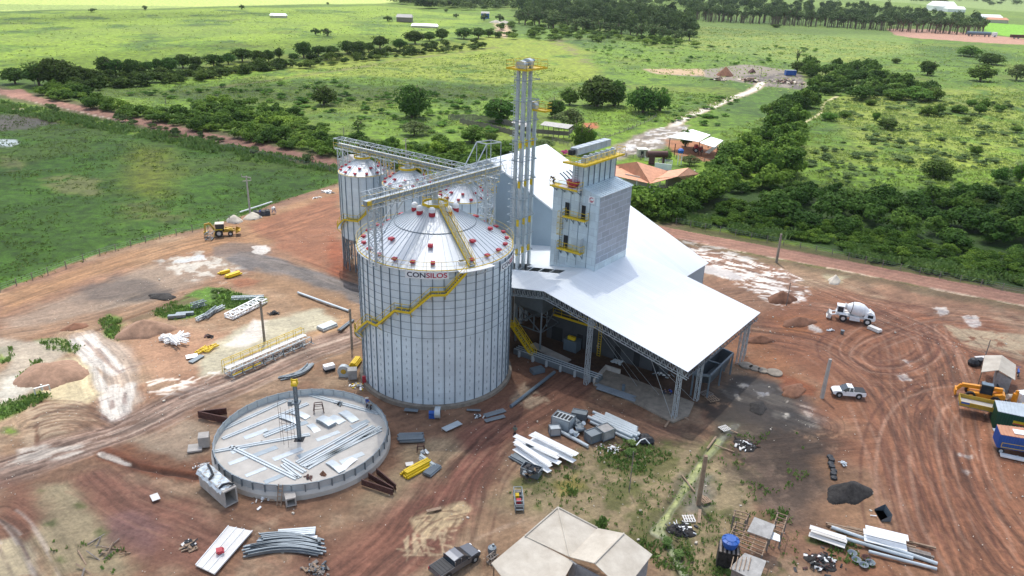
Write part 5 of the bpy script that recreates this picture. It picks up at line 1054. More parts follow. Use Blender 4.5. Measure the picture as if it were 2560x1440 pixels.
def trunk_mesh(seed):
    g = random.Random(seed); m_ = MB(); m_.tube((0, 0, -.1), (.02, 0, .55), .06, .045, 8)
    for k in range(5): a = 2*math.pi*k/5+g.uniform(-.4, .4); m_.tube((.02, 0, .35+.05*k), (math.cos(a)*.35, math.sin(a)*.35, .9+g.uniform(-.1, .15)), .035, .012, 6)
    me = bpy.data.meshes.new('trunk'); me.from_pydata(m_.v, [], m_.f); me.materials.append(M['bark']); return me
TR_ = [trunk_mesh(i) for i in range(3)]
used_labels = {}
def tree(px, py, wpx, hpx, kind='dark', label=None, group=None, cat='tree', nm='tree', low=.08, z=0):
    """px,py = foot of the tree in the photo, w and h its size there"""
    p = at(px, py+0, z); dist = (p-V(0, 0, CH)).dot(Vector(FW)); mpp = dist/F; r = wpx*mpp/2*1.2; dep = math.asin(CH/p.length) if p.length > CH else .5
    hh = max(1.0, (hpx*mpp-r*math.sin(dep)*.9)/math.cos(dep)*1.12); g = random.Random(int(px*7+py)); me, fl = g.choice(KIND[kind]); t = thing(nm, p, label, cat, group, g.uniform(0, 6.28))
    ch = hh*(1-low); c = bpy.data.objects.new('crown', me); COL.objects.link(c); c.parent = t; c.location = (0, 0, hh*low-.16*ch); c.scale = (r, r, ch*1.1/(2*fl+.25))
    k = bpy.data.objects.new('trunk', g.choice(TR_)); COL.objects.link(k); k.parent = t; k.scale = (hh*.8, hh*.8, hh*.75)
    return t
def row(lst, kind_of, tmpl, group, **kw):
    lst = sorted(lst); 
    for i, e in enumerate(lst): tree(*e[:4], kind_of if len(e) < 5 else e[4], tmpl % ORD[i], group, **kw)
# single trees with looks of their own
ST = [(1030, 292, 86, 98, 'dark', 'large dark dense tree standing alone in the meadow behind the small silos'), (810, 264, 58, 60, 'dark', 'dark pointed tree alone in the meadow above the hedgerow left of the silos'),
      (896, 332, 44, 46, 'cone', 'small dark cone-shaped tree just above the far end of the catwalk'), (1036, 338, 72, 46, 'grey', 'round grey-green tree in front of the large dark meadow tree'),
      (1180, 356, 60, 52, 'mid', 'round leafy tree in the meadow between hedgerow and wooden paling fence'), (1224, 352, 36, 30, 'mid', 'low tree hugging the right side of the round leafy meadow tree'),
      (1252, 306, 76, 78, 'dark', 'dark arching tree behind the weathered paling fence'), (1386, 294, 46, 60, 'dark', 'dark narrow tree directly right of the elevators'), (1424, 262, 46, 50, 'mid', 'bright bushy tree up behind the narrow tree right of the elevators'),
      (1424, 318, 70, 58, 'grey', 'broad olive-grey tree behind the timber corral roof'), (1492, 266, 92, 92, 'dark', 'tallest and broadest dark tree of the clump in the middle meadow'), (1536, 264, 58, 76, 'dark', 'dark tree pressed against the right of the broadest meadow tree'),
      (1608, 280, 80, 82, 'dark', 'dark round tree just left of the white track'), (1650, 277, 46, 66, 'mid', 'greener tree leaning on the dark round one beside the white track'), (1452, 382, 48, 92, 'mid', 'slender tree with bare trunk beside the corral, above the warehouse roof'),
      (1478, 350, 26, 34, 'mid', 'little tree right behind the slender bare-trunk tree'), (1258, 388, 72, 54, 'mid', 'bright green round tree behind the warehouse ridge left of the elevators'), (1356, 372, 64, 34, 'grey', 'pale broad-leaved small tree above the warehouse ridge'),
      (1992, 180, 36, 34, 'dark', 'bushy tree beside the blue container at the charcoal yard'), (1993, 152, 12, 32, 'cone', 'thin poplar-like tree above the charcoal yard'), (2318, 188, 42, 46, 'dark', 'compact dark tree alone in the right meadow above the thicket'),
      (2425, 140, 62, 30, 'mid', 'spreading light green tree at upper right'), (2470, 160, 66, 34, 'dark', 'spreading dark tree under the light green one at upper right'), (2450, 202, 64, 48, 'mid', 'leafy round tree below the spreading pair at upper right'), (2540, 200, 50, 46, 'grey', 'grey-green tree at the right edge of the far meadow'),
      (2340, 442, 78, 54, 'dark', 'big dark round bush-like tree in the right meadow'), (2500, 456, 42, 48, 'dark', 'dark tree near the right edge below the meadow'), (2548, 452, 32, 56, 'mid', 'tall narrow tree at the right edge of the photo'),
      (2440, 386, 28, 30, 'mid', 'small light tree alone in the right meadow'), (2220, 322, 48, 34, 'dark', 'dark irregular bush in the middle of the right meadow'), (1713, 366, 28, 52, 'dark', 'thin dark tree growing through the white canopy roof'), (1662, 398, 34, 30, 'mid', 'small round garden tree by the white rail fence'),
      (1724, 412, 46, 32, 'grey', 'loose grey-green garden tree behind the tiled house'), (1588, 482, 26, 26, 'mid', 'clipped round shrub in the tiled house garden'), (1548, 446, 22, 34, 'dark', 'small dark tree between dryer and tiled house'), (1502, 410, 30, 22, 'mid', 'sapling with feathery leaves beside the pink bougainvillea')]
for e in ST: tree(*e[:5], e[5])
row([(38, 208, 60, 46), (98, 214, 74, 66), (140, 216, 96, 84), (192, 210, 62, 60), (228, 200, 40, 36), (265, 190, 46, 56), (291, 192, 46, 54), (330, 190, 52, 50), (365, 184, 42, 38), (396, 180, 26, 38), (426, 180, 42, 42), (458, 170, 46, 42), (492, 168, 36, 32), (535, 168, 52, 42), (571, 160, 36, 32), (606, 154, 52, 42), (646, 160, 42, 40), (672, 154, 30, 34), (698, 146, 26, 30), (735, 150, 30, 20), (760, 144, 44, 46), (796, 140, 38, 32), (830, 138, 36, 28), (868, 134, 42, 38), (896, 137, 46, 40), (922, 130, 30, 28), (950, 120, 42, 36), (1000, 124, 36, 32), (1038, 110, 52, 40), (1074, 102, 36, 26), (1105, 100, 36, 32), (1160, 97, 46, 34), (1196, 96, 36, 32), (1222, 92, 26, 22)],
    'dark', '%s dark tree from the left in the long tree line across the left fields', 'tree line across the left fields', low=.16)
row([(230, 30, 20, 12), (363, 25, 12, 14), (605, 24, 14, 15), (790, 88, 26, 22), (818, 90, 26, 24), (970, 54, 24, 18), (1115, 30, 12, 10), (1140, 44, 16, 12), (1210, 52, 20, 22), (1250, 54, 24, 22), (820, 12, 8, 8)], 'far', '%s small scattered tree from the left in the far left grassland', 'scattered trees in the far grassland')
row([(2205, 192, 36, 24), (2240, 158, 22, 16), (2290, 252, 80, 44), (2240, 248, 60, 36), (2330, 250, 50, 42), (2318, 288, 40, 30), (2346, 282, 28, 28), (2396, 282, 40, 26), (2428, 264, 24, 20), (2448, 284, 30, 30), (2458, 272, 28, 30), (2500, 278, 26, 22), (2415, 306, 22, 18), (2176, 262, 26, 18), (2190, 300, 18, 26), (2540, 330, 30, 20), (1940, 68, 22, 10), (2110, 292, 30, 20), (2072, 300, 40, 26), (2310, 500, 50, 34), (2428, 520, 60, 40)],
    'mid', '%s bushy tree from the left among those dotted over the right meadow', 'bushy trees dotted over the right meadow', low=.08)
FR = []
g = random.Random(4)
for i in range(26): x = 1300+i*17+g.uniform(-5, 5); FR.append((x, 62+ (i*1.75)+g.uniform(-5, 3), g.uniform(24, 38), g.uniform(26, 44)))
row(FR, 'far', '%s tree from the left along the front edge of the dark wood top centre', 'front edge of the dark wood', low=.2)
FR = []
for i in range(44): x = 1745+i*16.5+g.uniform(-4, 4); FR.append((x, 50+(x-1745)*.052+g.uniform(-2, 2), g.uniform(18, 28), g.uniform(30, 42)))
row(FR, 'far', '%s plantation tree from the left along the edge of the distant plantation', 'edge of the distant plantation', low=.4)
# masses of growth nobody could count
LC = {k: leafcloud(1, .38, 18, 50, .165, .74, seed=50+i) for i, k in enumerate('abc')}
LF_ = leafcloud(1, .45, 13, 34, .2, .85, seed=60)
def mass(name, polys, n, rr, hh, material, seed=0, lc=None, label=None, minpy=None):
    g = np.random.default_rng(seed); out = []; tones = []
    for pts, k in zip(polys, n):
        P_ = W(pts); c = 0
        while c < k:
            m_ = int(k*2)+20; x = g.uniform(P_[:, 0].min(), P_[:, 0].max(), m_); y = g.uniform(P_[:, 1].min(), P_[:, 1].max(), m_); s_ = inside(x, y, P_)
            for a, b in zip(x[s_], y[s_]):
                if c >= k: break
                q = lc if lc is not None else LC['abc'[g.integers(3)]]; r = rr[0]+(rr[1]-rr[0])*g.random()**1.6; tv = float(np.clip(g.normal(1.0, .24), .5, 1.6)); tones.append(np.full(len(q), tv)*g.uniform(.85, 1.15, len(q))); h = g.uniform(*hh)*r/((rr[0]+rr[1])/2); th = g.uniform(0, 6.28); ca, sa = math.cos(th), math.sin(th)
                v = q*np.array([r, r, h/1.65]); out.append(np.stack([v[..., 0]*ca-v[..., 1]*sa+a, v[..., 0]*sa+v[..., 1]*ca+b, v[..., 2]-.15], -1)); c += 1
    o = bpy.data.objects.new(name, qmesh(name, np.concatenate(out), material, np.concatenate(tones))); COL.objects.link(o); o['kind'] = 'stuff'
    if label: o['label'] = label
    return o
HR = [(100, 222), (190, 218), (260, 262), (400, 285), (520, 262), (620, 262), (720, 290), (790, 305), (840, 345), (850, 372), (855, 402), (700, 372), (540, 338), (400, 310), (280, 285), (180, 262), (100, 238)]
mass('thicket', [HR, [(840, 350), (1010, 372), (1100, 362), (1210, 385), (1240, 400), (1240, 450), (1100, 440), (860, 400)]], [260, 150], (2.0, 3.6), (2.6, 4.6), 'leafT', 1, label='dense dark green thicket running along the far side of the red road')
mass('thicket', [[(1585, 540), (1600, 510), (1660, 500), (1740, 475), (1790, 420), (1830, 440), (1780, 500), (1700, 552), (1640, 560)], [(1800, 400), (1850, 370), (1890, 335), (1940, 310), (1990, 300), (2020, 320), (2000, 380), (1990, 440), (1900, 490), (1830, 460), (1800, 430)]], [90, 110], (1.8, 5.0), (3.5, 7), 'leafB', 2, label='tall bright green thicket wrapped around the tiled house')
mass('thicket', [[(1990, 175), (2060, 165), (2180, 172), (2200, 200), (2120, 215), (2020, 205)], [(2020, 215), (2140, 222), (2230, 235), (2150, 255), (2060, 240)], [(2130, 210), (2320, 212), (2340, 240), (2200, 240)], [(1960, 262), (2030, 250), (2040, 275), (1950, 300), (1900, 320)]], [40, 26, 30, 22], (3, 6), (5, 9), 'leafA', 3, label='rounded clump of trees and shrubs behind the charcoal yard')
mass('thicket', [[(1830, 470), (1990, 470), (2200, 500), (2560, 480), (2700, 600), (2560, 640), (2250, 600), (2000, 575), (1830, 540)]], [150], (1.6, 4.8), (2.6, 5.6), 'leafA', 4, label='dark jungle-like thicket on the right beyond the red road')
mass('shrubbery', [[(1760, 560), (1830, 500), (2000, 560), (2300, 600), (2560, 640), (2700, 700), (2560, 700), (2200, 640), (1950, 590)]], [420], (.8, 2.2), (.9, 2.2), 'leafT', 5, label='low weedy shrubs on the strip beside the red road, right')
mass('shrubbery', [[(2000, 380), (2200, 340), (2560, 420), (2560, 500), (2300, 490), (2050, 480)], [(2050, 250), (2560, 230), (2560, 420), (2150, 380)]], [150, 170], (.7, 2.4), (.6, 1.8), 'leafC', 6, label='low pale green shrubs spread over the right meadow')
mass('shrubbery', [[(870, 240), (1280, 235), (1290, 330), (1150, 350), (880, 300)], [(300, 232), (860, 200), (900, 240), (850, 300), (500, 262)], [(1560, 230), (1850, 245), (1800, 330), (1750, 320), (1600, 300)], [(1450, 110), (2050, 120), (2000, 170), (1500, 160)]], [150, 120, 70, 120], (.8, 2.6), (.7, 1.8), 'leafB', 7, label='low green shrubs scattered through the middle meadows')
mass('shrubbery', [[(700, 160), (950, 130), (1200, 108), (1230, 118), (960, 150), (700, 178)], [(150, 205), (500, 180), (700, 160), (720, 172), (480, 205), (180, 232)]], [110, 210], (1.8, 4.2), (2.0, 5.0), 'leafA', 8, label='undergrowth beneath the long tree line of the left fields')
mass('wood', [[(1300, 22), (1500, 12), (1720, 50), (1735, 95), (1600, 90), (1400, 62), (1290, 50)]], [420], (3.5, 7.5), (8, 15), 'leafF', 9, LF_, 'broad dark wood at top centre behind the meadows')
mass('wood', [[(1000, 2), (1290, 12), (1300, 30), (1050, 22), (960, 8)], [(1280, -8), (1700, -20), (1750, 20), (1500, 18), (1290, 12)]], [110, 190], (6, 10), (8, 14), 'leafF', 10, LF_, 'distant hazy belt of woodland at the top edge')
mass('wood', [[(1700, 8), (1900, 5), (2250, 30), (2460, 55), (2480, 76), (2300, 76), (1990, 62), (1700, 48)]], [360], (4.5, 7), (10, 15), 'leafF', 11, LF_, 'long straight tree plantation with bare trunks, upper right')
mass('wood', [[(2100, -22), (2560, -5), (2800, 10), (2800, 30), (2440, 14), (2150, 2)]], [130], (8, 14), (8, 13), 'leafF', 12, LF_, 'farthest belt of trees in the upper right corner')
mass('shrubbery', [[(1180, 88), (1300, 60), (1460, 75), (1700, 108), (1780, 118), (1500, 108), (1380, 102), (1280, 98)]], [120], (2.5, 5.5), (2.5, 5.5), 'leafB', 13, label='bright bushes at the foot of the dark wood')
tk = MB()
for i in range(230):
    x = g.uniform(1720, 2450); y = 52+(x-1745)*.052+g.uniform(-1, 6); p = at(x, y-4); tk.tube(p, p+V(0, 0, 9), .35, .25, 5, False)
solo(tk, 'plantation_trunks', 'bark', None, None, kind='stuff')
# grass tufts: real blades over pastures and verges
def tufts(name, polys, n, s_rng, material, seed, nb=5, hk=1.0):
    g = np.random.default_rng(seed); P = []
    for pts, k in zip(polys, n):
        P_ = W(pts); x = g.uniform(P_[:, 0].min(), P_[:, 0].max(), k*4); y = g.uniform(P_[:, 1].min(), P_[:, 1].max(), k*4); s_ = inside(x, y, P_) & (fbm(x, y, 4, seed, 3) > .44); P.append(np.stack([x[s_], y[s_]], 1)[:k])
    P = np.concatenate(P); n_ = len(P); c = np.repeat(P, nb, 0); m_ = len(c); s_ = g.uniform(*s_rng, m_); a = g.uniform(0, 6.28, m_); c = c+g.normal(size=(m_, 2))*s_[:, None]*.5; ln = g.normal(size=(m_, 2))*s_[:, None]*.35
    dx, dy = np.cos(a)*s_*.33, np.sin(a)*s_*.33; z0 = np.full(m_, -.12); z1 = s_*g.uniform(.5, 1, m_)*hk
    q = np.stack([np.stack([c[:, 0]-dx, c[:, 1]-dy, z0], 1), np.stack([c[:, 0]+dx, c[:, 1]+dy, z0], 1), np.stack([c[:, 0]+ln[:, 0]+dx*.6, c[:, 1]+ln[:, 1]+dy*.6, z1], 1), np.stack([c[:, 0]+ln[:, 0]-dx*.6, c[:, 1]+ln[:, 1]-dy*.6, z1], 1)], 1)
    o = bpy.data.objects.new(name, qmesh(name, q, material)); COL.objects.link(o); o['kind'] = 'stuff'; return o
M['grassP'] = mat('pasture_grass', (.07, .125, .016), .7, 0, 0, .05, col2=(.17, .22, .035), trans=.3, det=6)
M['grassY'] = mat('meadow_grass', (.15, .23, .045), .7, 0, 0, .04, col2=(.34, .42, .10), trans=.3, det=6)
M['weed'] = mat('weeds', (.09, .18, .03), .7, 0, 0, .4, col2=(.22, .31, .08), trans=.25)
tufts('pasture_grass', [PL], [7000], (.2, .45), 'grassP', 21, 3, .35)
tufts('meadow_grass', [[(200, 225), (1250, 130), (1500, 200), (1250, 330), (860, 345), (800, 300), (500, 265), (260, 262)], [(1480, 215), (1850, 240), (1700, 300), (1500, 350), (1440, 300)], [(1800, 330), (2050, 250), (2560, 230), (2560, 480), (2000, 470), (1850, 420)]], [6000, 2500, 9000], (.35, .9), 'grassY', 22, 3, .5)
tufts('meadow_grass', [[(0, 40), (950, 20), (1250, 90), (700, 130), (200, 190), (0, 190)], [(1700, 60), (2300, 110), (2560, 130), (2560, 230), (2050, 240), (1500, 180), (1450, 110)]], [1500, 4500], (.8, 1.7), 'grassY', 23, 2, .35)
GP = [[(385, 775), (450, 745), (520, 715), (560, 722), (600, 735), (665, 742), (660, 762), (560, 770), (520, 782), (430, 800), (392, 792)], [(248, 800), (275, 785), (300, 800), (300, 850), (262, 838)], [(90, 850), (150, 845), (200, 862), (195, 880), (120, 872)], [(40, 945), (90, 900), (112, 893), (90, 930), (60, 965)], [(-20, 1010), (80, 985), (130, 965), (140, 985), (90, 1010), (20, 1045), (-20, 1060)], [(-10, 870), (28, 865), (30, 900), (-10, 910)],
      [(1480, 1110), (1600, 1090), (1680, 1105), (1700, 1180), (1600, 1200), (1490, 1150)], [(1590, 1330), (1720, 1350), (1760, 1440), (1640, 1420)], [(1410, 1190), (1430, 1190), (1440, 1235), (1420, 1240)], [(1500, 1290), (1580, 1320), (1560, 1350), (1490, 1320)], [(1880, 1110), (1960, 1100), (1970, 1170), (1900, 1150)], [(2000, 1340), (2130, 1350), (2190, 1420), (2060, 1400)], [(1790, 1400), (1850, 1380), (1850, 1440), (1780, 1440)], [(1920, 1270), (1980, 1270), (1980, 1310), (1930, 1300)], [(60, 1350), (300, 1320), (320, 1440), (140, 1440)]]
tufts('weeds', GP, [600, 130, 90, 60, 170, 40, 260, 110, 30, 50, 50, 90, 60, 40, 16], (.14, .42), 'weed', 24, 4, .8)
mass('weedy_bushes', [[(500, 735), (530, 720), (560, 728), (540, 750)], [(1570, 1110), (1640, 1105), (1630, 1150), (1570, 1150)], [(1640, 1350), (1700, 1350), (1700, 1400)], [(1800, 1400), (1840, 1395), (1830, 1440)]], [4, 4, 3, 3], (.5, 1.0), (.6, 1.0), 'weed', 14)
tufts('weeds', [[(1260, 1230), (1480, 1110), (1700, 1090), (1820, 1150), (1780, 1300), (1620, 1400), (1400, 1290)], [(1820, 1080), (2000, 1080), (2020, 1200), (1860, 1260)], [(1750, 1290), (1990, 1270), (2000, 1440), (1740, 1440)]], [420, 130, 180], (.1, .28), 'weed', 26, 4, .8)
tufts('verge_grass', [[(0, 252), (420, 332), (850, 418), (850, 432), (600, 398), (420, 356), (150, 308), (0, 280)], [(1640, 545), (1900, 590), (2300, 675), (2560, 725), (2560, 700), (2300, 650), (1950, 575), (1650, 530)]], [4000, 5000], (.5, 1.2), 'weed', 25, 4)
mass('verge_bushes', [[(100, 262), (150, 272), (145, 290), (100, 285)], [(285, 295), (345, 305), (340, 318), (290, 308)], [(415, 318), (455, 325), (450, 338), (415, 332)], [(500, 338), (560, 352), (555, 362), (505, 350)], [(615, 372), (640, 376), (638, 384), (618, 380)], [(740, 390), (780, 400), (775, 408)], [(360, 310), (400, 318), (400, 326)]], [7, 9, 5, 7, 3, 4, 4], (.9, 2.0), (1.2, 2.6), 'leafC', 15, label='scattered bushes on the near verge of the red road, left')
# ======================= PAD FOR THE NEXT SILO ===========================
PCn = (-24.3, 76.5); PR = 9.95; PF = .9
t = thing('silo_foundation', (*PCn, 0), 'round concrete silo foundation ringed by a low wall of galvanised sheets', 'foundation')
MB().lathe([(PR+.35, -.2), (PR+.35, .55), (PR+.1, PF), (.02, PF)], (*PCn, 0), 72).build('slab', 'floor', t)
g = MB(); NP = 44
for i in range(NP):
    a, b = 2*math.pi*(i+.02)/NP, 2*math.pi*(i+.98)/NP
    g.add([cyl(PCn, PR+.05, a, PF-.15), cyl(PCn, PR+.05, b, PF-.15), cyl(PCn, PR+.05, b, PF+.85), cyl(PCn, PR+.05, a, PF+.85), cyl(PCn, PR-.02, a, PF-.15), cyl(PCn, PR-.02, b, PF-.15), cyl(PCn, PR-.02, b, PF+.85), cyl(PCn, PR-.02, a, PF+.85)], [(0, 1, 2, 3), (7, 6, 5, 4), (3, 2, 6, 7), (0, 3, 7, 4), (1, 5, 6, 2)])
g.build('ring_wall', 'galv', t)
g = MB()
for i in range(NP):
    a, b = 2*math.pi*i/NP, 2*math.pi*(i+1)/NP; g.beam(cyl(PCn, PR+.12, a, .35), cyl(PCn, PR+.12, a, PF+.92), .14, .1, up=(math.cos(a), math.sin(a), 0)); g.beam(cyl(PCn, PR+.04, a, PF+.88), cyl(PCn, PR+.04, b, PF+.88), .12, .06)
g.build('wall_stiffeners', 'galvd', t)
SR_ = random.Random(11)
def bar(name, p, q, z, w_, h_, m_, label, cat='beam', group=None, gap=0, n=1, curve_=0.0):
    """one or a few parallel bars lying from photo pixel p to q on a level z"""
    a, b = at(*p, z), at(*q, z); d = (b-a).normalized(); s_ = V(-d.y, d.x, 0); g = MB()
    for i in range(n):
        o_ = s_*(i-(n-1)/2)*gap
        if curve_: 
            pts = [a+(b-a)*k/8+o_+s_*curve_*math.sin(math.pi*k/8)+V(0, 0, h_/2) for k in range(9)]
            for u_, v_ in zip(pts[:-1], pts[1:]): g.beam(u_, v_, w_, h_)
        else: g.beam(a+o_+V(0, 0, h_/2), b+o_+V(0, 0, h_/2), w_, h_)
    return solo(g, name, m_, label, cat, group)
for i, (p, q) in enumerate((((553, 1076), (715, 1002)), ((556, 1098), (770, 1010)), ((660, 1092), (735, 1062)), ((530, 1131), (775, 1087)), ((575, 1117), (742, 1198)), ((742, 1158), (917, 1060)), ((752, 1166), (935, 1066)), ((768, 1172), (952, 1068)), ((708, 1150), (762, 1182)), ((775, 988), (948, 1035)), ((706, 1162), (750, 1195)), ((762, 1170), (952, 1076)))):
    bar('steel_channel', p, q, PF, .22, .14, 'galv', '%s steel channel from the back lying across the round foundation' % ORD[i], 'beam', 'steel channels on the round foundation', gap=.34, n=2)
for i, (x, y, a, l, w_) in enumerate(((640, 1085, .5, 2.9, .8), (690, 1075, .5, 2.9, .8), (600, 1150, .5, 2.6, .7), (660, 1130, .5, 3.2, .8), (720, 1135, .5, 3.6, .8), (780, 1130, .5, 3.4, .9), (640, 1180, .5, 2.4, .6), (690, 1195, .5, 2.6, .7), (820, 1090, .5, 3, .7), (870, 1100, .5, 3.2, .8), (880, 1145, .5, 3, .8), (740, 1065, .5, 3, .8), (610, 1120, .5, 3, .7), (900, 1060, .5, 2.4, .8))):
    p = at(x, y, PF); g = MB().box(p+V(0, 0, .015), (l, w_, .03), .72); solo(g, 'steel_sheet', 'galvm' if i % 2 else 'galv', 'flat bluish steel sheet laid on the round foundation floor', 'sheet', 'flat sheets on the foundation floor')
def arcsheet(px, py, l, w_, rz, n, label, z=PF, m_='galv', grp='curved wall sheets stacked on the foundation'):
    p = at(px, py, z); g = MB(); cs, sn = math.cos(rz), math.sin(rz)
    for k in range(n):
        ox, oy = SR_.uniform(-.06, .06), SR_.uniform(-.06, .06)
        for i in range(6):
            x0, x1 = l*(i/6-.5), l*((i+1)/6-.5); z0, z1 = .13*(1-(2*x0/l)**2), .13*(1-(2*x1/l)**2); q = []
            for x, y, zz in ((x0, -w_/2, z0), (x1, -w_/2, z1), (x1, w_/2, z1), (x0, w_/2, z0)): q.append(p+V((x+ox)*cs-(y+oy)*sn, (x+ox)*sn+(y+oy)*cs, zz+.07*k+.02))
            lo = [v-V(0, 0, .03) for v in q]; g.add(q+lo, [(0, 1, 2, 3), (7, 6, 5, 4), (0, 4, 5, 1), (2, 6, 7, 3)]+([(3, 7, 4, 0)] if i == 0 else [])+([(1, 5, 6, 2)] if i == 5 else []))
    return solo(g, 'curved_sheet_stack', m_, label, 'sheet stack', grp)
arcsheet(815, 1058, 2.4, 1.2, 2.5, 7, 'thickest stack of curved wall sheets right of the mast')
arcsheet(842, 1050, 2.2, 1.1, 2.5, 2, 'thin stack of curved sheets overlapping the thickest stack')
arcsheet(871, 1042, 3.0, 1.1, 2.35, 2, 'curved sheet arched highest at the far right of the mast')
arcsheet(724, 1050, 2.8, .9, 2.65, 3, 'stack of curved sheets just left of the mast'); arcsheet(752, 1038, 2.6, .9, 2.6, 2, 'stack of curved sheets partly behind the mast')
arcsheet(784, 1070, 2.0, .9, 2.3, 1, 'single flat-lying sheet right of the mast foot'); arcsheet(840, 1168, 2.6, .9, 2.4, 3, 'stack of sheets near the front right ring wall'); arcsheet(872, 1158, 2.3, .9, 1.1, 1, 'white sheet tilted on the stack by the front ring wall', m_='white')
# lifting mast
b = at(749, 1098, PF); zt_ = hz(b.x, b.y, 737, 950); t = thing('lifting_mast', b, 'tall galvanised lifting mast with yellow winch head standing in the foundation centre', 'mast')
q = MB(); lattice(q, b, V(b.x, b.y, zt_-.6), .3, .3, 12, .04, up=(1, 0, 0), chord=.10); q.build('mast_column', 'galvd', t); q = MB(); q.box(V(b.x, b.y, (zt_+PF)/2-.3), (.16, .16, zt_-PF-.6), 0); q.build('core', 'galv', t)
q = MB(); q.box(V(b.x, b.y, zt_-.5), (.7, .7, .3)); q.box(V(b.x-.3, b.y, zt_-.15), (.14, .14, .6)); q.box(V(b.x+.3, b.y, zt_-.15), (.14, .14, .6)); q.box(V(b.x, b.y, zt_), (.8, .16, .16)); q.build('winch_head', 'yellow', t)
q = MB(); q.box(V(b.x, b.y, zt_-3), (.9, .9, .25)); q.box(V(b.x-.7, b.y, zt_-3.1), (.5, .5, .6)); q.build('lifting_collar', 'galvd', t)
q = MB(); q.box(V(b.x, b.y, PF+.02), (1.1, 1.1, .04)); q.build('pit_cover', 'dark', t)
g = MB()
for x, y in ((703, 1100), (710, 1112), (722, 1118), (730, 1100), (738, 1106)):
    p = at(x, y, PF); g.tube(p, p+V(0, 0, 5.2), .02, n=5)
for z in (1.2, 2.4, 3.8): p, q_ = at(703, 1100, PF), at(738, 1106, PF); g.beam(p+V(0, 0, z), q_+V(0, 0, z), .03)
solo(g, 'steel_rods', 'rust', 'thin upright rods standing beside the mast on the foundation', 'rods')
def frame(px, py, s, label, m_='rust', z=0, cat='stand', nm='steel_stand', rz=.3):
    p = at(px, py, z); g = MB(); r = Matrix.Rotation(rz, 4, 'Z'); T = Matrix.Translation(p)@r; P4 = [T@V(x*s, y*s, 0) for x, y in ((-.5, -.35), (.5, -.35), (.5, .35), (-.5, .35))]; Q4 = [T@V(x*s*.75, y*s*.6, s) for x, y in ((-.5, -.35), (.5, -.35), (.5, .35), (-.5, .35))]
    for i in range(4): g.beam(P4[i], Q4[i], .08); g.beam(Q4[i], Q4[(i+1) % 4], .08); g.beam((P4[i]+Q4[i])/2, (P4[(i+1) % 4]+Q4[(i+1) % 4])/2, .05)
    return solo(g, nm, m_, label, cat)
frame(797, 1030, 1.25, 'rusty trestle stand on the foundation behind the sheet stacks', z=PF)
def heap(px, py, w_, d_, h_, m_, label, cat, seed=1, z=0, nm='mound', rz=0, pk=2):
    """lumpy loose pile"""
    p = at(px, py, z); n = 34; g = MB(); rr = np.random.default_rng(seed); X, Y = np.meshgrid(np.linspace(-1, 1, n), np.linspace(-1, 1, n)); rad = np.hypot(X, Y); th = np.arctan2(Y, X); lim = .82+.14*np.sin(th*2+seed)+.08*np.sin(th*5+seed*2)
    k = np.clip(1-rad/lim, 0, 1); Z = h_*(k**.85)*(.8+.5*fbm(X*5+seed*9, Y*5, 2.2, seed, 4))+.0; Z = np.where(k > 0, Z, -.25); cs, sn = math.cos(rz), math.sin(rz)
    vs = [(p.x+(x*cs*w_-y*sn*d_)/2, p.y+(x*sn*w_+y*cs*d_)/2, p.z+zz-.06) for x, y, zz in zip(X.ravel(), Y.ravel(), Z.ravel())]; kk = k.ravel() > -.1; fs = []
    for i in range(n-1):
        for j in range(n-1):
            a = i*n+j; q = (a, a+1, a+1+n, a+n)
            if max(k.ravel()[list(q)]) > 0: fs.append(q)
    g.add(vs, fs); return solo(g, nm, m_, label, cat, smooth=True, loc=(p.x, p.y, p.z))
heap(808, 1187, 1.0, .8, .6, 'soil', 'little reddish heap on the front of the foundation floor', 'pile', 3, PF, 'pile')
def scatter_bits(px, py, spread, n, mats, label, seed=1, z=0, smin=.15, smax=.7, nm='debris_pile', cat='debris', h=.3):
    amax = .07 if cat == 'sticks' else .5
    r = random.Random(seed); p = at(px, py, z); t = thing(nm, p, label, cat)
    gs = {m_: MB() for m_ in mats}
    for i in range(n):
        a = r.uniform(0, 6.28); d = abs(r.gauss(0, .45))*spread; m_ = r.choice(mats); L = r.uniform(smin, smax); T = Matrix.Translation(p+V(math.cos(a)*d, math.sin(a)*d*.8, r.uniform(.03, h)*max(.1, 1-d/spread)))@Matrix.Rotation(r.uniform(0, 6.28), 4, 'Z')@Matrix.Rotation(r.uniform(-.5, .5), 4, 'X')@Matrix.Rotation(r.uniform(-.4, .4), 4, 'Y')
        if n <= 14: gs = {m_: MB()}
        gs[m_].box((0, 0, 0), (L, L*r.uniform(min(.1, amax*.7), amax), r.uniform(.03, .14)), mat=T)
        if n <= 14: gs[m_].build('scrap', m_, t); gs = {}
    for m_, g in gs.items():
        if g.v: o = g.build('scraps', m_, t); o['kind'] = 'stuff'
    return t
scatter_bits(850, 1010, 1.0, 26, ['galvd', 'dark', 'galv'], 'jumble of small fittings on the foundation behind the curved sheets', 4, PF)
scatter_bits(770, 1195, .7, 12, ['rust', 'woodg'], 'few rusty scraps at the front edge of the foundation floor', 5, PF)
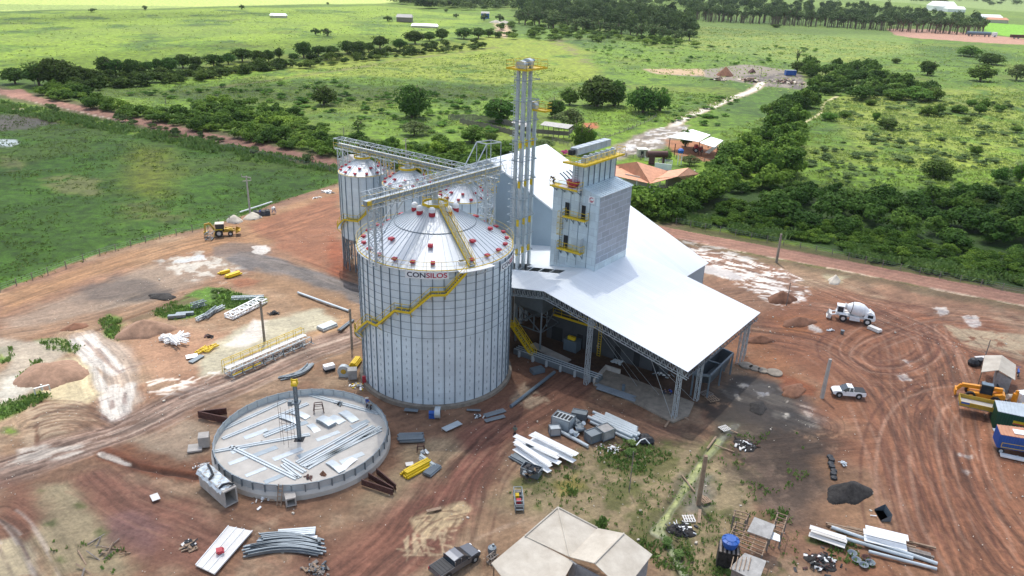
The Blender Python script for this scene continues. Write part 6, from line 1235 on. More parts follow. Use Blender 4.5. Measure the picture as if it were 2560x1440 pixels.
# box culverts
def culvert(px, py, qx, qy, w_, h_, label, hollow='front', z0=0):
    a, b = at(px, py, z0), at(qx, qy, z0); d = (b-a); L = d.length; rz = math.atan2(d.y, d.x); t = thing('concrete_culvert', a, label, 'culvert'); T = Matrix.Translation(a)@Matrix.Rotation(rz, 4, 'Z'); g = MB(); th = .16
    for c, s in (((L/2, 0, th/2), (L, w_, th)), ((L/2, 0, h_-th/2), (L, w_, th)), ((L/2, -w_/2+th/2, h_/2), (L, th, h_-2*th)), ((L/2, w_/2-th/2, h_/2), (L, th, h_-2*th))): g.box(c, s, mat=T)
    g.build('box_section', 'conc', t); g = MB(); g.box((L*.7, 0, h_/2), (.1, w_-2*th, h_-2*th), mat=T); g.build('dark_end', 'dark', t); return t, T, L
t, T, L = culvert(580, 1262, 516, 1206, 1.5, 2.0, 'long concrete box culvert under a white and black tarp, front left of foundation')
g = MB(); n = 14; m_ = 7; vs = []
for i in range(n+1):
    for j in range(m_+1):
        x = L*(.06+.98*i/n); y = (-.62+1.24*j/m_)*1.5; dz = 2.06+.10*math.sin(i*1.7+j)+.06*math.sin(i*3.1-j*2); 
        if abs(y) > .76: dz -= (abs(y)-.76)*2.6
        vs.append(T@V(x, y, dz))
g.add(vs, [(i*(m_+1)+j, (i+1)*(m_+1)+j, (i+1)*(m_+1)+j+1, i*(m_+1)+j+1) for i in range(n) for j in range(m_)]); tp2 = solo(g, 'tarp', 'tarp', 'crumpled white tarp with black folds over the long box culvert', 'tarp')
g = MB(); g.path([T@V(.5, -.75, 2.0), T@V(.7, -.3, 2.25), T@V(.9, .3, 2.28), T@V(.8, .75, 2.1)], .14, 7); g.path([T@V(L*.55, .7, 2.1), T@V(L*.6, .1, 2.26), T@V(L*.8, -.2, 2.3), T@V(L*.97, -.4, 2.25)], .13, 7); o = g.build('tarp_fold', 'black', tp2)
culvert(729, 1266, 722, 1236, 1.1, 1.05, 'short concrete box culvert opening at the front edge of the foundation'); 
g = MB().box(at(512, 1112)+V(0, 0, .7), (1.2, 1.3, 1.4), .3); solo(g, 'concrete_block', 'conc', 'plain concrete block against the left of the foundation', 'block'); g = MB().box(at(488, 1122)+V(0, 0, .12), (1.6, 1.5, .2), .3); solo(g, 'concrete_slab', 'conc', 'low concrete slab beside the block left of the foundation', 'slab')
def ladder_thing(p, q, label, w_=.45, m_='wood'):
    p, q = Vector(p), Vector(q); d = (q-p).normalized(); s_ = d.cross(V(0, 0, 1)).normalized() if abs(d.z) < .95 else V(1, 0, 0); g = MB()
    for k in (-1, 1): g.beam(p+s_*k*w_/2, q+s_*k*w_/2, .09)
    for i in range(int((q-p).length/.4)): c = p+d*(.25+.4*i); g.beam(c-s_*w_/2, c+s_*w_/2, .06)
    solo(g, 'ladder', m_, label, 'ladder')
pl_ = at(697, 1266); ladder_thing(pl_, V(pl_.x+.1, pl_.y+1.0, 2.1), 'wooden ladder leaning on the foundation ring wall beside the short culvert')
# ======================= PEOPLE ==========================================
M['shirtb'] = mat('blue_shirt', (.02, .07, .35), .8); M['shirtg'] = mat('grey_shirt', (.28, .29, .28), .8); M['trouser'] = mat('dark_trousers', (.03, .035, .05), .85); M['camo'] = mat('green_grey_workwear', (.12, .16, .13), .85, 0, .4, 9)
def skinned(name, verts, edges, radii, material, parent, sub=2):
    me = bpy.data.meshes.new(name); me.from_pydata(verts, edges, []); me.update(); o = bpy.data.objects.new(name, me); COL.objects.link(o); o.modifiers.new('s', 'SKIN'); 
    if not me.skin_vertices: me.skin_vertices.new()
    for v, r in zip(me.skin_vertices[0].data, radii): v.radius = (r, r)
    me.skin_vertices[0].data[0].use_root = True; s_ = o.modifiers.new('b', 'SUBSURF'); s_.levels = sub; s_.render_levels = sub
    dg = bpy.context.evaluated_depsgraph_get(); m2 = bpy.data.meshes.new_from_object(o.evaluated_get(dg)); bpy.data.objects.remove(o); m2.materials.clear(); m2.materials.append(M[material]); m2.shade_smooth(); o = bpy.data.objects.new(name, m2); COL.objects.link(o)
    if parent: o.parent = parent
    return o
def person(p, rz, label, shirt='shirtb', hat=None, pose='stand', z=None, group=None):
    """one continuous skinned body with clothing as children; heights in metres"""
    t = thing('person', p, label, 'person', group, rz)
    if pose == 'stand': J = dict(pel=(0, 0, .95), ch=(0, .02, 1.3), nk=(0, .02, 1.5), hd=(0, .05, 1.64), ht=(0, .04, 1.74), ls=(-.19, 0, 1.43), le=(-.26, .04, 1.15), lw=(-.24, .16, .92), rs=(.19, 0, 1.43), re=(.27, .03, 1.15), rw=(.25, .14, .92), lk=(-.11, .03, .5), la=(-.12, -.02, .08), lt=(-.13, .14, .04), rk=(.11, .06, .5), ra=(.13, .02, .08), rt=(.14, .18, .04))
    elif pose == 'bend': J = dict(pel=(0, -.12, .92), ch=(0, .18, 1.12), nk=(0, .36, 1.2), hd=(0, .5, 1.25), ht=(0, .6, 1.27), ls=(-.19, .3, 1.14), le=(-.25, .42, .9), lw=(-.16, .6, .75), rs=(.19, .3, 1.14), re=(.25, .45, .9), rw=(.14, .62, .76), lk=(-.12, .06, .5), la=(-.13, -.04, .08), lt=(-.14, .12, .04), rk=(.13, .1, .5), ra=(.15, 0, .08), rt=(.16, .16, .04))
    else: J = dict(pel=(0, -.1, .38), ch=(0, .04, .72), nk=(0, .12, .9), hd=(0, .18, 1.03), ht=(0, .18, 1.13), ls=(-.19, .06, .84), le=(-.26, .26, .62), lw=(-.12, .48, .55), rs=(.19, .06, .84), re=(.26, .28, .62), rw=(.1, .5, .52), lk=(-.2, .34, .52), la=(-.18, .1, .08), lt=(-.2, .28, .04), rk=(.2, .36, .5), ra=(.18, .12, .08), rt=(.2, .3, .04))
    K = list(J); R = dict(pel=.125, ch=.145, nk=.055, hd=.098, ht=.075, ls=.065, le=.045, lw=.032, rs=.065, re=.045, rw=.032, lk=.065, la=.045, lt=.04, rk=.065, ra=.045, rt=.04); E_ = [('pel', 'ch'), ('ch', 'nk'), ('nk', 'hd'), ('hd', 'ht'), ('ch', 'ls'), ('ls', 'le'), ('le', 'lw'), ('ch', 'rs'), ('rs', 're'), ('re', 'rw'), ('pel', 'lk'), ('lk', 'la'), ('la', 'lt'), ('pel', 'rk'), ('rk', 'ra'), ('ra', 'rt')]
    vs = [J[k] for k in K]; rs = [R[k] for k in K]; es = [(K.index(a), K.index(b)) for a, b in E_]
    for sd2, wr, el in ((-1, 'lw', 'le'), (1, 'rw', 're')):     # palm and five fingers
        d = (Vector(J[wr])-Vector(J[el])).normalized(); w0 = Vector(J[wr]); side = V(0, 1, 0) if abs(d.y) < .8 else V(1, 0, 0); i0 = K.index(wr); pm = w0+d*.07; vs.append(tuple(pm)); rs.append(.03); ip = len(vs)-1; es.append((i0, ip))
        for f in range(4): a = pm+side*(.026*(1.5-f))+d*.03; vs.append(tuple(a)); rs.append(.011); vs.append(tuple(a+d*(.065-.008*abs(f-1.2))+V(-sd2*.02, 0, 0))); rs.append(.008); es += [(ip, len(vs)-2), (len(vs)-2, len(vs)-1)]
        vs.append(tuple(pm+side*.055+V(-sd2*.01, 0, .0))); rs.append(.011); es.append((ip, len(vs)-1))
    skinned('body', vs, es, rs, 'skin', t, 1)
    sh = ['ch', 'pel', 'ls', 'le', 'rs', 're', 'nk']; q = [tuple(Vector(J[k])) for k in sh]; q[6] = tuple(Vector(J['nk'])-V(0, 0, .05)); q[3] = tuple(Vector(J['ls'])*.2+Vector(J['le'])*.8); q[5] = tuple(Vector(J['rs'])*.2+Vector(J['re'])*.8)
    skinned('shirt', q, [(0, 1), (0, 2), (2, 3), (0, 4), (4, 5), (0, 6)], [.165, .15, .085, .065, .085, .065, .075], shirt, t)
    tk_ = ['pel', 'lk', 'la', 'rk', 'ra']; skinned('trousers', [J[k] for k in tk_], [(0, 1), (1, 2), (0, 3), (3, 4)], [.15, .085, .065, .085, .065], 'trouser', t)
    h = Vector(J['hd']); g = MB(); c = h+V(0, 0, .02); g.lathe([(.125, .03), (.12, .07), (.085, .12), (.01, .14)], tuple(c), 12); 
    if hat == 'straw': g.lathe([(.24, .03), (.12, .05)], tuple(c), 14)
    g.build('hard_hat' if hat == 'white' else ('straw_hat' if hat == 'straw' else 'hair'), 'white' if hat == 'white' else ('sand' if hat == 'straw' else 'black'), t, local=True, smooth=True)
    g = MB(); 
    for s_ in (-.03, .03): g.box((h.x+s_, h.y+.092, h.z+.0), (.02, .01, .012))
    g.box((h.x, h.y+.1, h.z-.02), (.02, .03, .03)); g.box((h.x, h.y+.09, h.z-.055), (.04, .01, .01)); g.build('face', 'dark', t, local=True)
    return t
person(at(919, 1023, PF), 2.6, 'worker in blue shirt and straw hat standing at the ring wall of the foundation', 'shirtb', 'straw'); person(at(927, 1026, PF), 1.2, 'worker in grey clothes bending beside the one in the blue shirt', 'shirtg', None, 'bend')
person(at(1287, 1094), 2.8, 'person in green-grey workwear walking on the red dirt track', 'camo', None); person(at(1494, 884), 3.1, 'worker with white hard hat standing under the shed by the wall', 'shirtg', 'white')
person(at(1662, 990), .4, 'worker in dark clothes sitting at the front corner of the shed slab, left one', 'trouser', None, 'sit'); person(at(1676, 988), 2.0, 'worker in dark clothes sitting at the front corner of the shed slab, right one', 'shirtb', None, 'sit')
pw = un(11.5-1.3, pa[1]-.5, pa[2]+.1); person(pw, 2.0, 'worker in dark clothes bending over the left rail of the dryer deck', 'trouser', None, 'bend'); person(at(651, 542), 1.5, 'worker standing by the blue tarpaulin at the pale sand heap', 'shirtb', None)
# ======================= UNDER THE SHED ==================================
t = thing('intake_hopper', at(1300, 800), 'elevated grey square hopper on braced legs under the shed', 'hopper'); hc = at(1290, 878); hx = un(5.2, 27.5)
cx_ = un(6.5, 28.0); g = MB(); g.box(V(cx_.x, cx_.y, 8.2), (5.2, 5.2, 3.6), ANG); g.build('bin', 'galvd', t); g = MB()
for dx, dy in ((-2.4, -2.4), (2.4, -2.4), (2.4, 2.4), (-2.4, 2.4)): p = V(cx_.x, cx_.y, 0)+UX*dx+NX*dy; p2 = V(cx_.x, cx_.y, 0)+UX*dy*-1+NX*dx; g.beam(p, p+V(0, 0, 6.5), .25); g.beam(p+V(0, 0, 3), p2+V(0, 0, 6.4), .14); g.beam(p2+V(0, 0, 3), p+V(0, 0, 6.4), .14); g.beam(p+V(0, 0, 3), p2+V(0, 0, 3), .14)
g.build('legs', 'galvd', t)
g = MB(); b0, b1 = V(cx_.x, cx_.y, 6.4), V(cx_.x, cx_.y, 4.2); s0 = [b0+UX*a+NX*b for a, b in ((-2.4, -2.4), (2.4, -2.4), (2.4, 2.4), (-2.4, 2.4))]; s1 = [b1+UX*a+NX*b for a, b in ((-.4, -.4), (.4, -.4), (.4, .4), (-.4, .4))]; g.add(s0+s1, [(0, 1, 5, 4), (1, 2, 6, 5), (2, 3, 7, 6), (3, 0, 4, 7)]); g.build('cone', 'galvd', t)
def stair_thing(p, q, w_, label, nm='stair'):
    p, q = Vector(p), Vector(q); d = V(q.x-p.x, q.y-p.y, 0).normalized(); s_ = V(-d.y, d.x, 0); t = thing(nm, (p.x, p.y, 0), label, 'stair'); g = MB(); tr = MB()
    for k in (-1, 1):
        g.beam(p+s_*k*w_/2, q+s_*k*w_/2, .1, .34)
        for h_ in (.55, 1.05): g.beam(p+s_*k*w_/2+V(0, 0, h_), q+s_*k*w_/2+V(0, 0, h_), .06)
        for i in range(7): c = p+(q-p)*i/6+s_*k*w_/2; g.beam(c, c+V(0, 0, 1.05), .06)
    n = max(4, int(abs(q.z-p.z)/.25))
    for i in range(n): c = p+(q-p)*(i+.5)/n; tr.beam(c-s_*w_/2, c+s_*w_/2, .28, .04)
    g.build('stringer', 'yellow', t); tr.build('treads', 'galvd', t); return t
sA_ = at(1336, 893, .3); zz3 = 4.2; d_ = Vector(ray(1282, 812)); tq = (zz3-CH)/d_.z; sB_ = V(d_.x*tq, d_.y*tq, zz3); stair_thing(sA_, sB_, .9, 'yellow steel stair with handrails climbing under the left side of the shed')
g = MB(); g.slab(sB_+V(-2.2, -.6, 0), sB_+V(.4, -.6, 0), sB_+V(.4, .9, 0), sB_+V(-2.2, .9, 0), .15); rail(g, [sB_+V(-2.2, -.6, 0), sB_+V(.2, -.6, 0)], 1.0, .03, 1.2); solo(g, 'stair_landing', 'yellow', 'yellow landing at the head of the stair under the shed', 'platform')
g = MB().box(sA_+V(0, -.2, 0), (1.1, .9, .6), .5); solo(g, 'concrete_block', 'conc', 'concrete block at the foot of the yellow stair', 'block')
g = MB().box(at(1343, 930)+V(0, 0, .3), (1.9, 1.2, .6), .5); solo(g, 'steel_bin', 'rib', 'low dark steel box on the mud in front of the yellow stair', 'box')
# conveyor trench with side walls, floor slab
a, b = at(1290, 880), at(1500, 955); g = MB(); g.beam(a+V(0, 0, .35), b+V(0, 0, .35), 1.4, .7); t = thing('ground_conveyor', a, 'long low conveyor and pipework running along the ground under the shed edge', 'conveyor'); g.build('trough', 'galvd', t)
g = MB(); s_ = V(-(b-a).y, (b-a).x, 0).normalized(); 
for k in (-.55, 0, .55): g.tube(a+s_*k+V(0, 0, .85), b+s_*k+V(0, 0, .85), .07)
for i in range(6): c = a+(b-a)*(i+.5)/6-s_*.95; g.tube(c+V(0, 0, 0), c+V(0, 0, .9), .2)
g.build('pipes', 'galv', t)
a, b = at(1330, 862), at(1420, 905); g = MB(); g.beam(a+V(0, 0, .1), b+V(0, 0, .1), 1.4, .2); solo(g, 'concrete_strip', 'conc', 'pale concrete strip beside the ground conveyor', 'slab')
AP = [(1512, 922), (1735, 1008), (1722, 1040), (1682, 1057), (1590, 1010), (1483, 962)]
g = MB().prism([tuple(at(*p)[:2]) for p in AP], -.1, .16); solo(g, 'concrete_apron', 'concd', 'weathered concrete slab at the front corner of the shed', 'slab')
g = MB(); a, b = at(1484, 960), at(1512, 928); g.beam(a+V(0, 0, .45), b+V(0, 0, .45), .25, .8); a, b = at(1512, 925), at(1550, 937); g.beam(a+V(0, 0, .45), b+V(0, 0, .45), .25, .8); solo(g, 'low_wall', 'conc', 'low concrete corner wall on the shed slab', 'wall')
SL_ = [(1420, 900), (1540, 930), (1700, 985), (1800, 960), (1830, 930), (1700, 900), (1560, 870), (1420, 850)]
# machine room walls under the roof
for (p, q, h_, nm) in (((1366, 842), (1535, 898), 7.5, 'left'), ((1535, 898), (1668, 940), 6.0, 'right')):
    a, b = at(*p), at(*q); d = (b-a).normalized(); s_ = V(-d.y, d.x, 0); t = thing('machine_room', a, 'dark galvanised machine room wall, shade added in its colour, under the shed, %s part with openings' % nm, 'wall'); g = MB(); g.slab(a, b, b+V(0, 0, h_), a+V(0, 0, h_), .2); g.build('wall', 'galv_shade', t)
    L_ = (b-a).length
    for k in ((.12, .2, .5, .62) if nm == 'left' else (.06, .42, .78)):
        g = MB(); c = a+d*L_*k-s_*.03; g.box(c+V(0, 0, 1.15), (.95, .08, 2.2), math.atan2(d.y, d.x)); g.build('door_opening', 'dark', t)
    if nm == 'left':
        g = MB(); c0, c1 = a+d*L_*.12-s_*.8+V(0, 0, 4.6), a+d*L_*.75-s_*.8+V(0, 0, 4.6); g.beam(c0, c1, .1, .3); rail(g, [c0, c1], 1.1, .03, 1.6); g.build('gallery', 'yellow', t)
        g = MB(); c = a+d*L_*.45-s_*1.2; g.box(c+V(0, 0, .9), (2.2, 1.6, 1.8), math.atan2(d.y, d.x)); g.build('furnace', 'rib', t); g = MB(); g.box(c+V(0, 0, 2.1)-s_*.3, (1.2, .5, .5), math.atan2(d.y, d.x)); g.build('burner_cover', 'yellow', t)
        g = MB(); c = a+d*L_*.8-s_*.5
        for i in range(14): g.beam(c-d*.25+V(0, 0, .4*i), c+d*.25+V(0, 0, .4*i), .05)
        for k in (-.25, .25): g.beam(c+d*k, c+d*k+V(0, 0, 5.6), .07)
        g.build('ladder', 'yellow', t)
p = at(1510, 884); g = MB().tube(p, p+V(0, 0, .9), .32, n=16); g.tube(p+V(0, 0, .88), p+V(0, 0, .94), .34, n=16); solo(g, 'drum', 'yellow', 'yellow drum standing by the wall under the shed', 'drum')
scatter_bits(1545, 905, 1.1, 26, ['tarp', 'white', 'offwhite'], 'heap of white sacks on the floor under the shed', 7, 0, .4, 1.0, 'sack_heap', 'sacks', .4)
scatter_bits(1650, 935, 1.4, 34, ['galvd', 'galv', 'white', 'dark'], 'pile of machine parts near the wall under the shed', 8, 0, .2, .8)
# truck tipping bin on the right end
t = thing('receiving_bin', at(1790, 920), 'open-topped dark blue steel receiving bin on stilts at the right end of the shed', 'bin'); r4 = [(1734, 934), (1803, 870), (1833, 884), (1775, 940)]; zr3 = 3.4
R4 = [at(*p, zr3) for p in r4]; cc_ = sum(R4, V(0, 0, 0))/4; R5 = [cc_+(p-cc_)*.72-V(0, 0, 1.8) for p in R4]; g = MB(); fl = [(i, (i+1) % 4, 4+(i+1) % 4, 4+i) for i in range(4)]; g.add(R4+R5, fl+[tuple(f[::-1]) for f in fl]+[(4, 5, 6, 7)])
g.build('bin_body', 'galvd', t); g = MB()
for i in range(4): g.beam(R4[i], R4[(i+1) % 4], .22, .3); g.beam(R4[i], V(R4[i].x, R4[i].y, 0), .2); m2 = (R4[i]+R4[(i+1) % 4])/2; g.beam(m2, V(m2.x, m2.y, 0), .18)
g.beam((R4[0]+R4[1])/2, (R4[2]+R4[3])/2, .18); g.build('frame', 'rib', t)
for i, (px, py, r) in enumerate(((1865, 914, 1.05), (1886, 921, .85), (1907, 927, .8), (1936, 932, 1.15))):
    p = at(px, py); g = MB().lathe([(r, -.05), (r, .14), (r*.9, .18), (.02, .18)], tuple(p), 24); solo(g, 'concrete_disc', 'concd', '%s round concrete disc from the left on the mud beside the shed' % ORD[i], 'disc', 'round concrete discs beside the shed')
# ======================= POLES ===========================================
def post(px, py, tx, ty, w_, m_, label, nm='post', taper=.8, cap=None):
    b = at(px, py); h = hz(b.x, b.y, tx, ty); g = MB(); d = V(0, 0, h); g.tube(b-V(0, 0, .3), b+d, w_/2, w_/2*taper, 4 if w_ > .3 else 8)
    if cap: t = thing(nm, b, label, 'pole'); g.build('pole', m_, t); return t, b, h
    return solo(g, nm, m_, label, 'post', loc=tuple(b))
post(2055, 992, 2072, 897, .62, 'conc', 'thick square concrete post beside the white pickup', 'concrete_post', .75); post(1941, 655, 1955, 585, .6, 'concd', 'thick concrete post standing by the red road on the right', 'concrete_post', .8)
post(1746, 1258, 1759, 1138, .6, 'wood', 'thick brown wooden post beside the pale drainage channel', 'wooden_post', .85); post(661, 850, 652, 753, .42, 'concd', 'concrete post beside the yellow catwalk frame on the ground', 'concrete_post', .9); post(880, 868, 876, 772, .42, 'concd', 'concrete post close to the left side of the big silo', 'concrete_post', .9)
post(1573, 1228, 1590, 1130, .12, 'woodg', 'thin leaning stick post in the weeds in front of the shed', 'thin_pole'); post(1966, 762, 1973, 706, .16, 'woodg', 'thin dark pole by the orange soil heaps right of the shed', 'thin_pole'); post(2459, 905, 2468, 848, .16, 'woodg', 'thin dark pole beside the grey-roofed tool shed', 'thin_pole')
t, b, h = post(625, 530, 618, 440, .5, 'conc', 'concrete power pole with two crossarms at the pasture edge', 'power_pole', .6, True)
g = MB(); g.beam(b+V(-1.0, 0, h-.2), b+V(.95, 0, h-.3), .13); g.beam(b+V(-.9, 0, h-1.2), b+V(.95, .1, h-1.0), .13); g.beam(b+V(.95, 0, h-.3), b+V(.95, .1, h-1.0), .1); g.beam(b+V(-1, 0, h-.2), b+V(-1, 0, h+.4), .1); g.build('crossarms', 'conc', t)
t, b, h = post(1016, 430, 1016, 346, .4, 'conc', 'concrete power pole rising behind the catwalk above the small silos', 'power_pole', .7, True); g = MB(); g.beam(b+V(-.9, 0, h-.7), b+V(.9, 0, h-.7), .13); g.beam(b+V(-.5, 0, h-.1), b+V(.5, 0, h-.1), .1); g.build('crossarms', 'conc', t)
post(862, 382, 860, 318, .2, 'woodg', 'thin dark pole rising from the hedgerow left of the small silos', 'thin_pole'); post(415, 262, 413, 244, .3, 'woodg', 'stump-like pole in the meadow above the hedgerow', 'thin_pole'); post(88, 212, 85, 180, .3, 'conc', 'pale pole among the trees at far left', 'thin_pole')
# ======================= FENCES ==========================================
def fence(pts, step, label, h=1.3, wires=3, m_='woodg', r=.08):
    P_ = [at(*p) for p in pts]; t = thing('wire_fence', P_[0], label, 'fence'); me = None; g = MB(); cnt = 0
    for a, b in zip(P_[:-1], P_[1:]):
        n = max(1, round((b-a).length/step))
        for i in range(n):
            c = a+(b-a)*i/n
            if me is None: o = MB().tube(V(0, 0, -.2), V(0, 0, h), r, n=5).build('post', m_, t, local=True); me = o.data
            else: o = bpy.data.objects.new('post', me); COL.objects.link(o); o.parent = t
            o.location = c-P_[0]; cnt += 1
        for k in range(wires): z = h*(.35+.3*k); g.beam(a+V(0, 0, z), b+V(0, 0, z), .025)
    g.build('wire', 'galvd', t)
fence([(0, 728), (120, 685), (250, 638), (400, 596), (520, 570), (600, 545)], 3.2, 'wooden post and wire fence between dark pasture and the left of the site')
fence([(560, 370), (700, 400), (845, 432)], 3.0, 'wooden post and wire fence along the near side of the red road')
fence([(1690, 558), (1800, 580), (2000, 620), (2250, 675), (2560, 735)], 3.4, 'wooden post and wire fence along the far side of the red road, right')
# ======================= MATERIAL ON THE GROUND ==========================
def bundle(p, q, n, r, kind, m_, label, rows=1, z=0.0, nm='steel_bundle', cat='steel bundle', bend=0.0, jit=.0, group=None):
    a, b = at(*p), at(*q); d = (b-a).normalized(); s_ = V(-d.y, d.x, 0); g = MB(); rr = random.Random(int(p[0])); k = 0
    for j in range(rows):
        for i in range(n-j):
            o_ = s_*((i-(n-j-1)/2)*r*2.1)+V(0, 0, z+r+j*r*1.75); sa_ = d*rr.uniform(-jit, jit); e0, e1 = a+o_+sa_, b+o_+sa_+s_*rr.uniform(-jit, jit)*.3
            if bend:
                pts = [e0+(e1-e0)*u/7+s_*bend*math.sin(math.pi*u/7) for u in range(8)]
                for u, v in zip(pts[:-1], pts[1:]): g.beam(u, v, r*1.5, r*1.5)
            elif kind == 'tube': g.tube(e0, e1, r, n=10)
            elif kind == 'plate': g.beam(e0, e1, r*1.9, .05)
            else: g.beam(e0, e1, r*1.7, r*1.7)
    return solo(g, nm, m_, label, cat, group)
bundle((620, 1382), (806, 1378), 7, .11, 'c', 'galvd', 'lower curved bundle of long steel angles near the bottom edge', 3, bend=.7, jit=.5); bundle((655, 1352), (798, 1364), 6, .11, 'c', 'galvd', 'upper curved bundle of long steel angles near the bottom edge', 3, bend=.6, jit=.4)
bundle((695, 1341), (789, 1334), 5, .13, 'c', 'galv', 'short straight stack of channels behind the curved bundles', 2); bundle((693, 1348), (793, 1347), 1, .22, 'plate', 'white', 'white channel lying along the short stack', 1, cat='channel')
bundle((702, 948), (776, 914), 6, .09, 'c', 'galvd', 'arched bundle of angles behind the foundation', 2, bend=-.8, jit=.4); bundle((996, 1098), (1058, 1096), 7, .12, 'c', 'galvd', 'bundle of grey channels right of the foundation', 2, jit=.2)
bundle((1012, 1192), (1072, 1160), 5, .13, 'c', 'yellow', 'bundle of yellow steel sections on pallets right of the foundation', 3, jit=.3); bundle((1022, 1178), (1060, 1158), 3, .1, 'c', 'yellow', 'smaller yellow sections behind the larger yellow bundle', 3, jit=.3); bundle((1066, 1190), (1094, 1166), 6, .1, 'tube', 'galvd', 'grey pipes beside the yellow sections', 2); bundle((1052, 1146), (1085, 1170), 4, .1, 'c', 'galv', 'silver sections above the yellow bundle', 3, jit=.2)
bundle((548, 686), (572, 680), 3, .13, 'c', 'yellow', 'short pile of yellow beams left of the gravel road', 2, jit=.2); bundle((565, 695), (600, 684), 4, .14, 'c', 'yellow', 'longer pile of yellow beams left of the gravel road', 2, jit=.2)
bundle((800, 826), (836, 812), 6, .15, 'c', 'galv', 'neat bundle of light channels beside the milky pool', 2); bundle((745, 734), (872, 780), 1, .20, 'tube', 'galv', 'long thin grey pipe lying left of the big silo', 1, nm='pipe', cat='pipe'); bundle((848, 828), (882, 802), 2, .16, 'tube', 'galvd', 'two short pipes near the concrete post by the silo', 1, nm='pipe', cat='pipe')
bundle((1277, 1020), (1386, 934), 1, .24, 'tube', 'rib', 'long blue-grey pipe lying across the mud in front of the shed', 1, nm='pipe', cat='pipe')
bundle((1492, 968), (1588, 1000), 4, .17, 'tube', 'galvd', 'grey pipes lying in front of the shed slab', 1, jit=.3)
p = at(1558, 976, .16); g = MB().tube(p, p+V(0, 0, .9), .22, n=12); solo(g, 'pipe_stub', 'rib', 'short upright pipe stub on the shed slab', 'pipe')
bundle((1480, 1048), (1590, 1098), 5, .22, 'tube', 'galv', 'large bundle of thick grey ducts behind the machine crates', 2, jit=.4); bundle((1510, 1046), (1590, 1082), 4, .2, 'tube', 'galv', 'long pale ducts at the back of the duct bundle', 2, jit=.3)
bundle((1402, 1083), (1470, 1120), 1, .23, 'tube', 'galv', 'single grey duct lying in front of the machine crates', 1, nm='pipe', cat='pipe')
bundle((1325, 1102), (1432, 1158), 2, .42, 'plate', 'white', 'long white roof sheets at the back of the sheet pile', 3, .2, jit=.5, nm='sheet_stack', cat='sheets'); bundle((1290, 1112), (1395, 1162), 2, .40, 'plate', 'white', 'long white roof sheets in the middle of the sheet pile', 3, .15, jit=.6, nm='sheet_stack', cat='sheets'); bundle((1288, 1124), (1375, 1182), 2, .38, 'plate', 'white', 'long white roof sheets at the front of the sheet pile', 2, .1, jit=.4, nm='sheet_stack', cat='sheets')
bundle((1282, 1142), (1350, 1180), 5, .1, 'c', 'galvd', 'grey channels at the left front of the white sheets', 2, jit=.3)
for i, (p, q, r) in enumerate((((2076, 1328), (2340, 1420), .19), ((2072, 1343), (2280, 1404), .19), ((2170, 1384), (2340, 1428), .17), ((2150, 1356), (2342, 1412), .12))): bundle(p, q, 1, r, 'tube', 'galv', '%s long pale pipe from the back in the pile at bottom right' % ORD[i], 1, .12*(3-i), 'pipe', 'pipe', group='long pipes at bottom right')
bundle((2156, 1350), (2262, 1376), 2, .5, 'plate', 'white', 'pale sheet stack lying on the pipes at bottom right', 3, .2, 'sheet_stack', 'sheets'); bundle((2020, 1338), (2110, 1368), 2, .36, 'plate', 'offwhite', 'white sheets covered in plastic at the left end of the pipe pile', 3, .1, 'sheet_stack', 'sheets', jit=.3)
bundle((2090, 1320), (2312, 1376), 5, .12, 'c', 'wood', 'long rough planks behind the pipes at bottom right', 1, nm='plank_pile', cat='planks', jit=1.2); bundle((2250, 1378), (2330, 1398), 3, .16, 'c', 'woodg', 'brown timber beams at the right end of the pipe pile', 2, nm='plank_pile', cat='planks', jit=.3)
g = MB(); 
for i in range(5): p = at(1606+(i%3)*9, 1106-(i//3)*7); g.lathe([(.55, 0), (.6, .3), (.3, .75), (.02, .8)], tuple(p), 9)
tb = solo(g, 'black_tarp', 'black', 'black plastic tarp with white straps over a heap right of the duct bundle', 'tarp'); g = MB(); a = at(1602, 1100, .9); g.path([a+V(-.6, -.6, -.4), a, a+V(.6, .5, -.1), a+V(1.2, .3, -.7)], .07, 6); g.build('strap', 'white', tb)
# flat sheets around the silo
for i, (x, y, l, w_, rz, m_, lab) in enumerate(((1130, 1067, 2.6, 1.0, .75, 'galv', 'bluish flat sheet tilted on the dirt in front of the big silo'), (1237, 1034, 3.0, .9, .55, 'galvd', 'pointed flat sheet, the farther of two right of the silo front'), (1237, 1048, 2.8, .7, .5, 'galvd', 'flat sheet, the nearer of two right of the silo front'), (1028, 1027, 1.8, .7, -.1, 'galvd', 'flat sheet against the left front of the silo base'), (1184, 1027, 1.8, .4, 0, 'galvd', 'narrow bar of steel right of the silo fan'), (388, 1245, 1.2, .8, -.9, 'offwhite', 'pale square board lying alone on the lower left dirt'), (1024, 1162, .9, .7, .3, 'offwhite', 'small white board left of the yellow sections'), (480, 892, 1.6, 1.2, .5, 'white', 'bright white sheet left of the yellow frames'), (1085, 1276, 1.6, .4, .4, 'wood', 'pale plank lying beside the churned tan puddle'), (1160, 1300, .1, .1, 0, 'wood', None))):
    if lab is None: continue
    g = MB().box(at(x, y)+V(0, 0, .12), (l, w_, .06), rz); solo(g, 'flat_sheet', m_, lab, 'sheet')
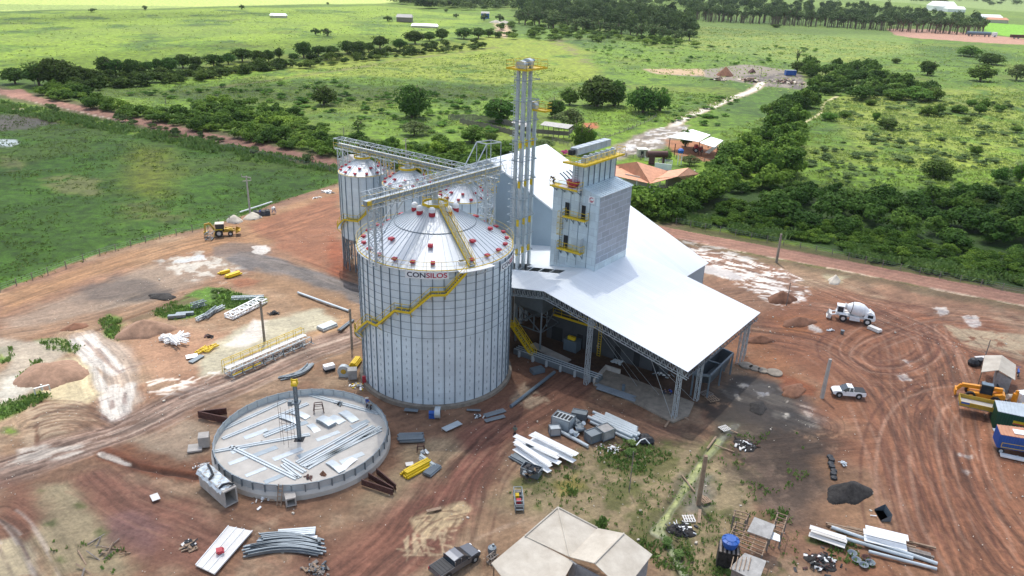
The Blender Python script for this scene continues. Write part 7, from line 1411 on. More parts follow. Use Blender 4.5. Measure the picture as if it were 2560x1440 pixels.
# silo fan with blue motor
t = thing('aeration_fan', at(1090, 1045), 'galvanised aeration fan with blue motor at the foot of the big silo', 'fan'); p = at(1094, 1044); g = MB(); g.tube(p+V(-.35, 0, .75), p+V(.35, 0, .75), .72, n=20); g.box(p+V(0, .5, .7), (.7, 1.0, .7)); g.build('fan_housing', 'galv', t); g = MB(); g.tube(p+V(-1.1, 0, .7), p+V(-.35, 0, .7), .28, n=14); g.box(p+V(-.7, 0, .25), (.8, .6, .5)); g.build('motor', 'blue', t)
t = thing('aeration_fan', at(862, 940), 'galvanised round fan casing with open eye left of the big silo', 'fan'); p = at(861, 942); g = MB(); g.tube(p+V(-.1, 0, .8), p+V(-.1, .7, .8), .85, n=22); g.box(p+V(0, .3, .15), (1.5, .9, .3)); g.build('fan_housing', 'galv', t); g = MB(); g.tube(p+V(-.1, -.03, .8), p+V(-.1, .02, .8), .38, n=18); g.build('eye', 'olive', t)
g = MB().box(at(882, 945)+V(0, 0, .7), (1.2, 1.1, 1.3), .2); g.box(at(882, 945)+V(0, 0, 1.4), (1.3, 1.2, .1), .2); solo(g, 'grey_crate', 'fibrog', 'grey weathered crate between fan casing and big silo', 'crate')
bundle((882, 918), (896, 900), 5, .12, 'c', 'yellow', 'yellow kick plates leaning behind the grey crate', 3)
scatter_bits(895, 965, 1.3, 50, ['white', 'galv', 'yellow', 'offwhite', 'wood'], 'litter of white and yellow scraps at the left foot of the big silo', 9, 0, .15, .6); g = MB().box(at(911, 962)+V(0, 0, .8), (.5, .3, 1.1), .2); solo(g, 'red_cabinet', 'red', 'small red cabinet at the left foot of the big silo', 'cabinet')
t = thing('white_tank', at(823, 925), 'white box tank lying on a dark frame behind the foundation', 'tank'); p = at(823, 924); g = MB().box(p+V(0, 0, .55), (1.5, .9, .5), .6); g.build('tank', 'white', t); g = MB().box(p+V(0, 0, .15), (1.5, 1.0, .3), .6); g.build('frame', 'dark', t)
g = MB(); p0_, p1_ = at(1038, 1030), at(1038, 1016); 
# rusty triangular trusses
def rust(pts, label, h=.9):
    P_ = [at(*p) for p in pts]; g = MB()
    for a, b in zip(P_[:-1], P_[1:]):
        g.beam(a+V(0, 0, .1), b+V(0, 0, .1), .12, .2); g.beam(a+V(0, 0, h), b+V(0, 0, h), .12, .12); n = 6
        g.beam(a+V(0, 0, h/2), b+V(0, 0, h/2), .05, h*.95)
        for i in range(n): c, e = a+(b-a)*i/n, a+(b-a)*(i+1)/n; g.beam(c, e+V(0, 0, h), .07); g.beam(c, c+V(0, 0, h), .09)
    solo(g, 'rusty_truss', 'rust', label, 'truss')
rust([(570, 1060), (497, 1044), (568, 1036)], 'dark rusty truss pair jutting from behind the foundation'); rust([(905, 1212), (982, 1238)], 'front rusty truss right of the foundation', .7); rust([(922, 1196), (984, 1232)], 'middle rusty truss right of the foundation', .7); rust([(942, 1184), (990, 1225)], 'back rusty truss right of the foundation', .7)
frame(1052, 1128, .9, 'small rusty stand between channel bundle and yellow sections', rz=.1); scatter_bits(1060, 1132, .5, 10, ['white', 'galv'], 'small white scraps by the rusty stand', 12)
scatter_bits(478, 1362, .9, 30, ['black', 'dark', 'white', 'wood'], 'black plastic and pallet scraps left of the white roof segment', 13, 0, .3, 1.0); scatter_bits(790, 1425, 1.6, 80, ['dark', 'woodg', 'galvd', 'wood'], 'brushy dark debris at the bottom edge left of the pickup', 14, 0, .2, .8)
scatter_bits(1530, 1122, 1.8, 90, ['offwhite', 'rust', 'white', 'wood'], 'burnt rubbish pile in front of the black tarp', 15, 0, .12, .45); scatter_bits(1195, 1042, .8, 22, ['galv', 'dark', 'white'], 'small motors and fittings on the dirt right of the silo fan', 16); scatter_bits(655, 1105, .1, 1, ['wood'], 'wood chip on the foundation floor', 17, PF)
scatter_bits(510, 1165, 1.6, 50, ['white', 'woodg', 'offwhite'], 'rubble between concrete block and box culvert', 18, 0, .1, .4); scatter_bits(660, 1250, 1.8, 30, ['wood', 'white', 'offwhite'], 'wood scraps in front of the foundation between the culverts', 19, 0, .1, .6)
scatter_bits(250, 1380, 3.5, 14, ['wood', 'woodg'], 'thin sticks scattered over the sandy lower left', 20, 0, .8, 2.6, 'stick_scatter', 'sticks', .05); scatter_bits(523, 842, .9, 26, ['rust', 'dark'], 'dark scraps heap between the lattice pile and concrete post', 21, 0, .3, .8); scatter_bits(686, 783, 1.0, 40, ['dark', 'black'], 'black brush heap beyond the concrete post', 22, 0, .3, .9)
# the detached white roof segment with red vent
P4 = [at(490, 1418), at(537, 1440), at(632, 1332), at(572, 1320)]; t = thing('roof_segment', P4[0], 'white tapered roof segment with one red vent lying at the bottom left', 'roof segment'); g = MB()
Q4 = [p+V(0, 0, .25) for p in P4]; g.slab(Q4[0], Q4[1], Q4[2], Q4[3], .12); g.build('panel', 'offwhite', t); g = MB()
for k in (0, .33, .66, 1): a, b = Q4[0]+(Q4[1]-Q4[0])*k, Q4[3]+(Q4[2]-Q4[3])*k; g.beam(a+V(0, 0, .04), b+V(0, 0, .04), .07, .12)
g.build('ribs', 'white', t); vent(t, at(549, 1382, .35), .4, 1.2)
# lattice pieces, walkway frame at left
def lat(p, q, w_, h_, n, m_, label, r=.07, z=.1, nm='truss_section', cat='truss'):
    a, b = at(*p, z), at(*q, z); g = MB(); lattice(g, a+V(0, 0, h_/2), b+V(0, 0, h_/2), w_, h_, n, r, chord=r*1.8); return solo(g, nm, m_, label, cat)
lat((572, 795), (658, 752), 1.7, .5, 8, 'white', 'white lattice truss section lying on the grass edge', .1); lat((512, 796), (545, 772), .7, .5, 5, 'galvd', 'dark lattice section left of the white truss'); lat((492, 802), (560, 768), .5, .4, 7, 'galv', 'thin lattice boom lying among the steel at the grass'); lat((480, 770), (515, 760), .9, .7, 4, 'galvd', 'short dark lattice box at the back of the steel heap'); lat((580, 748), (660, 745), .6, .4, 8, 'galv', 'light lattice beam behind the white truss')
g = MB(); 
for k, (x, y) in enumerate(((442, 796), (462, 790))):
    g = MB(); p = at(x, y); g.slab(p+V(-1.3, -.4, .5), p+V(1.3, .4, .5), p+V(1.1, 1.0, .5), p+V(-1.4, .3, .5), .5); solo(g, 'steel_trough', 'galvd', ('left' if k == 0 else 'right')+' dark steel trough at the left end of the steel heap', 'trough')
for i, (p, q) in enumerate((((398, 850), (460, 842)), ((412, 858), (474, 838)), ((432, 860), (456, 832)), ((405, 842), (470, 856)), ((420, 840), (446, 862)))): lat(p, q, .5, .35, 6, 'white', '%s white lattice piece of the small crossed pile left' % ORD[i], .06, .1+.12*i)
for i, (p, q) in enumerate((((492, 884), (520, 866)), ((506, 876), (545, 862)), ((515, 880), (532, 866)))): lat(p, q, .7, .15, 4, 'yellow', '%s flat yellow railing frame on the mud' % ORD[i], .05)
bundle((476, 908), (506, 890), 4, .1, 'c', 'galvd', 'few grey angles below the white sheet', 1)
t = thing('walkway_section', at(560, 935), 'long walkway frame with yellow handrails lying assembled on the mud, left', 'walkway'); a, b = at(570, 938, .2), at(768, 852, .2); s_ = V(-(b-a).y, (b-a).x, 0).normalized()
g = MB(); lattice(g, a+V(0, 0, .45), b+V(0, 0, .45), 1.6, .9, 14, .06, chord=.1); g.build('truss', 'galv', t); g = MB(); g.beam(a+V(0, 0, .95)+s_*.3, b+V(0, 0, .95)+s_*.3, .7, .06); g.build('deck', 'offwhite', t); g = MB(); g.beam(a+s_*.85+V(0, 0, .6), b+s_*.85+V(0, 0, .6), .08, .25); g.beam(a-s_*.85+V(0, 0, .25), a+(b-a)*.35-s_*.85+V(0, 0, .25), .1, .2); rail(g, [a+s_*1.2, b+s_*1.2], 1.9, .035, 1.6); rail(g, [a+s_*.6+V(0, 0, .9), b+s_*.6+V(0, 0, .9)], 1.1, .03, 1.6); g.build('handrail', 'yellow', t); g = MB()
for i in range(9): c = a+(b-a)*i/8-s_*1.0; g.beam(c, c+V(0, 0, .9), .1); g.beam(c-s_*.5, c+s_*.5+V(0, 0, .05), .08)
g.build('feet', 'rib', t)
g = MB(); a, b = at(85, 972, .9), at(122, 962, .9); g.beam(a, b, .25, .1); c = at(106, 976); g.beam(c, c+V(0, 0, .9), .2); g.beam(a, V(a.x, a.y, 0), .12); g.beam(b, V(b.x, b.y, 0), .12); solo(g, 'timber_trestle', 'offwhite', 'pale timber trestle standing in the mud at far left', 'trestle')
# soil, sand and ash heaps
for a_ in ((363, 828, 9, 7, 2.0, 'soil2', 'brown soil mound beside the green patch on the left', 1), (128, 935, 9, 11, 1.8, 'soil2', 'reddish-brown soil mound at far left between the milky pools', 2), (187, 818, 4.5, 3, .7, 'soil', 'small orange soil heap above the far left mound', 3), (586, 552, 4.6, 3.2, 1.5, 'sand', 'smooth pale sand heap near the backhoe', 4), (632, 543, 5.5, 3.4, 1.3, 'sand', 'whitish sand heap beside the blue tarpaulin', 5), (2086, 702, 4.5, 2.6, 1.2, 'sand', 'pale gravel heap beside the red road on the right', 6), (1955, 748, 6, 4.5, 1.8, 'soil', 'orange soil heap behind the thin pole right of the shed', 7), (1998, 806, 7, 4, 1.0, 'soil', 'spread orange soil heap left of the concrete mixer truck', 8), (1900, 850, 5, 3, .8, 'soil', 'low orange heap right of the shed posts', 14), (2122, 1232, 6.8, 4.6, 1.3, 'ash', 'big black ash heap on the right foreground', 9), (405, 740, 6, 3, .5, 'ash', 'flat dark gravel heap on the left haul yard', 10), (1500, 1045, 5, 2.5, .35, 'soil', 'low red soil spread in front of the shed slab', 11), (1985, 975, 6, 3, .7, 'soil', 'orange soil ridge behind the wet black mud', 12), (1895, 1018, 4, 3, .5, 'ash', 'black soggy heap in the wet mud', 13)):
    heap(a_[0], a_[1], a_[2], a_[3], a_[4], a_[5], a_[6], 'mound', a_[7], rz=.3*a_[7] % 1)
for x, y, s, n, ms, lab, sdd in ((1863, 1112, 1.7, 120, ['ash', 'white', 'offwhite', 'rust', 'ash'], 'rubbish heap with white ash right of the drainage channel', 31), (1703, 1325, 1.8, 110, ['black', 'ash', 'black', 'white'], 'burnt black rubbish heap left of the timber frames', 32), (2052, 1405, 2.1, 150, ['black', 'ash', 'black', 'white', 'rust'], 'burnt black rubbish heap below the pipe pile', 33), (2185, 1290, .1, 1, ['white'], 'single white scrap on the right dirt', 34)): scatter_bits(x, y, s, n, ms, lab, sdd, 0, .15, .7, h=.5)
heap(1703, 1325, 3.2, 2.6, .5, 'ash', 'low bed of black ash under the burnt rubbish left of the frames', 'ash', 40); heap(2052, 1405, 3.6, 2.8, .5, 'ash', 'low bed of black ash under the rubbish below the pipes', 'ash', 41); heap(1863, 1112, 3.6, 2.8, .55, 'ash', 'bed of dark ash under the white-topped rubbish heap', 'ash', 42)
g = MB(); a, b = at(2075, 1142), at(2086, 1195); 
for i in range(7): c = a+(b-a)*i/6; g.lathe([(.42, 0), (.35, .15+.1*(i % 2)), (.02, .25)], tuple(c+V(.1*math.sin(i*2), 0, 0)), 8)
solo(g, 'black_tarp', 'black', 'narrow strip of black plastic sheet on the right foreground dirt', 'tarp')
scatter_bits(2108, 1160, .7, 14, ['tarp', 'galv'], 'crumpled pale green plastic beside the black strip', 35, 0, .2, .6)
g = MB(); p = at(2206, 1290); g.add([p+V(*v) for v in ((-.5, -.9, 0), (.5, -.9, 0), (.5, .9, 0), (-.5, .9, 0), (-.5, -.9, .2), (.5, -.9, .9), (.5, .9, .9), (-.5, .9, .2))], [(3, 2, 1, 0), (0, 1, 5, 4), (1, 2, 6, 5), (2, 3, 7, 6), (0, 1, 2, 3)]); solo(g, 'loader_bucket', 'rib', 'black steel loader bucket lying alone on the right foreground dirt', 'bucket')
# timber bits by the channel and slab
for i, (p, q, w_, lab) in enumerate((((1662, 1068), (1685, 1036), .25, 'brown plank leaning on the left corner of the shed slab'), ((1700, 1038), (1722, 1050), .2, 'plank on the dark ground right of the shed slab'), ((1705, 1188), (1737, 1230), .16, 'thin plank left of the thick wooden post'), ((1768, 1122), (1790, 1092), .22, 'plank along the upper drainage channel'), ((1747, 1308), (1750, 1274), .32, 'short board below the thick wooden post'), ((1752, 1240), (1775, 1256), .5, 'broken board at the foot of the thick wooden post'), ((1785, 1112), (1835, 1130), .12, 'thin rail near the upper drainage channel'), ((1825, 1075), (1845, 1084), .15, 'short rail beside the white crate frame'))):
    bar('plank', p, q, 0, w_, .08, 'wood', lab, 'plank')
def pallet(px, py, rz, label, m_='offwhite', s=1.1):
    g = MB(); T = Matrix.Translation(at(px, py))@Matrix.Rotation(rz, 4, 'Z')
    for i in range(5): g.box((-s/2+s*i/4, 0, .13), (.13, s, .03), mat=T)
    for k in (-.45, 0, .45): g.box((0, s*k, .06), (s+.1, .1, .09), mat=T)
    solo(g, 'pallet', m_, label, 'pallet')
pallet(1811, 1072, .5, 'pale slatted pallet beside the upper drainage channel'); pallet(1722, 1298, .1, 'pale slatted pallet left of the wooden post board'); pallet(1780, 998, .4, 'red-brown pallets stacked right of the shed slab', 'wood', 1.4); pallet(1765, 985, .6, 'grey pallet behind the red-brown pallets', 'woodg', 1.4); pallet(1762, 1252, .4, 'broken pallet at the wooden post', 'wood', 1.0)
# machine crates cluster
def crate(px, py, s, rz, label, m_='galv', z=0, ribs=True):
    t = thing('machine_crate', at(px, py, z), label, 'machine part'); p = at(px, py, z); g = MB().box(p+V(0, 0, s[2]/2+.1), s, rz); g.build('casing', m_, t)
    T = Matrix.Translation(p+V(0, 0, .1))@Matrix.Rotation(rz, 4, 'Z'); g = MB(); x, y, zz = s[0]/2+.04, s[1]/2+.04, s[2]
    for dx in (-x, x):
        for dy in (-y, y): g.beam(T@V(dx, dy, -.1), T@V(dx, dy, zz+.05), .09)
    for zz_ in (0, zz+.05):
        for a, b in (((-x, -y), (x, -y)), ((x, -y), (x, y)), ((x, y), (-x, y)), ((-x, y), (-x, -y))): g.beam(T@V(*a, zz_), T@V(*b, zz_), .09)
    g.build('frame', 'galvd', t)
    if ribs:
        g = MB()
        for i in range(5): g.box((-s[0]/2+s[0]*(i+.5)/5, 0, s[2]+.03), (s[0]*.12, s[1]*.6, .05), mat=T)
        g.build('slots', 'dark', t)
crate(1407, 1068, (2.4, 1.7, 1.5), -.5, 'large silver louvred machine casing at the left of the machine cluster'); crate(1481, 1100, (1.5, 1.3, 1.0), .6, 'open-framed crate at the front of the machine cluster', 'galvd', ribs=False); crate(1512, 1092, (1.7, 1.5, 1.2), .6, 'boxy strapped crate right of the open-framed crate', 'fibrog', ribs=False); crate(1386, 1085, (1.2, 1.0, .9), .2, 'small casing at the lower left of the machine cluster', 'galv', ribs=False); crate(1448, 1045, (1.8, 1.0, .8), -.3, 'low framed casing at the back of the machine cluster', 'galvd', ribs=False)
r_ = random.Random(8)
for i in range(9):
    px, py = r_.uniform(1425, 1470), r_.uniform(1058, 1092); p = at(px, py); g = MB(); d = V(r_.uniform(-1, 1), r_.uniform(-1, 1), r_.uniform(.1, .8)).normalized(); c = p+V(0, 0, .5); g.tube(c-d*.45, c+d*.45, .42, .2, 12); g.tube(c+d*.45, c+d*.6, .28, .28, 12); solo(g, 'duct_fitting', 'galv' if i % 2 else 'galvd', 'grey conical duct fitting in the middle of the machine cluster', 'duct fitting', 'duct fittings in the machine cluster')
t = thing('scrap_bin', at(1326, 1188), 'open grey bin filled with scrap wood and steel in front of the white sheets', 'bin'); p = at(1328, 1185); T = Matrix.Translation(p)@Matrix.Rotation(-.45, 4, 'Z'); g = MB()
for c, s in (((0, 0, .08), (2.2, 1.3, .1)), ((0, -.65, .5), (2.2, .06, .9)), ((0, .65, .5), (2.2, .06, .9)), ((-1.1, 0, .5), (.06, 1.24, .9)), ((1.1, 0, .5), (.06, 1.24, .9))): g.box(c, s, mat=T)
g.build('bin_body', 'galvd', t); scatter_bits(1328, 1180, 1.1, 30, ['wood', 'galv', 'black', 'dark'], 'scrap wood and steel heaped in the open grey bin', 36, .7, .5, 1.6, h=.4)
p = at(1325, 1118, .35); g = MB(); g.box(p, (.9, .8, .7), .3); g.tube(p+V(0, 0, .35), p+V(0, 0, .6), .3); solo(g, 'valve_box', 'galvd', 'grey box fitting standing on the white sheet pile', 'fitting')
t = thing('tool_cart', at(1296, 1270), 'narrow grey framed tool cart with red and white gear inside', 'cart'); p = at(1296, 1258); T = Matrix.Translation(p)@Matrix.Rotation(.08, 4, 'Z'); g = MB()
for dx in (-.45, .45):
    for dy in (-1.5, -.5, .5, 1.5): g.beam(T@V(dx, dy, 0), T@V(dx, dy, 1.0), .08)
    for z in (.3, 1.0): g.beam(T@V(dx, -1.5, z), T@V(dx, 1.5, z), .08)
for dy in (-1.5, -.9, .9, 1.5):
    for z in (.3, 1.0): g.beam(T@V(-.45, dy, z), T@V(.45, dy, z), .08)
g.build('frame', 'galvd', t); g = MB().box((0, 0, .3), (.8, 2.9, .05), mat=T); g.build('floor', 'dark', t); g = MB(); g.box((0, -.3, .5), (.5, .6, .35), mat=T); g.build('red_gear', 'red', t); g = MB(); g.box((-.1, .7, .5), (.4, .5, .3), mat=T); g.build('yellow_gear', 'yellow', t)
# ======================= VEHICLES ========================================
def wheel(t, c, r, w_, ax, hub='galv'):
    a = Vector(ax).normalized(); g = MB().tube(c-a*w_/2, c+a*w_/2, r, n=18); o = g.build('wheel', 'rubber', t); q = MB().tube(c-a*(w_/2+.015), c+a*(w_/2+.015), r*.52, n=14); h = q.build('rim', hub, None); h.parent = o; h.data.transform(Matrix.Translation(-t.location)); return o
def hullx(T, prof, ys):
    """loft: list of (x, z0, z1, halfwidth0, halfwidth1) sections -> closed body"""
    g = MB(); vs = []
    for x, z0, z1, w0, w1 in prof: vs += [T@V(x, -w0, z0), T@V(x, w0, z0), T@V(x, w1, z1), T@V(x, -w1, z1)]
    n = len(prof); fs = [(3, 2, 1, 0), (4*n-4, 4*n-3, 4*n-2, 4*n-1)]
    for i in range(n-1):
        for k in range(4): a, b = 4*i+k, 4*i+(k+1) % 4; fs.append((a, b, b+4, a+4))
    g.add(vs, fs); return g
def pickup(fx, fy, rx, ry, body, label, bed='black', L=4.7, cab2=False):
    """front and rear ground pixels; x axis points to the front"""
    a, b = at(rx, ry), at(fx, fy); d = (b-a).normalized(); rz = math.atan2(d.y, d.x); c = (a+b)/2; t = thing('pickup_truck', c, label, 'pickup truck', rz=0); T = Matrix.Translation(c)@Matrix.Rotation(rz, 4, 'Z'); k = L/4.7; h = L/2
    W_ = .86*k
    g = hullx(T, [(-h, .55, .78, W_-.05, W_-.06), (-h+.08, .42, 1.0, W_, W_-.02), (h-1.35, .36, 1.02, W_, W_-.03), (h-.25, .42, .92, W_-.04, W_-.12), (h, .5, .72, W_-.14, W_-.2)], 0); o = g.build('body', body, t)
    x0, x1 = (-.55, 1.15) if not cab2 else (-.75, 1.2); g = hullx(T, [(x0*k, 1.0, 1.02, W_-.05, W_-.06), ((x0+.12)*k, 1.0, 1.5, W_-.05, W_-.2), ((x1-.75)*k, 1.0, 1.55, W_-.05, W_-.2), (x1*k, 1.0, 1.02, W_-.05, W_-.08)], 0); g.build('window_band', 'glass', t)
    g = hullx(T, [((x0+.1)*k, 1.49, 1.55, W_-.2, W_-.24), ((x0+.6)*k, 1.5, 1.6, W_-.19, W_-.25), ((x1-.78)*k, 1.5, 1.59, W_-.19, W_-.25)], 0); g.build('roof', body, t)
    g = MB()
    for xx in (x0+.1, (x0+x1)/2-.2): g.box((xx*k, W_-.1, 1.26), (.09, .07, .5), mat=T); g.box((xx*k, -W_+.1, 1.26), (.09, .07, .5), mat=T)
    g.build('pillars', body, t); g = MB().box(((-h+x0*k)/2, 0, 1.03), (abs(-h-x0*k)-.14, 2*W_-.18, .06), mat=T)
    for i in range(5): g.box((-h+.25+(abs(-h-x0*k)-.4)*i/4, 0, 1.07), (.04, 2*W_-.2, .03), mat=T)
    g.build('bed_cover', bed, t)
    for sx in (h-.85, -h+.95):
        for sy in (-1, 1): wheel(t, T@V(sx, sy*(W_-.1), .36), .37, .24, T.to_3x3()@V(0, 1, 0)); g = MB().tube(T@V(sx, sy*(W_+.012), .42), T@V(sx, sy*(W_-.2), .42), .45, n=16); g.build('wheel_arch', 'black', t)
    for sy in (-1, 1): g = MB().box((h-.1, sy*(W_-.3), .74), (.14, .3, .14), mat=T); g.build('headlight', 'white', t); g = MB().box((-h+.0, sy*(W_-.14), .86), (.05, .12, .26), mat=T); g.build('taillight', 'red', t); g = MB().box(((x1-.45)*k, sy*(W_+.08), 1.1), (.12, .2, .14), mat=T); g.build('mirror', 'black', t)
    g = MB().box((h+.02, 0, .5), (.1, 1.3, .25), mat=T); g.build('bumper', 'black', t)
pickup(2080, 985, 2157, 992, 'white', 'small white pickup with black bed cover parked by the concrete post', L=4.4); pickup(1184, 1386, 1090, 1446, 'silver', 'dark silver double-cab pickup at the bottom edge of the photo', L=5.2, cab2=True)
# concrete mixer
a, b = at(2092, 795), at(2170, 808); d = (b-a).normalized(); rz = math.atan2(d.y, d.x); c = (a+b)/2; t = thing('mixer_truck', c, 'white self-loading concrete mixer truck on the red dirt, right', 'concrete mixer'); T = Matrix.Translation(c)@Matrix.Rotation(rz, 4, 'Z'); A_ = T.to_3x3()@V(0, 1, 0)
g = MB().box((.3, 0, .95), (5.2, 1.3, .4), mat=T); g.box((.2, -.8, .8), (1.6, .6, .7), mat=T); g.box((.2, .8, .8), (1.6, .6, .7), mat=T); g.build('chassis', 'white', t)
g = hullx(T, [(1.6, .8, 1.9, .95, .9), (2.4, .8, 2.3, 1.0, .85), (3.1, .8, 1.8, .95, .7), (3.35, .9, 1.3, .85, .6)], 0); g.build('engine_cover', 'white', t); g = MB().box((2.5, -.98, 1.5), (.8, .06, .6), mat=T); g.build('grille', 'dark', t)
p0_, p1_ = T@V(-1.3, 0, 2.4), T@V(2.3, 0, 1.9); dd = (p1_-p0_).normalized(); g = MB(); pr = [(.0, .45), (.35, .7), (.9, 1.08), (1.7, 1.22), (2.5, 1.1), (3.2, .7), (3.5, .5)]; 
for (s0_, r0_), (s1_, r1_) in zip(pr[:-1], pr[1:]): g.tube(p0_+dd*s0_, p0_+dd*s1_, r0_, r1_, 22, cap=False)
g.build('drum', 'white', t, smooth=True); g = MB().tube(p0_+dd*.72, p0_+dd*.82, 1.02, 1.05, 22, cap=False); g.build('drum_band', 'dark', t)
g = MB().tube(p0_-dd*.35, p0_+dd*.02, .55, .44, 16); g.build('drum_mouth', 'offwhite', t)
g = MB(); 
for x in (-2.7, -1.7):
    for y in (-.62, .62): g.beam(T@V(x, y, 1.0), T@V(x, y*.9, 2.45), .12)
g.build('cab_frame', 'white', t); g = MB().box((-2.2, 0, 2.48), (1.25, 1.4, .14), mat=T); g.build('cab_roof', 'white', t); g = MB().box((-2.2, 0, 1.9), (.94, 1.2, .95), mat=T); g.build('cab_windows', 'glass', t); g = MB().box((-2.2, 0, 1.15), (1.3, 1.4, .55), mat=T); g.build('cab_base', 'white', t)
g = MB(); g.add([T@V(*v) for v in ((-4.2, -1.0, .2), (-3.5, -1.0, .15), (-3.4, -1.0, .9), (-3.9, -1.0, 1.1), (-4.2, 1.0, .2), (-3.5, 1.0, .15), (-3.4, 1.0, .9), (-3.9, 1.0, 1.1))], [(0, 3, 2, 1), (4, 5, 6, 7), (0, 1, 5, 4), (1, 2, 6, 5), (2, 3, 7, 6)]); g.build('loading_shovel', 'offwhite', t); g = MB()
for y in (-.7, .7): g.beam(T@V(-3.5, y, .8), T@V(-2.3, y, 1.2), .16)
g.build('shovel_arm', 'white', t)
for x in (-1.6, 2.2):
    for y in (-1, 1): wheel(t, T@V(x, y*.95, .58), .6, .42, A_, 'offwhite'); 
    for y in (-1, 1): g = MB().box((x, y*.95, 1.25), (1.4, .5, .08), mat=T); g.build('mudguard', 'white', t)
g = MB(); a, b = at(2172, 820), at(2200, 832); g.beam(a+V(0, 0, .5), b+V(0, 0, .5), .9, .06); g.beam(a+V(0, 0, .2), b+V(0, 0, .2), 1.1, .3); solo(g, 'steel_cart', 'offwhite', 'small pale flat cart just behind the concrete mixer truck', 'cart'); scatter_bits(2078, 826, .5, 10, ['galv', 'tarp'], 'greenish bucket and scraps left below the mixer truck', 51); p = at(2105, 834); g = MB().tube(p, p+V(0, 0, .6), .25, .32, 12); solo(g, 'dark_bucket', 'galvd', 'dark bucket on the dirt below the mixer truck', 'bucket')
# backhoe loader
a, b = at(519, 590), at(596, 583); c = at(553, 588); d = V(.95, .30, 0).normalized(); rz = math.atan2(d.y, d.x); t = thing('backhoe_loader', c, 'yellow backhoe loader with cream cab roof working on the orange dirt, left', 'backhoe'); T = Matrix.Translation(c)@Matrix.Rotation(rz, 4, 'Z'); A_ = T.to_3x3()@V(0, 1, 0)
g = hullx(T, [(-.9, .7, 1.2, .5, .5), (.7, .7, 1.4, .5, .5), (2.1, .7, 1.45, .45, .4), (2.4, .8, 1.3, .4, .35)], 0); g.build('hood', 'olive', t); g = MB().box((-.1, 0, 1.85), (1.5, 1.35, 1.4), mat=T); g.build('cab', 'glass', t); g = MB().box((-.1, 0, 2.62), (1.75, 1.6, .14), mat=T); g.build('cab_roof', 'sand', t); g = MB()
for x in (-.85, .65):
    for y in (-.7, .7): g.beam(T@V(x, y, 1.1), T@V(x, y, 2.6), .1)
g.build('cab_pillars', 'black', t)
for y in (-1, 1): wheel(t, T@V(-.3, y*.95, .75), .78, .42, A_); wheel(t, T@V(1.9, y*.85, .5), .5, .32, A_); g = MB().box((-.3, y*.9, 1.5), (1.5, .5, .1), mat=T); g.build('mudguard', 'yellow', t)
g = MB()
for y in (-.6, .6): g.beam(T@V(.9, y, 1.5), T@V(2.9, y, 1.0), .18, .25); g.beam(T@V(1.6, y, 1.6), T@V(2.6, y, 1.6), .1)
g.build('loader_arm', 'olive', t); g = MB(); g.add([T@V(*v) for v in ((2.9, -1.1, .5), (3.9, -1.1, 1.0), (3.0, -1.1, 1.4), (2.9, 1.1, .5), (3.9, 1.1, 1.0), (3.0, 1.1, 1.4))], [(0, 2, 1), (3, 4, 5), (0, 1, 4, 3), (0, 3, 5, 2)]); g.build('front_bucket', 'olive', t)
g = MB(); g.beam(T@V(-1.0, 0, 1.0), T@V(-2.0, 0, 2.7), .3, .35); g.beam(T@V(-2.0, 0, 2.7), T@V(-3.0, 0, 2.5), .28, .35); g.beam(T@V(-2.9, 0, 2.6), T@V(-3.0, 0, 1.0), .26, .3); g.build('rear_boom', 'olive', t); g = MB().box((-2.9, 0, .7), (.8, .7, .7), mat=T); g.build('rear_bucket', 'olive', t); g = MB()
for y in (-1, 1): g.beam(T@V(-1.1, y*.3, .9), T@V(-1.3, y*1.3, .1), .16)
g.build('stabiliser', 'olive', t)
lat((520, 600), (532, 590), 1.2, 1.2, 2, 'galvd', 'small blue-grey cage frame behind the backhoe', .06, .0, 'steel_cage', 'cage')
g = MB(); p = at(655, 537); T = Matrix.Translation(p)@Matrix.Rotation(.35, 4, 'Z'); vs = []; n = 9
for i in range(n+1):
    for j in range(5): x = -1.8+3.6*i/n; y = (j-2)*.5; vs.append(T@V(x, y, (1.15+.15*math.sin(i*1.9))*(1-(abs(j-2)/2.0)**2)+.05))
g.add(vs, [(i*5+j, (i+1)*5+j, (i+1)*5+j+1, i*5+j+1) for i in range(n) for j in range(4)]); solo(g, 'blue_tarp', 'black', 'dark blue tarpaulin over materials beside the sand heap', 'tarp')
t = thing('cement_mixer', at(685, 532), 'small drum cement mixer with pale round drum at the pasture edge', 'cement mixer'); p = at(685, 532); g = MB(); g.tube(p+V(-.35, 0, 1.0), p+V(0, -.1, 1.0), .3, .55, 16); g.tube(p+V(0, -.1, 1.0), p+V(.35, -.2, 1.0), .55, .35, 16); g.build('drum', 'offwhite', t); g = MB(); g.tube(p+V(.34, -.2, 1.0), p+V(.37, -.2, 1.0), .25, n=14); g.build('drum_mouth', 'dark', t); g = MB(); 
for x in (-.4, .4): g.beam(p+V(x, -.4, 0), p+V(x*.4, 0, 1.0), .08); g.beam(p+V(x, .4, 0), p+V(x*.4, 0, 1.0), .08)
g.build('stand', 'blue', t)
bundle((600, 532), (680, 506), 1, .16, 'tube', 'white', 'white pipe lying along the pasture edge by the power pole', 1, nm='pipe', cat='pipe'); scatter_bits(820, 480, 1.8, 18, ['white', 'offwhite', 'galv'], 'scattered white boards on the dirt left of the small silos', 52, 0, .6, 2.0, h=.1); scatter_bits(790, 495, 2.0, 10, ['offwhite', 'white'], 'few pale scraps on the dirt below the pasture corner', 53, 0, .3, 1.0, h=.1)
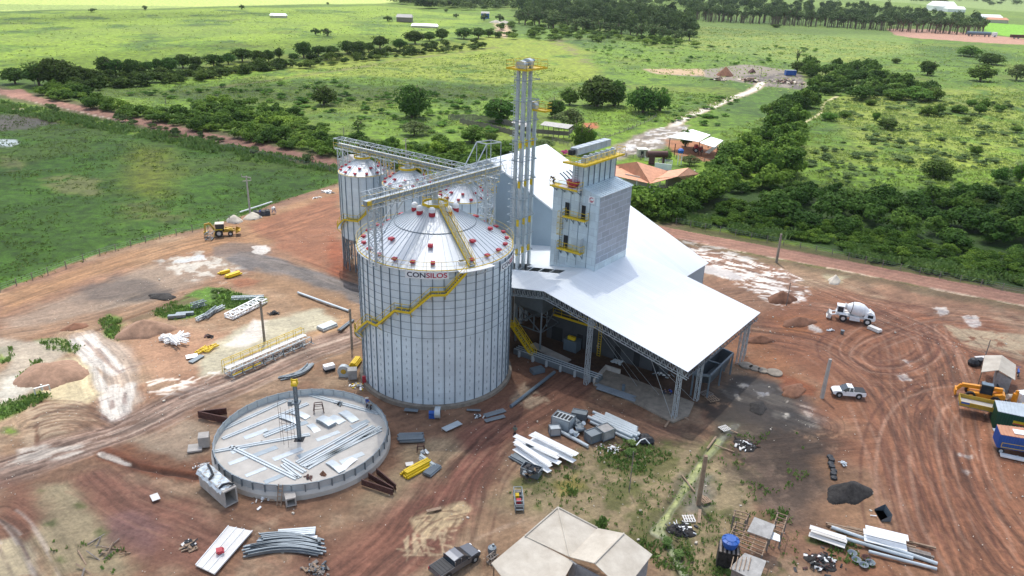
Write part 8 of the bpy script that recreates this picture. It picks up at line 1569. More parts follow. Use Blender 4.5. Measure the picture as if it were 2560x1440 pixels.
# ---- right edge group: flatbed truck, telehandler, containers, tool shed
a, b = at(2392, 1022), at(2520, 1050); d = (b-a).normalized(); rz = math.atan2(d.y, d.x); t = thing('flatbed_truck', a, 'ochre yellow flatbed truck with drop sides at the right edge', 'truck'); T = Matrix.Translation(a)@Matrix.Rotation(rz, 4, 'Z'); A_ = T.to_3x3()@V(0, 1, 0); L = 7.0
g = MB().box((L/2, 0, 1.25), (L, 2.3, .1), mat=T); g.build('deck', 'conc', t); g = MB()
for y in (-1.15, 1.15): g.box((L/2, y, 1.55), (L, .07, .6), mat=T)
g.box((0, 0, 1.55), (.07, 2.3, .6), mat=T); g.box((L, 0, 1.75), (.07, 2.3, 1.0), mat=T); 
for i in range(7): g.box((L*i/6, -1.2, 1.5), (.1, .06, .75), mat=T)
g.build('drop_sides', 'olive', t); g = MB(); g.box((L/2, 0, .95), (L, .9, .35), mat=T); g.build('chassis', 'rib', t)
for x in (4.2, 5.3): 
    for y in (-.95, .95): wheel(t, T@V(x, y, .5), .52, .35, A_)
g = MB().box((.55, -1.2, 1.72), (1.0, .02, .26), mat=T); g.build('side_badge', 'blue', t); g = hullx(T, [(7.2, .6, 2.4, 1.15, 1.1), (8.8, .6, 2.6, 1.15, 1.05), (9.1, .7, 1.4, 1.1, 1.1)], 0); g.build('cab', 'olive', t)
a, b = at(2398, 985), at(2490, 1005); d = (b-a).normalized(); rz = math.atan2(d.y, d.x); t = thing('telehandler', a, 'bright orange telehandler with long boom behind the flatbed truck', 'telehandler'); T = Matrix.Translation(a)@Matrix.Rotation(rz, 4, 'Z'); A_ = T.to_3x3()@V(0, 1, 0)
g = hullx(T, [(1.0, .6, 1.1, .9, .9), (3.6, .6, 1.2, .9, .9), (4.9, .7, 1.6, .9, .8), (5.3, .9, 1.4, .8, .7)], 0); g.build('body', 'orange', t); g = MB(); g.beam(T@V(4.9, .1, 1.9), T@V(0, .1, 1.5), .45, .5); g.beam(T@V(0, .1, 1.5), T@V(-.5, .1, .7), .4, .4); g.build('boom', 'orange', t); g = MB().box((2.9, -.45, 1.9), (1.5, .9, 1.3), mat=T); g.build('cab', 'glass', t); g = MB().box((2.9, -.45, 2.6), (1.4, .9, .1), mat=T); g.build('cab_roof', 'rib', t); g = MB()
for x in (2.2, 3.6):
    for y in (-.88, -.02): g.beam(T@V(x, y, 1.2), T@V(x, y, 2.58), .09)
g.build('cab_pillars', 'black', t); g = MB().box((-.6, 0, .5), (.2, 1.4, .8), mat=T); g.build('fork_carriage', 'orange', t)
for x in (1.2, 4.2):
    for y in (-.95, .95): wheel(t, T@V(x, y, .6), .62, .42, A_, 'orange')
def container(pts, z1, m_, roofm, label, z0=0.15, extra=None):
    """roof corners given at height z1: near-left, near-right, far-right, far-left"""
    Q = [at(*p, z1) for p in pts]; t = thing('container', V(Q[0].x, Q[0].y, 0), label, 'container'); g = MB(); d = (Q[1]-Q[0]).normalized()
    fl = [V(p.x, p.y, z0) for p in Q]; g.add(fl+Q, [(0, 1, 5, 4), (1, 2, 6, 5), (2, 3, 7, 6), (3, 0, 4, 7), (3, 2, 1, 0)]); 
    for a, b in ((0, 1), (3, 0)):
        L_ = (Q[b]-Q[a]).length; n = int(L_/.28); out = (V(d.y, -d.x, 0) if (a, b) == (0, 1) else -d)*.05
        for i in range(n): p = fl[a]+(fl[b]-fl[a])*(i+.5)/n+out*.5; g.beam(p, V(p.x, p.y, z1-.05), .12, .05, up=tuple(out.normalized()))
    g.build('shell', m_, t); g = MB(); up = V(0, 0, .06); g.add([p+up for p in Q]+Q, [(0, 1, 2, 3), (0, 4, 5, 1), (1, 5, 6, 2), (2, 6, 7, 3), (3, 7, 4, 0)]); n = 16
    for i in range(n+1): p, q = Q[0]+(Q[1]-Q[0])*i/n, Q[3]+(Q[2]-Q[3])*i/n; g.beam(p+V(0, 0, .09), q+V(0, 0, .09), .06, .05)
    g.build('roof', roofm, t); return t, Q, d
t, Q, d = container([(2495, 1029), (2640, 1060), (2640, 1020), (2487, 1001)], 2.6, 'green', 'galv', 'dark green container with rusty pale roof and yellow sign at the right edge')
f = V(d.y, -d.x, 0); c = Q[0]+d*2.55+f*.09-V(0, 0, 1.0); g = MB().box(c, (1.25, .03, .52), math.atan2(d.y, d.x)); s_g = g.build('sign', 'yellow', t); g = MB().box(c+f*.03-V(0, 0, .16), (1.15, .03, .14), math.atan2(d.y, d.x)); o = g.build('sign_stripe', 'red', None); o.parent = s_g; o.data.transform(Matrix.Translation(-t.location))
t, Q, d = container([(2502, 1087), (2650, 1112), (2640, 1080), (2492, 1062)], 2.7, 'blue', 'tile', 'bright blue container on wheels with reddish roof at the right edge', .9)
g = MB().box((Q[0]+Q[3])/2+d*3.2+V(0, 0, .14), (3.2, 1.1, .06), math.atan2(d.y, d.x)); g.build('white_roof_panel', 'white', t); f = V(d.y, -d.x, 0); g = MB(); z = V(0, 0, 1.3); a = Q[0]+f*.1; a = V(a.x, a.y, 0); 
g.path([a+d*.4+V(0, 0, 1.1), a+d*.4+V(0, 0, 1.7), a+d*3.3+V(0, 0, 1.7), a+d*3.3+V(0, 0, 1.1), a+d*.4+V(0, 0, 1.1)], .04, 5); g.build('side_rail', 'yellow', t); 
for k in (.6, 4.5): wheel(t, a+d*k+V(0, 0, .42)-f*.3, .42, .25, f)
g = MB(); a, b = at(2492, 1104), at(2560, 1120); g.beam(at(2485, 1078, .4), at(2560, 1090, .4), 1.5, .06); solo(g, 'roof_sheets', 'galv', 'pale corrugated sheets lying between the green and blue containers', 'sheets'); bundle((2500, 1138), (2600, 1160), 3, .12, 'c', 'white', 'white beams lying under the front of the blue container', 1)
# tool shed
def gable(pts, ridge, ze, zr, wallm, roofm, name, label, wall_pts=None, th=.08, cat='building', open_=False):
    """eave corners (pixels at height ze): near-left, near-right, far-right, far-left; ridge end pixels at zr (near, far)"""
    E4 = [at(*p, ze) for p in pts]; R2 = [at(*p, zr) for p in ridge]; t = thing(name, V(E4[0].x, E4[0].y, 0), label, cat)
    for q in ((E4[0], R2[0], R2[1], E4[3]), (R2[0], E4[1], E4[2], R2[1])):
        n_ = (q[1]-q[0]).cross(q[3]-q[0]); q = q if n_.z > 0 else q[::-1]; g = MB().slab(*q, th); g.build('roof', roofm, t)
    if not open_:
        ce = sum(E4, V(0, 0, 0))/4; w4 = [V(ce.x+(p.x-ce.x)*.93, ce.y+(p.y-ce.y)*.93, 0) for p in E4]; g = MB(); top = [V(p.x, p.y, ze-.05) for p in w4]; g.add(w4+top, [(0, 1, 5, 4), (1, 2, 6, 5), (2, 3, 7, 6), (3, 0, 4, 7)])
        rn, rf_ = [V(ce.x+(p.x-ce.x)*.93, ce.y+(p.y-ce.y)*.93, zr-.12) for p in R2]; g.add([top[0], top[1], rn, top[3], top[2], rf_], [(0, 1, 2), (4, 3, 5)]); g.build('walls', wallm, t)
    return t, E4, R2
t, E4, R2 = gable([(2453, 930), (2538, 950), (2540, 912), (2462, 888)], [(2496, 925), (2505, 888)], 2.5, 3.3, 'plaster', 'fibro', 'tool_shed', 'small block tool shed with pale fibre-cement roof near the right edge', open_=True)
c = (E4[1]+R2[0])/2; g = MB(); a = V(R2[0].x+.2, R2[0].y+.3, 0); b = V(E4[1].x-.3, E4[1].y+.3, 0); dd = (b-a).normalized(); s_ = V(-dd.y, dd.x, 0); g.slab(a, b, b+V(0, 0, 2.4), a+V(0, 0, 2.9), .15); e = b+(E4[2]-E4[1])*.9; e = V(e.x, e.y, 0); g.slab(b, e, e+V(0, 0, 2.4), b+V(0, 0, 2.4), .15); f_ = a+(E4[2]-E4[1])*.9; f_ = V(f_.x, f_.y, 0); g.slab(f_, a, a+V(0, 0, 2.9), f_+V(0, 0, 2.9), .15); g.build('walls', 'grey', t); g = MB()
for p in (E4[0], E4[3]): g.beam(V(p.x+.15, p.y+.1, 0), V(p.x+.15, p.y+.1, 2.4), .12)
g.build('posts', 'wood', t); g = MB(); p = at(2508, 985); 
g = MB(); p = at(2500, 978); g.slab(p+V(-1.1, -.5, .1), p+V(1.0, -.4, .1), p+V(.8, .5, 1.5), p+V(-.3, .6, 1.7), .05); solo(g, 'blue_tarp', 'black', 'dark blue tarp draped over the front wall of the tool shed', 'tarp')
scatter_bits(2478, 968, 1.6, 30, ['dark', 'woodg', 'white', 'rust'], 'clutter on the ground inside the open half of the tool shed', 54, 0, .2, .8)
g = MB(); p = at(2432, 912); g.lathe([(.7, 0), (.8, .5), (.5, 1.0), (.05, 1.2)], tuple(p), 12); g.box(p+V(1.1, .2, .5), (1.2, 1.0, .9), .2); solo(g, 'wrapped_motor', 'black', 'gear wrapped in blue-black plastic left of the tool shed', 'machine'); g = MB().box(at(2452, 905)+V(0, 0, .7), (1.8, 1.2, .06), .2); solo(g, 'flat_sheet', 'offwhite', 'pale board between wrapped gear and tool shed', 'sheet')
for i, (x, y) in enumerate(((2497, 985), (2525, 1000))): p = at(x, y); g = MB().tube(p+V(-.5, 0, .5), p+V(.5, 0, .5), .42, n=14); g.box(p+V(0, 0, .1), (.9, .7, .2)); solo(g, 'compressor_tank', 'sand', ('left' if i == 0 else 'right')+' tan horizontal tank behind the flatbed truck', 'tank')
p = at(2531, 1012); g = MB(); g.box(p+V(0, 0, .9), (.5, .5, 1.8), .3); g.box(p+V(.1, 0, 2.0), (.35, .3, .5), .3); solo(g, 'red_pump', 'orange', 'upright red machine behind the flatbed truck', 'machine'); g = MB().box(at(2556, 1005)+V(0, 0, 1.1), (2.2, 1.2, 1.0), .2); g.box(at(2556, 1005)+V(0, 0, .3), (2, 1, .5), .2); solo(g, 'white_cabinet', 'white', 'white box machine at the right edge above the green container', 'machine'); scatter_bits(2505, 1002, 2.4, 70, ['woodg', 'galvd', 'wood', 'dark', 'blue'], 'clutter of tools and timber between truck and tool shed', 55, 0, .2, .9); t = thing('motorcycle', at(2543, 935), 'dark motorcycle parked right of the tool shed', 'motorcycle'); p = at(2543, 938)
for k in (-.65, .65): wheel(t, p+V(k*.4, k*.8, .32), .32, .12, (.9, -.45, 0))
g = MB(); g.beam(p+V(-.25, -.5, .7), p+V(.25, .5, .75), .2, .25); g.beam(p+V(.15, .3, .8), p+V(.3, .6, 1.1), .06); g.beam(p+V(0, .65, 1.1), p+V(.5, .5, 1.1), .05); g.build('frame', 'blue', t)
# ======================= FOREGROUND HOUSE ================================
# main roof: hip at the peak, plus lower front-left wing and right wing
zr4, ze4 = 5.0, 3.4
def facet(g, pts, th=.07):
    P_ = [at(px, py, z) for px, py, z in pts]; n_ = (P_[1]-P_[0]).cross(P_[2]-P_[0]); P_ = P_ if n_.z > 0 else P_[::-1]; lo = [p-V(0, 0, th) for p in P_]; n = len(P_); lu = 0; d = (P_[1]-P_[0]).normalized(); s_ = V(-d.y, d.x, 0); uv = [((p-P_[0]).dot(d), (p-P_[0]).dot(s_)) for p in P_]
    g.add(P_+lo, [tuple(range(n)), tuple(range(2*n-1, n-1, -1))]+[(i, n+i, n+(i+1) % n, (i+1) % n) for i in range(n)], [tuple(uv), tuple(uv)]+[None]*n)
t = thing('foreground_house', at(1430, 1460), 'cream fibre-cement roofed house with hipped and stepped roofs at the bottom edge', 'house')
A, B, K, C_, D, E_ = (1395, 1268, 4.7), (1492, 1322, 4.9), (1560, 1333, 4.9), (1631, 1386, 3.4), (1575, 1470, 3.4), (1486, 1412, 4.9)
for nm, fs in (('main_roof', [[(1312, 1340, 3.5), (1395, 1268, 4.4), (1424, 1392, 3.6)], [(1395, 1268, 4.4), (1494, 1320, 3.6), (1424, 1392, 3.6)]]), ('right_roof', [[(1424, 1392, 3.6), (1494, 1320, 3.7), (1560, 1333, 4.5), (1486, 1408, 4.5)], [(1486, 1408, 4.5), (1560, 1333, 4.5), (1631, 1386, 3.4), (1560, 1478, 3.4)]]), ('left_roof', [[(1228, 1408, 2.9), (1312, 1338, 3.45), (1434, 1404, 3.4), (1380, 1500, 2.6)], [(1228, 1408, 2.9), (1380, 1500, 2.6), (1300, 1500, 2.2)]])):
    g = MB()
    for f in fs: facet(g, f)
    g.build(nm, 'fibro', t)
g = MB(); cap = [((1312, 1340, 3.56), (1395, 1268, 4.46)), ((1395, 1268, 4.46), (1424, 1392, 3.66)), ((1560, 1333, 4.56), (1486, 1408, 4.56)), ((1395, 1268, 4.46), (1494, 1320, 3.66))]
for a, b in cap: g.tube(at(*a), at(*b), .08, n=6)
g.build('ridge_caps', 'fibro', t); g = MB()
for a, b, h_ in (((1550, 1474), (1622, 1394), 3.3), ((1440, 1412), (1560, 1474), 3.3), ((1424, 1400), (1440, 1412), 3.4)):
    p, q = at(*a, h_), at(*b, h_); g.slab(V(p.x, p.y, 0), V(q.x, q.y, 0), q, p, .15)
g.build('walls', 'grey', t); g = MB()
for px, py in ((1232, 1412), (1378, 1490)): p = at(px, py, 2.6); g.beam(V(p.x+.1, p.y+.1, 0), V(p.x+.1, p.y+.1, 2.7), .14)
g.build('porch_posts', 'wood', t); g = MB(); facet(g, [(1438, 1428, 2.4), (1455, 1416, 2.6), (1492, 1436, 2.6), (1476, 1448, 2.4)]); g.build('door_awning', 'white', t)
p = at(1230, 1384); g = MB(); g.lathe([(.38, 0), (.45, .4), (.42, .8), (.2, .9), (.02, .9)], tuple(p), 14); g.tube(p+V(.1, .1, .8), p+V(.1, .1, 1.1), .12); solo(g, 'water_butt', 'galvd', 'grey lidded butt standing left of the foreground house', 'barrel'); lat((1222, 1410), (1240, 1396), .6, .7, 2, 'woodg', 'small broken frame between the butt and the foreground house', .05, 0, 'broken_stand', 'stand'); scatter_bits(1450, 1470, .5, 8, ['rust'], 'scraps at the house wall', 56)
# ======================= TIMBER SHACKS ===================================
def frameroof(c4, z, label, nr, npz, m_='wood', pillars=True, nm='roofless_shack'):
    Q = [at(*p, z) for p in c4]; t = thing(nm, V(Q[0].x, Q[0].y, 0), label, 'shack'); g = MB()
    for i in range(nr+1): g.beam(Q[0]+(Q[3]-Q[0])*i/nr, Q[1]+(Q[2]-Q[1])*i/nr, .07, .1)
    for i in range(npz+1): g.beam(Q[0]+(Q[1]-Q[0])*i/npz-V(0, 0, .1), Q[3]+(Q[2]-Q[3])*i/npz-V(0, 0, .1), .09, .12)
    g.build('rafters', m_, t); g = MB()
    for p in Q: g.beam(V(p.x, p.y, 0), p, .14)
    g.build('posts', 'woodg', t); return t, Q
t, Q = frameroof([(1818, 1352), (1905, 1388), (1925, 1332), (1840, 1305)], 2.3, 'unroofed brown timber frame of a shack in the right foreground', 6, 3)
g = MB(); facet(g, [(1868, 1328, 2.6), (1925, 1348, 2.6), (1938, 1312, 2.9), (1886, 1292, 2.9)]); rs = solo(g, 'roof_sheets', 'fibrog', 'grey fibre-cement sheets covering the back of the timber frame', 'roof sheets')
g = MB(); facet(g, [(1924, 1346, 2.2), (1950, 1354, 2.2), (1950, 1338, 2.4), (1930, 1328, 2.4)]); solo(g, 'metal_sheet', 'galv', 'small pale blue sheet at the right end of the grey roof sheets', 'roof sheets')
frameroof([(1930, 1322), (1955, 1332), (1968, 1290), (1945, 1282)], 2.0, 'narrow lean-to frame of sticks behind the grey roof sheets', 4, 1, 'wood'); frameroof([(1834, 1290), (1865, 1300), (1872, 1285), (1838, 1276)], 1.6, 'low stick frame at the back left of the shack', 2, 1, 'wood')
t = thing('small_shack', at(1870, 1460), 'small shack with old grey corrugated roof at the bottom edge', 'shack'); g = MB(); facet(g, [(1824, 1420, 2.2), (1862, 1382, 2.4), (1916, 1402, 2.4), (1896, 1456, 2.1)]); g.build('roof', 'fibrog', t); g = MB(); P_ = [at(x, y, 2.15) for x, y in ((1830, 1420), (1890, 1450), (1908, 1406), (1864, 1390))]; g.add([V(p.x, p.y, 0) for p in P_]+P_, [(0, 1, 5, 4), (1, 2, 6, 5), (2, 3, 7, 6), (3, 0, 4, 7)]); g.build('walls', 'woodg', t); g = MB()
for i in range(5): a, b = at(1826+3*i, 1424, 2.3), at(1834+3*i, 1392, 2.5); g.beam(a+V(.3*i, 0, .0), b+V(.3*i, 0, 0), .08)
g.build('roof_weights', 'wood', t)
t = thing('tank_stand', at(1815, 1405), 'dark boarded stand carrying the blue water tank', 'tank stand'); p = at(1816, 1410); g = MB().box(p+V(0, 0, 1.0), (2.0, 1.5, 2.0), -.25); g.build('boarding', 'ash', t); g = MB()
for i in range(5): g.box(p+V(-.8+.4*i, -.1*i+.2, 2.06), (.2, 1.7, .1), -.25)
g.build('platform_boards', 'woodg', t); c = p+V(.05, .15, 2.12); t = thing('water_tank', c, 'round bright blue plastic water tank on the boarded stand', 'water tank'); g = MB(); g.lathe([(.62, 0), (.8, .5), (.82, .75)], tuple(c), 24); g.build('tank', 'blue', t, smooth=True); g = MB(); g.lathe([(.86, .74), (.84, .8), (.55, .92), (.5, .98), (.02, 1.0)], tuple(c), 24)
for i in range(8): a = i*math.pi/4; g.beam(c+V(.5*math.cos(a), .5*math.sin(a), .98), c+V(.84*math.cos(a), .84*math.sin(a), .82), .05)
g.build('lid', 'blue', t)
for i in range(5): x, y = ((2185, 1400), (2150, 1388), (2178, 1418), (2160, 1405), (2195, 1412))[i]; p = at(x-20, y-2); g = MB().lathe([(.25, 0), (.45, .22), (.47, .25), (.42, .24), (.2, .05), (.02, .04)], tuple(p), 14); solo(g, 'metal_basin', 'galvd' if i else 'rust', '%s basin of the group below the left of the pipe pile' % ORD[i], 'basin', 'basins below the pipe pile')
# ======================= MIDDLE DISTANCE BUILDINGS =======================
# tiled house
t = thing('tiled_house', at(1640, 480), 'low house with two orange clay tile gables behind the dryer', 'house'); g = MB()
for f in ([(1530, 408, 3.6), (1592, 404, 4.8), (1628, 450, 3.9), (1625, 458, 3.2), (1520, 440, 3.2)], [(1592, 404, 4.8), (1680, 428, 4.6), (1640, 446, 3.2), (1625, 458, 3.2)], [(1520, 440, 3.1), (1530, 420, 4.0), (1608, 442, 4.0), (1626, 459, 3.0)], ): pass
for f in ([(1538, 412, 3.0), (1592, 404, 6.4), (1626, 459, 2.6)], [(1538, 412, 3.0), (1626, 459, 2.6), (1530, 438, 2.8)], [(1592, 404, 6.4), (1668, 427, 3.4), (1640, 446, 3.0), (1626, 459, 2.6)], [(1640, 446, 3.0), (1668, 427, 3.2), (1722, 419, 5.4), (1694, 441, 5.4)], [(1640, 448, 2.9), (1694, 441, 5.4), (1626, 459, 2.6)], [(1694, 441, 5.4), (1722, 419, 5.4), (1748, 434, 2.9), (1712, 451, 2.9)]): facet(g, f, .1)
g.build('roof', 'tile', t); g = MB()
for (a, b) in (((1668, 472), (1710, 470)), ((1710, 470), (1735, 452)), ((1662, 470), (1668, 472)), ((1560, 462), (1625, 476))): p, q = at(*a), at(*b); g.slab(p, q, q+V(0, 0, 3.1), p+V(0, 0, 3.1), .2)
g.build('walls', 'plaster', t); g = MB()
for x, y in ((1623, 478), (1590, 476), (1648, 474)): p = at(x, y); g.beam(p, p+V(0, 0, 3.0), .2)
g.build('porch_posts', 'white', t); g = MB(); p, q = at(1560, 464), at(1665, 470); g.slab(p+V(0, .3, .05), q+V(0, .3, .05), q+V(0, 3.5, .05), p+V(0, 3.5, .05), .05); g.build('porch_floor', 'woodg', t)
g = MB().box(at(1640, 482)+V(0, 0, .4), (5, 1.6, .8), .1); solo(g, 'white_bench', 'white', 'white low planter bench in the tiled house garden', 'bench'); g = MB().box(at(1632, 496)+V(0, 0, .08), (5.5, 2.4, .12), .05); solo(g, 'garden_bed', 'soil', 'reddish garden bed below the tiled house', 'garden bed')
g = MB(); a, b = at(1636, 422), at(1678, 427); g.slab(a, b, b+V(0, 0, 1.8), a+V(0, 0, 1.8), .2); solo(g, 'garden_wall', 'white', 'short white wall behind the tiled house roofs', 'wall')
# white canopies
t = thing('white_canopy', at(1720, 395), 'larger brilliant white canopy roof on brown posts, left one', 'canopy', 'white canopies'); g = MB(); facet(g, [(1668, 342, 4.2), (1730, 323, 5.0), (1776, 337, 4.4), (1746, 354, 4.2)], .15); g.build('roof', 'white', t); g = MB()
for x, y in ((1672, 372), (1745, 388), (1685, 392), (1770, 370)): p = at(x, y); g.beam(p, p+V(0, 0, 4.1), .22)
g.build('posts', 'rust', t)
t = thing('white_canopy', at(1770, 400), 'lower white canopy roof joined on the right of the larger one', 'canopy', 'white canopies'); g = MB(); facet(g, [(1748, 356, 3.8), (1778, 342, 4.0), (1808, 351, 4.0), (1786, 368, 3.7)], .15); g.build('roof', 'white', t); g = MB()
for x, y in ((1752, 392), (1790, 395), (1802, 384)): p = at(x, y); g.beam(p, p+V(0, 0, 3.6), .2)
g.build('posts', 'rust', t); g = MB(); a, b = at(1768, 382, .8), at(1790, 366, 1.8); g.beam(a, b, 1.4, .2); solo(g, 'white_board', 'white', 'tilted white panel under the right canopy', 'panel')
t = thing('farm_tractor', at(1745, 380), 'red farm machine parked under the white canopies', 'tractor'); p = at(1745, 380); g = MB(); g.box(p+V(0, 0, 1.1), (2.6, 1.2, 1.1), .3); g.box(p+V(-.8, 0, 1.9), (.9, 1.1, .9), .3); g.build('body', 'red', t)
for k in (-1, 1): wheel(t, p+V(-.9, k*.8, .7), .75, .4, (.3, 1, 0)); wheel(t, p+V(1.0, k*.7, .45), .45, .3, (.3, 1, 0))
t = thing('rusty_tank', at(1640, 385), 'long rusty horizontal cylinder tank left of the white canopies', 'tank'); p, q = at(1617, 388, 2.5), at(1668, 388, 2.5); g = MB().tube(p+V(0, 0, .3), q+V(0, 0, .3), 1.0, n=20); g.build('cylinder', 'rust', t); g = MB(); g.box(V(p.x+1.6, p.y, 1.2), (1.6, 1.4, 2.6)); g.box(V(q.x-1, q.y, 1.2), (.5, 1.4, 2.4)); g.build('support_frame', 'rust', t)
t = thing('guard_hut', at(1605, 392), 'small pale square hut with dark doorway by the muddy farm yard', 'hut'); p = at(1604, 392); g = MB().box(p+V(0, 0, 1.2), (2.8, 2.4, 2.4), .1); g.build('walls', 'plaster', t); g = MB().box(p+V(0, 0, 2.5), (3.2, 2.8, .2), .1); g.build('roof', 'offwhite', t); g = MB().box(p+V(-.1, -1.2, 1.1), (.9, .1, 1.9), .1); g.build('doorway', 'dark', t)
t = thing('raised_tank', at(1698, 412), 'small blue water tank raised on white posts beside the canopies', 'water tank'); p = at(1698, 412); g = MB(); g.lathe([(.8, 3.6), (.9, 4.4), (.5, 4.8), (.02, 4.85)], tuple(p), 16); g.build('tank', 'blue', t); g = MB(); 
for x in (-.5, .5): g.beam(p+V(x, 0, 0), p+V(x, 0, 3.6), .2)
g.build('stand_frame', 'white', t)
def railfence(pts, label, h=1.3, m_='woodg', step=2.2, rails=4):
    P_ = [at(*p) for p in pts]; t = thing('rail_fence', P_[0], label, 'fence'); g = MB(); me = None
    for a, b in zip(P_[:-1], P_[1:]):
        n = max(1, round((b-a).length/step))
        for i in range(n+1):
            if me is None: o = MB().box((0, 0, h/2), (.16, .16, h)).build('post', m_, t, local=True); me = o.data
            else: o = bpy.data.objects.new('post', me); COL.objects.link(o); o.parent = t
            o.location = a+(b-a)*i/n-P_[0]
        for k in range(rails): z = h*(.2+.25*k); g.beam(a+V(0, 0, z), b+V(0, 0, z), .05, .1)
    g.build('rails', m_, t)
railfence([(1548, 390), (1600, 400), (1606, 396)], 'grey rail fence directly right of the dryer top', step=2.5); railfence([(1612, 402), (1680, 412)], 'white-railed fence in front of the rusty tank', m_='white'); railfence([(1690, 398), (1760, 406), (1800, 410)], 'dark post fence in front of the white canopies', step=2); railfence([(1380, 352), (1440, 372), (1500, 385)], 'grey rail fence below the timber corral')
bv = mat('bougainvillea', (.5, .03, .2), .6); M['pink'] = bv; p = at(1412, 388); o = bpy.data.objects.new('flowering_bush', qmesh('flowering_bush', LC['a']*np.array([1.4, 1.4, 1.2], np.float32), 'pink')); COL.objects.link(o); o.location = p; tag(o, 'small pink bougainvillea bush behind the warehouse roof', 'bush')
# timber corral
t = thing('timber_corral', at(1380, 345), 'old timber stock barn with grey sheet roof and raised slatted pens', 'barn'); g = MB(); facet(g, [(1350, 312, 4.2), (1362, 303, 4.8), (1434, 312, 4.8), (1420, 322, 4.2)], .12); facet(g, [(1278, 306, 3.6), (1290, 298, 4.0), (1330, 308, 4.0), (1318, 318, 3.4)], .12); g.build('roof', 'fibrog', t); g = MB()
for a, b in (((1340, 340), (1420, 346)), ((1420, 346), (1432, 336)), ((1290, 330), (1340, 340))): p, q = at(*a), at(*b); g.slab(p+V(0, 0, .9), q+V(0, 0, .9), q+V(0, 0, 2.3), p+V(0, 0, 2.3), .12)
g.build('pen_walls', 'woodg', t); g = MB()
for i in range(7): p = at(1344+13*i, 341+i*.8); g.beam(p, p+V(0, 0, 4.2), .22)
for i in range(4): p = at(1290+13*i, 330+i*2); g.beam(p, p+V(0, 0, 3.2), .2)
g.build('posts', 'woodg', t)
g = MB(); pts = [(1122, 300), (1180, 300), (1240, 308), (1290, 318)]; P_ = [at(*p) for p in pts]
for a, b in zip(P_[:-1], P_[1:]):
    n = int((b-a).length/.45)
    for i in range(n): c = a+(b-a)*i/n; g.box(c+V(0, 0, 1.0), (.3, .1, 2.0+.3*math.sin(i*7)))
solo(g, 'paling_fence', 'woodg', 'weathered upright paling fence, the farther of two left of the corral', 'fence'); g = MB(); pts = [(1150, 308), (1220, 322), (1290, 340)]; P_ = [at(*p) for p in pts]
for a, b in zip(P_[:-1], P_[1:]):
    n = int((b-a).length/.45)
    for i in range(n): c = a+(b-a)*i/n; g.box(c+V(0, 0, .9), (.3, .1, 1.8+.3*math.sin(i*5)))
solo(g, 'paling_fence', 'woodg', 'weathered upright paling fence, the nearer of two left of the corral', 'fence')
railfence([(1500, 352), (1560, 330), (1620, 305), (1640, 292)], 'post fence climbing the bright pasture left of the muddy yard', m_='woodg', step=4, rails=2)
# charcoal yard
heap(1812, 188, 12, 9, 4.2, 'soil', 'tall dark brown heap in the distant charcoal yard', 'mound', 61); heap(1880, 180, 6, 4, 2.2, 'rust', 'small rusty red heap in the distant charcoal yard', 'mound', 62)
for x, y, s, n, lab, sdd in ((1965, 205, 9, 260, 'big sprawl of cut logs at the right of the charcoal yard', 63), (1875, 202, 6, 120, 'line of pale cut logs in front of the brown heap', 64), (1800, 200, 5, 60, 'few logs left of the brown heap', 65)): scatter_bits(x, y, s, n, ['wood', 'rust', 'sand'], lab, sdd, 0, 1.2, 3.6, 'log_pile', 'logs', 1.4)
t = thing('blue_container', at(1975, 188), 'small bright blue container at the charcoal yard', 'container'); p = at(1975, 188); g = MB().box(p+V(0, 0, 1.4), (6, 2.6, 2.6), .1); g.build('shell', 'blue', t); g = MB(); g.box(p+V(0, 0, 2.75), (6.2, 2.8, .12), .1); g.build('lid', 'galvd', t)
post(1902, 190, 1903, 170, .35, 'woodg', 'bare dead trunk standing in the charcoal yard', 'dead_trunk')
# house behind the left small silo
t = thing('white_house', at(880, 445), 'small white house with grey hipped roof behind the leftmost small silo', 'house'); g = MB(); facet(g, [(842, 398, 4.0), (872, 386, 5.2), (905, 400, 4.8), (900, 412, 4.0)], .12); facet(g, [(842, 398, 4.0), (900, 412, 4.0), (872, 386, 5.2)], .12); facet(g, [(872, 386, 5.2), (905, 385, 4.4), (925, 402, 4.2), (905, 400, 4.8)], .12); g.build('roof', 'fibrog', t); g = MB(); P_ = [at(x, y, 3.9) for x, y in ((848, 400), (900, 411), (918, 402), (870, 392))]; g.add([V(p.x, p.y, 0) for p in P_]+P_, [(0, 1, 5, 4), (1, 2, 6, 5), (2, 3, 7, 6), (3, 0, 4, 7)]); g.build('walls', 'white', t); p = at(858, 408, 3.0); g = MB().box(p+V(0, -.1, -.6), (2.4, .12, 1.0), -.2); g.build('window', 'glass', t)
# far buildings and vehicles
def hut(px, py, l, w_, h, m_, label, roofm='white', cat='building', rz=0.0, nm='farm_building'):
    p = at(px, py); t = thing(nm, p, label, cat); T = Matrix.Translation(p)@Matrix.Rotation(rz, 4, 'Z'); g = MB().box((0, 0, h/2), (l, w_, h), mat=T); g.build('walls', m_, t); g = MB(); x, y = l/2+.6, w_/2+.6
    g.add([T@V(*v) for v in ((-x, -y, h), (x, -y, h), (x, y, h), (-x, y, h), (-x*.9, 0, h+w_*.28), (x*.9, 0, h+w_*.28))], [(0, 1, 5, 4), (2, 3, 4, 5), (0, 4, 3), (1, 2, 5), (3, 2, 1, 0)]); g.build('roof', roofm, t); return t
hut(1012, 54, 14, 9, 4, 'woodg', 'grey-roofed farm shed in the far left grassland', 'fibrog'); hut(1062, 69, 22, 6, 1.6, 'plaster', 'low long white-roofed shelter in the far grassland', 'white'); hut(697, 44, 14, 6, 2, 'plaster', 'tiny pale shed far away on the left grassland', 'white'); hut(1213, 46, 8, 6, 5, 'blue', 'small bluish hut by the far dirt clearing', 'fibrog')
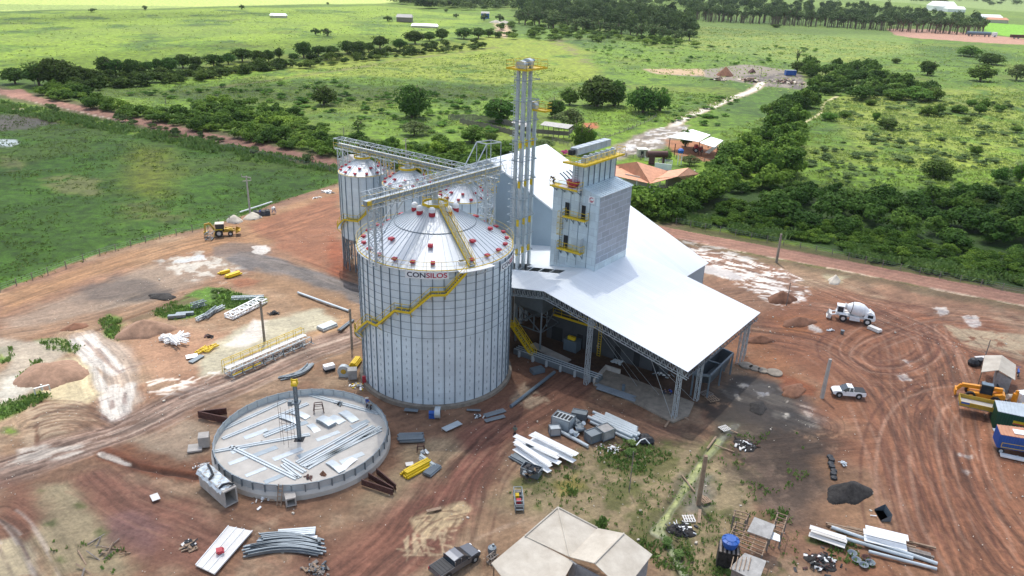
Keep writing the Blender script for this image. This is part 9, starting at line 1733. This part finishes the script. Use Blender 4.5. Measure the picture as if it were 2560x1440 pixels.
hut(2352, 27, 40, 26, 8, 'white', 'white-roofed distant depot beside a thin mast', 'white'); hut(2385, 30, 30, 14, 5, 'white', 'lower white distant depot right of the white-roofed one', 'white'); hut(2468, 52, 34, 12, 5, 'white', 'white distant building near the upper right corner', 'white'); hut(2490, 57, 26, 10, 4, 'plaster', 'distant house with reddish roof near the upper right corner', 'tile'); post(2348, 26, 2348, 2, .8, 'galvd', 'thin mast beside the distant white depot', 'mast')
t = thing('lorry', at(2450, 91), 'dark articulated tanker lorry on the edge of the distant red field', 'truck'); p = at(2450, 91); g = MB(); g.tube(p+V(-14, 0, 3), p+V(10, 0, 3), 1.6, n=14); g.build('trailer', 'rib', t); g = MB().box(p+V(14, 0, 2.4), (4, 3, 4)); g.build('cab', 'white', t)
for k in (-12, -9, 4, 8, 14): wheel(t, p+V(k, -1.3, .8), .8, .6, (0, 1, 0))
t = thing('lorry', at(2548, 97), 'dark red open lorry at the right end of the distant red field', 'truck'); p = at(2548, 97); g = MB().box(p+V(0, 0, 2.4), (18, 3.2, 2.8)); g.build('trailer', 'rust', t)
for k in (-6, -2, 5): wheel(t, p+V(k, -1.6, .8), .8, .5, (0, 1, 0))
for k, (x, y) in enumerate(((1262, 58), (1240, 57))): heap(x, y, 14, 8, 2.4, 'sand', ('right' if k == 0 else 'left')+' white heap at the far dirt clearing', 'mound', 70+k)
# small loose stones and chips all over the building site
rg_ = np.random.default_rng(99); g = MB()
Pz = W([(0, 1440), (0, 860), (300, 700), (850, 560), (1750, 650), (2560, 860), (2560, 1440)])
n_s = 1500; xs = rg_.uniform(Pz[:, 0].min(), Pz[:, 0].max(), n_s*3); ys_ = rg_.uniform(Pz[:, 1].min(), Pz[:, 1].max(), n_s*3); k = inside(xs, ys_, Pz) & (fbm(xs, ys_, 12, 91, 3) > .45); xs, ys_ = xs[k][:n_s], ys_[k][:n_s]
for x, y in zip(xs, ys_):
    if math.hypot(x-PCn[0], y-PCn[1]) < 10.8 or math.hypot(x-BC[0], y-BC[1]) < 11: continue
    s = rg_.uniform(.04, .09)*(1+(rg_.random() < .05)*1.5); g.box((x, y, -.05), (s*1.5, s, s*.8), rg_.uniform(0, 3.14))
solo(g, 'gravel_litter', 'sand', 'small pale stones and chips strewn over the site', None, kind='stuff')
# ======================= HAZE ============================================
hm = bpy.data.materials.new('haze'); hm.use_nodes = True; t_ = hm.node_tree; t_.nodes.remove(t_.nodes['Principled BSDF']); pv = t_.nodes.new('ShaderNodeVolumePrincipled')
pv.inputs['Color'].default_value = (.86, .93, 1, 1); pv.inputs['Density'].default_value = .00004; pv.inputs['Anisotropy'].default_value = .2; t_.links.new(pv.outputs[0], t_.nodes['Material Output'].inputs['Volume'])
g = MB().box((0, 3600, 38), (16000, 7400, 80)); o = g.build('haze', hm); o['kind'] = 'stuff'
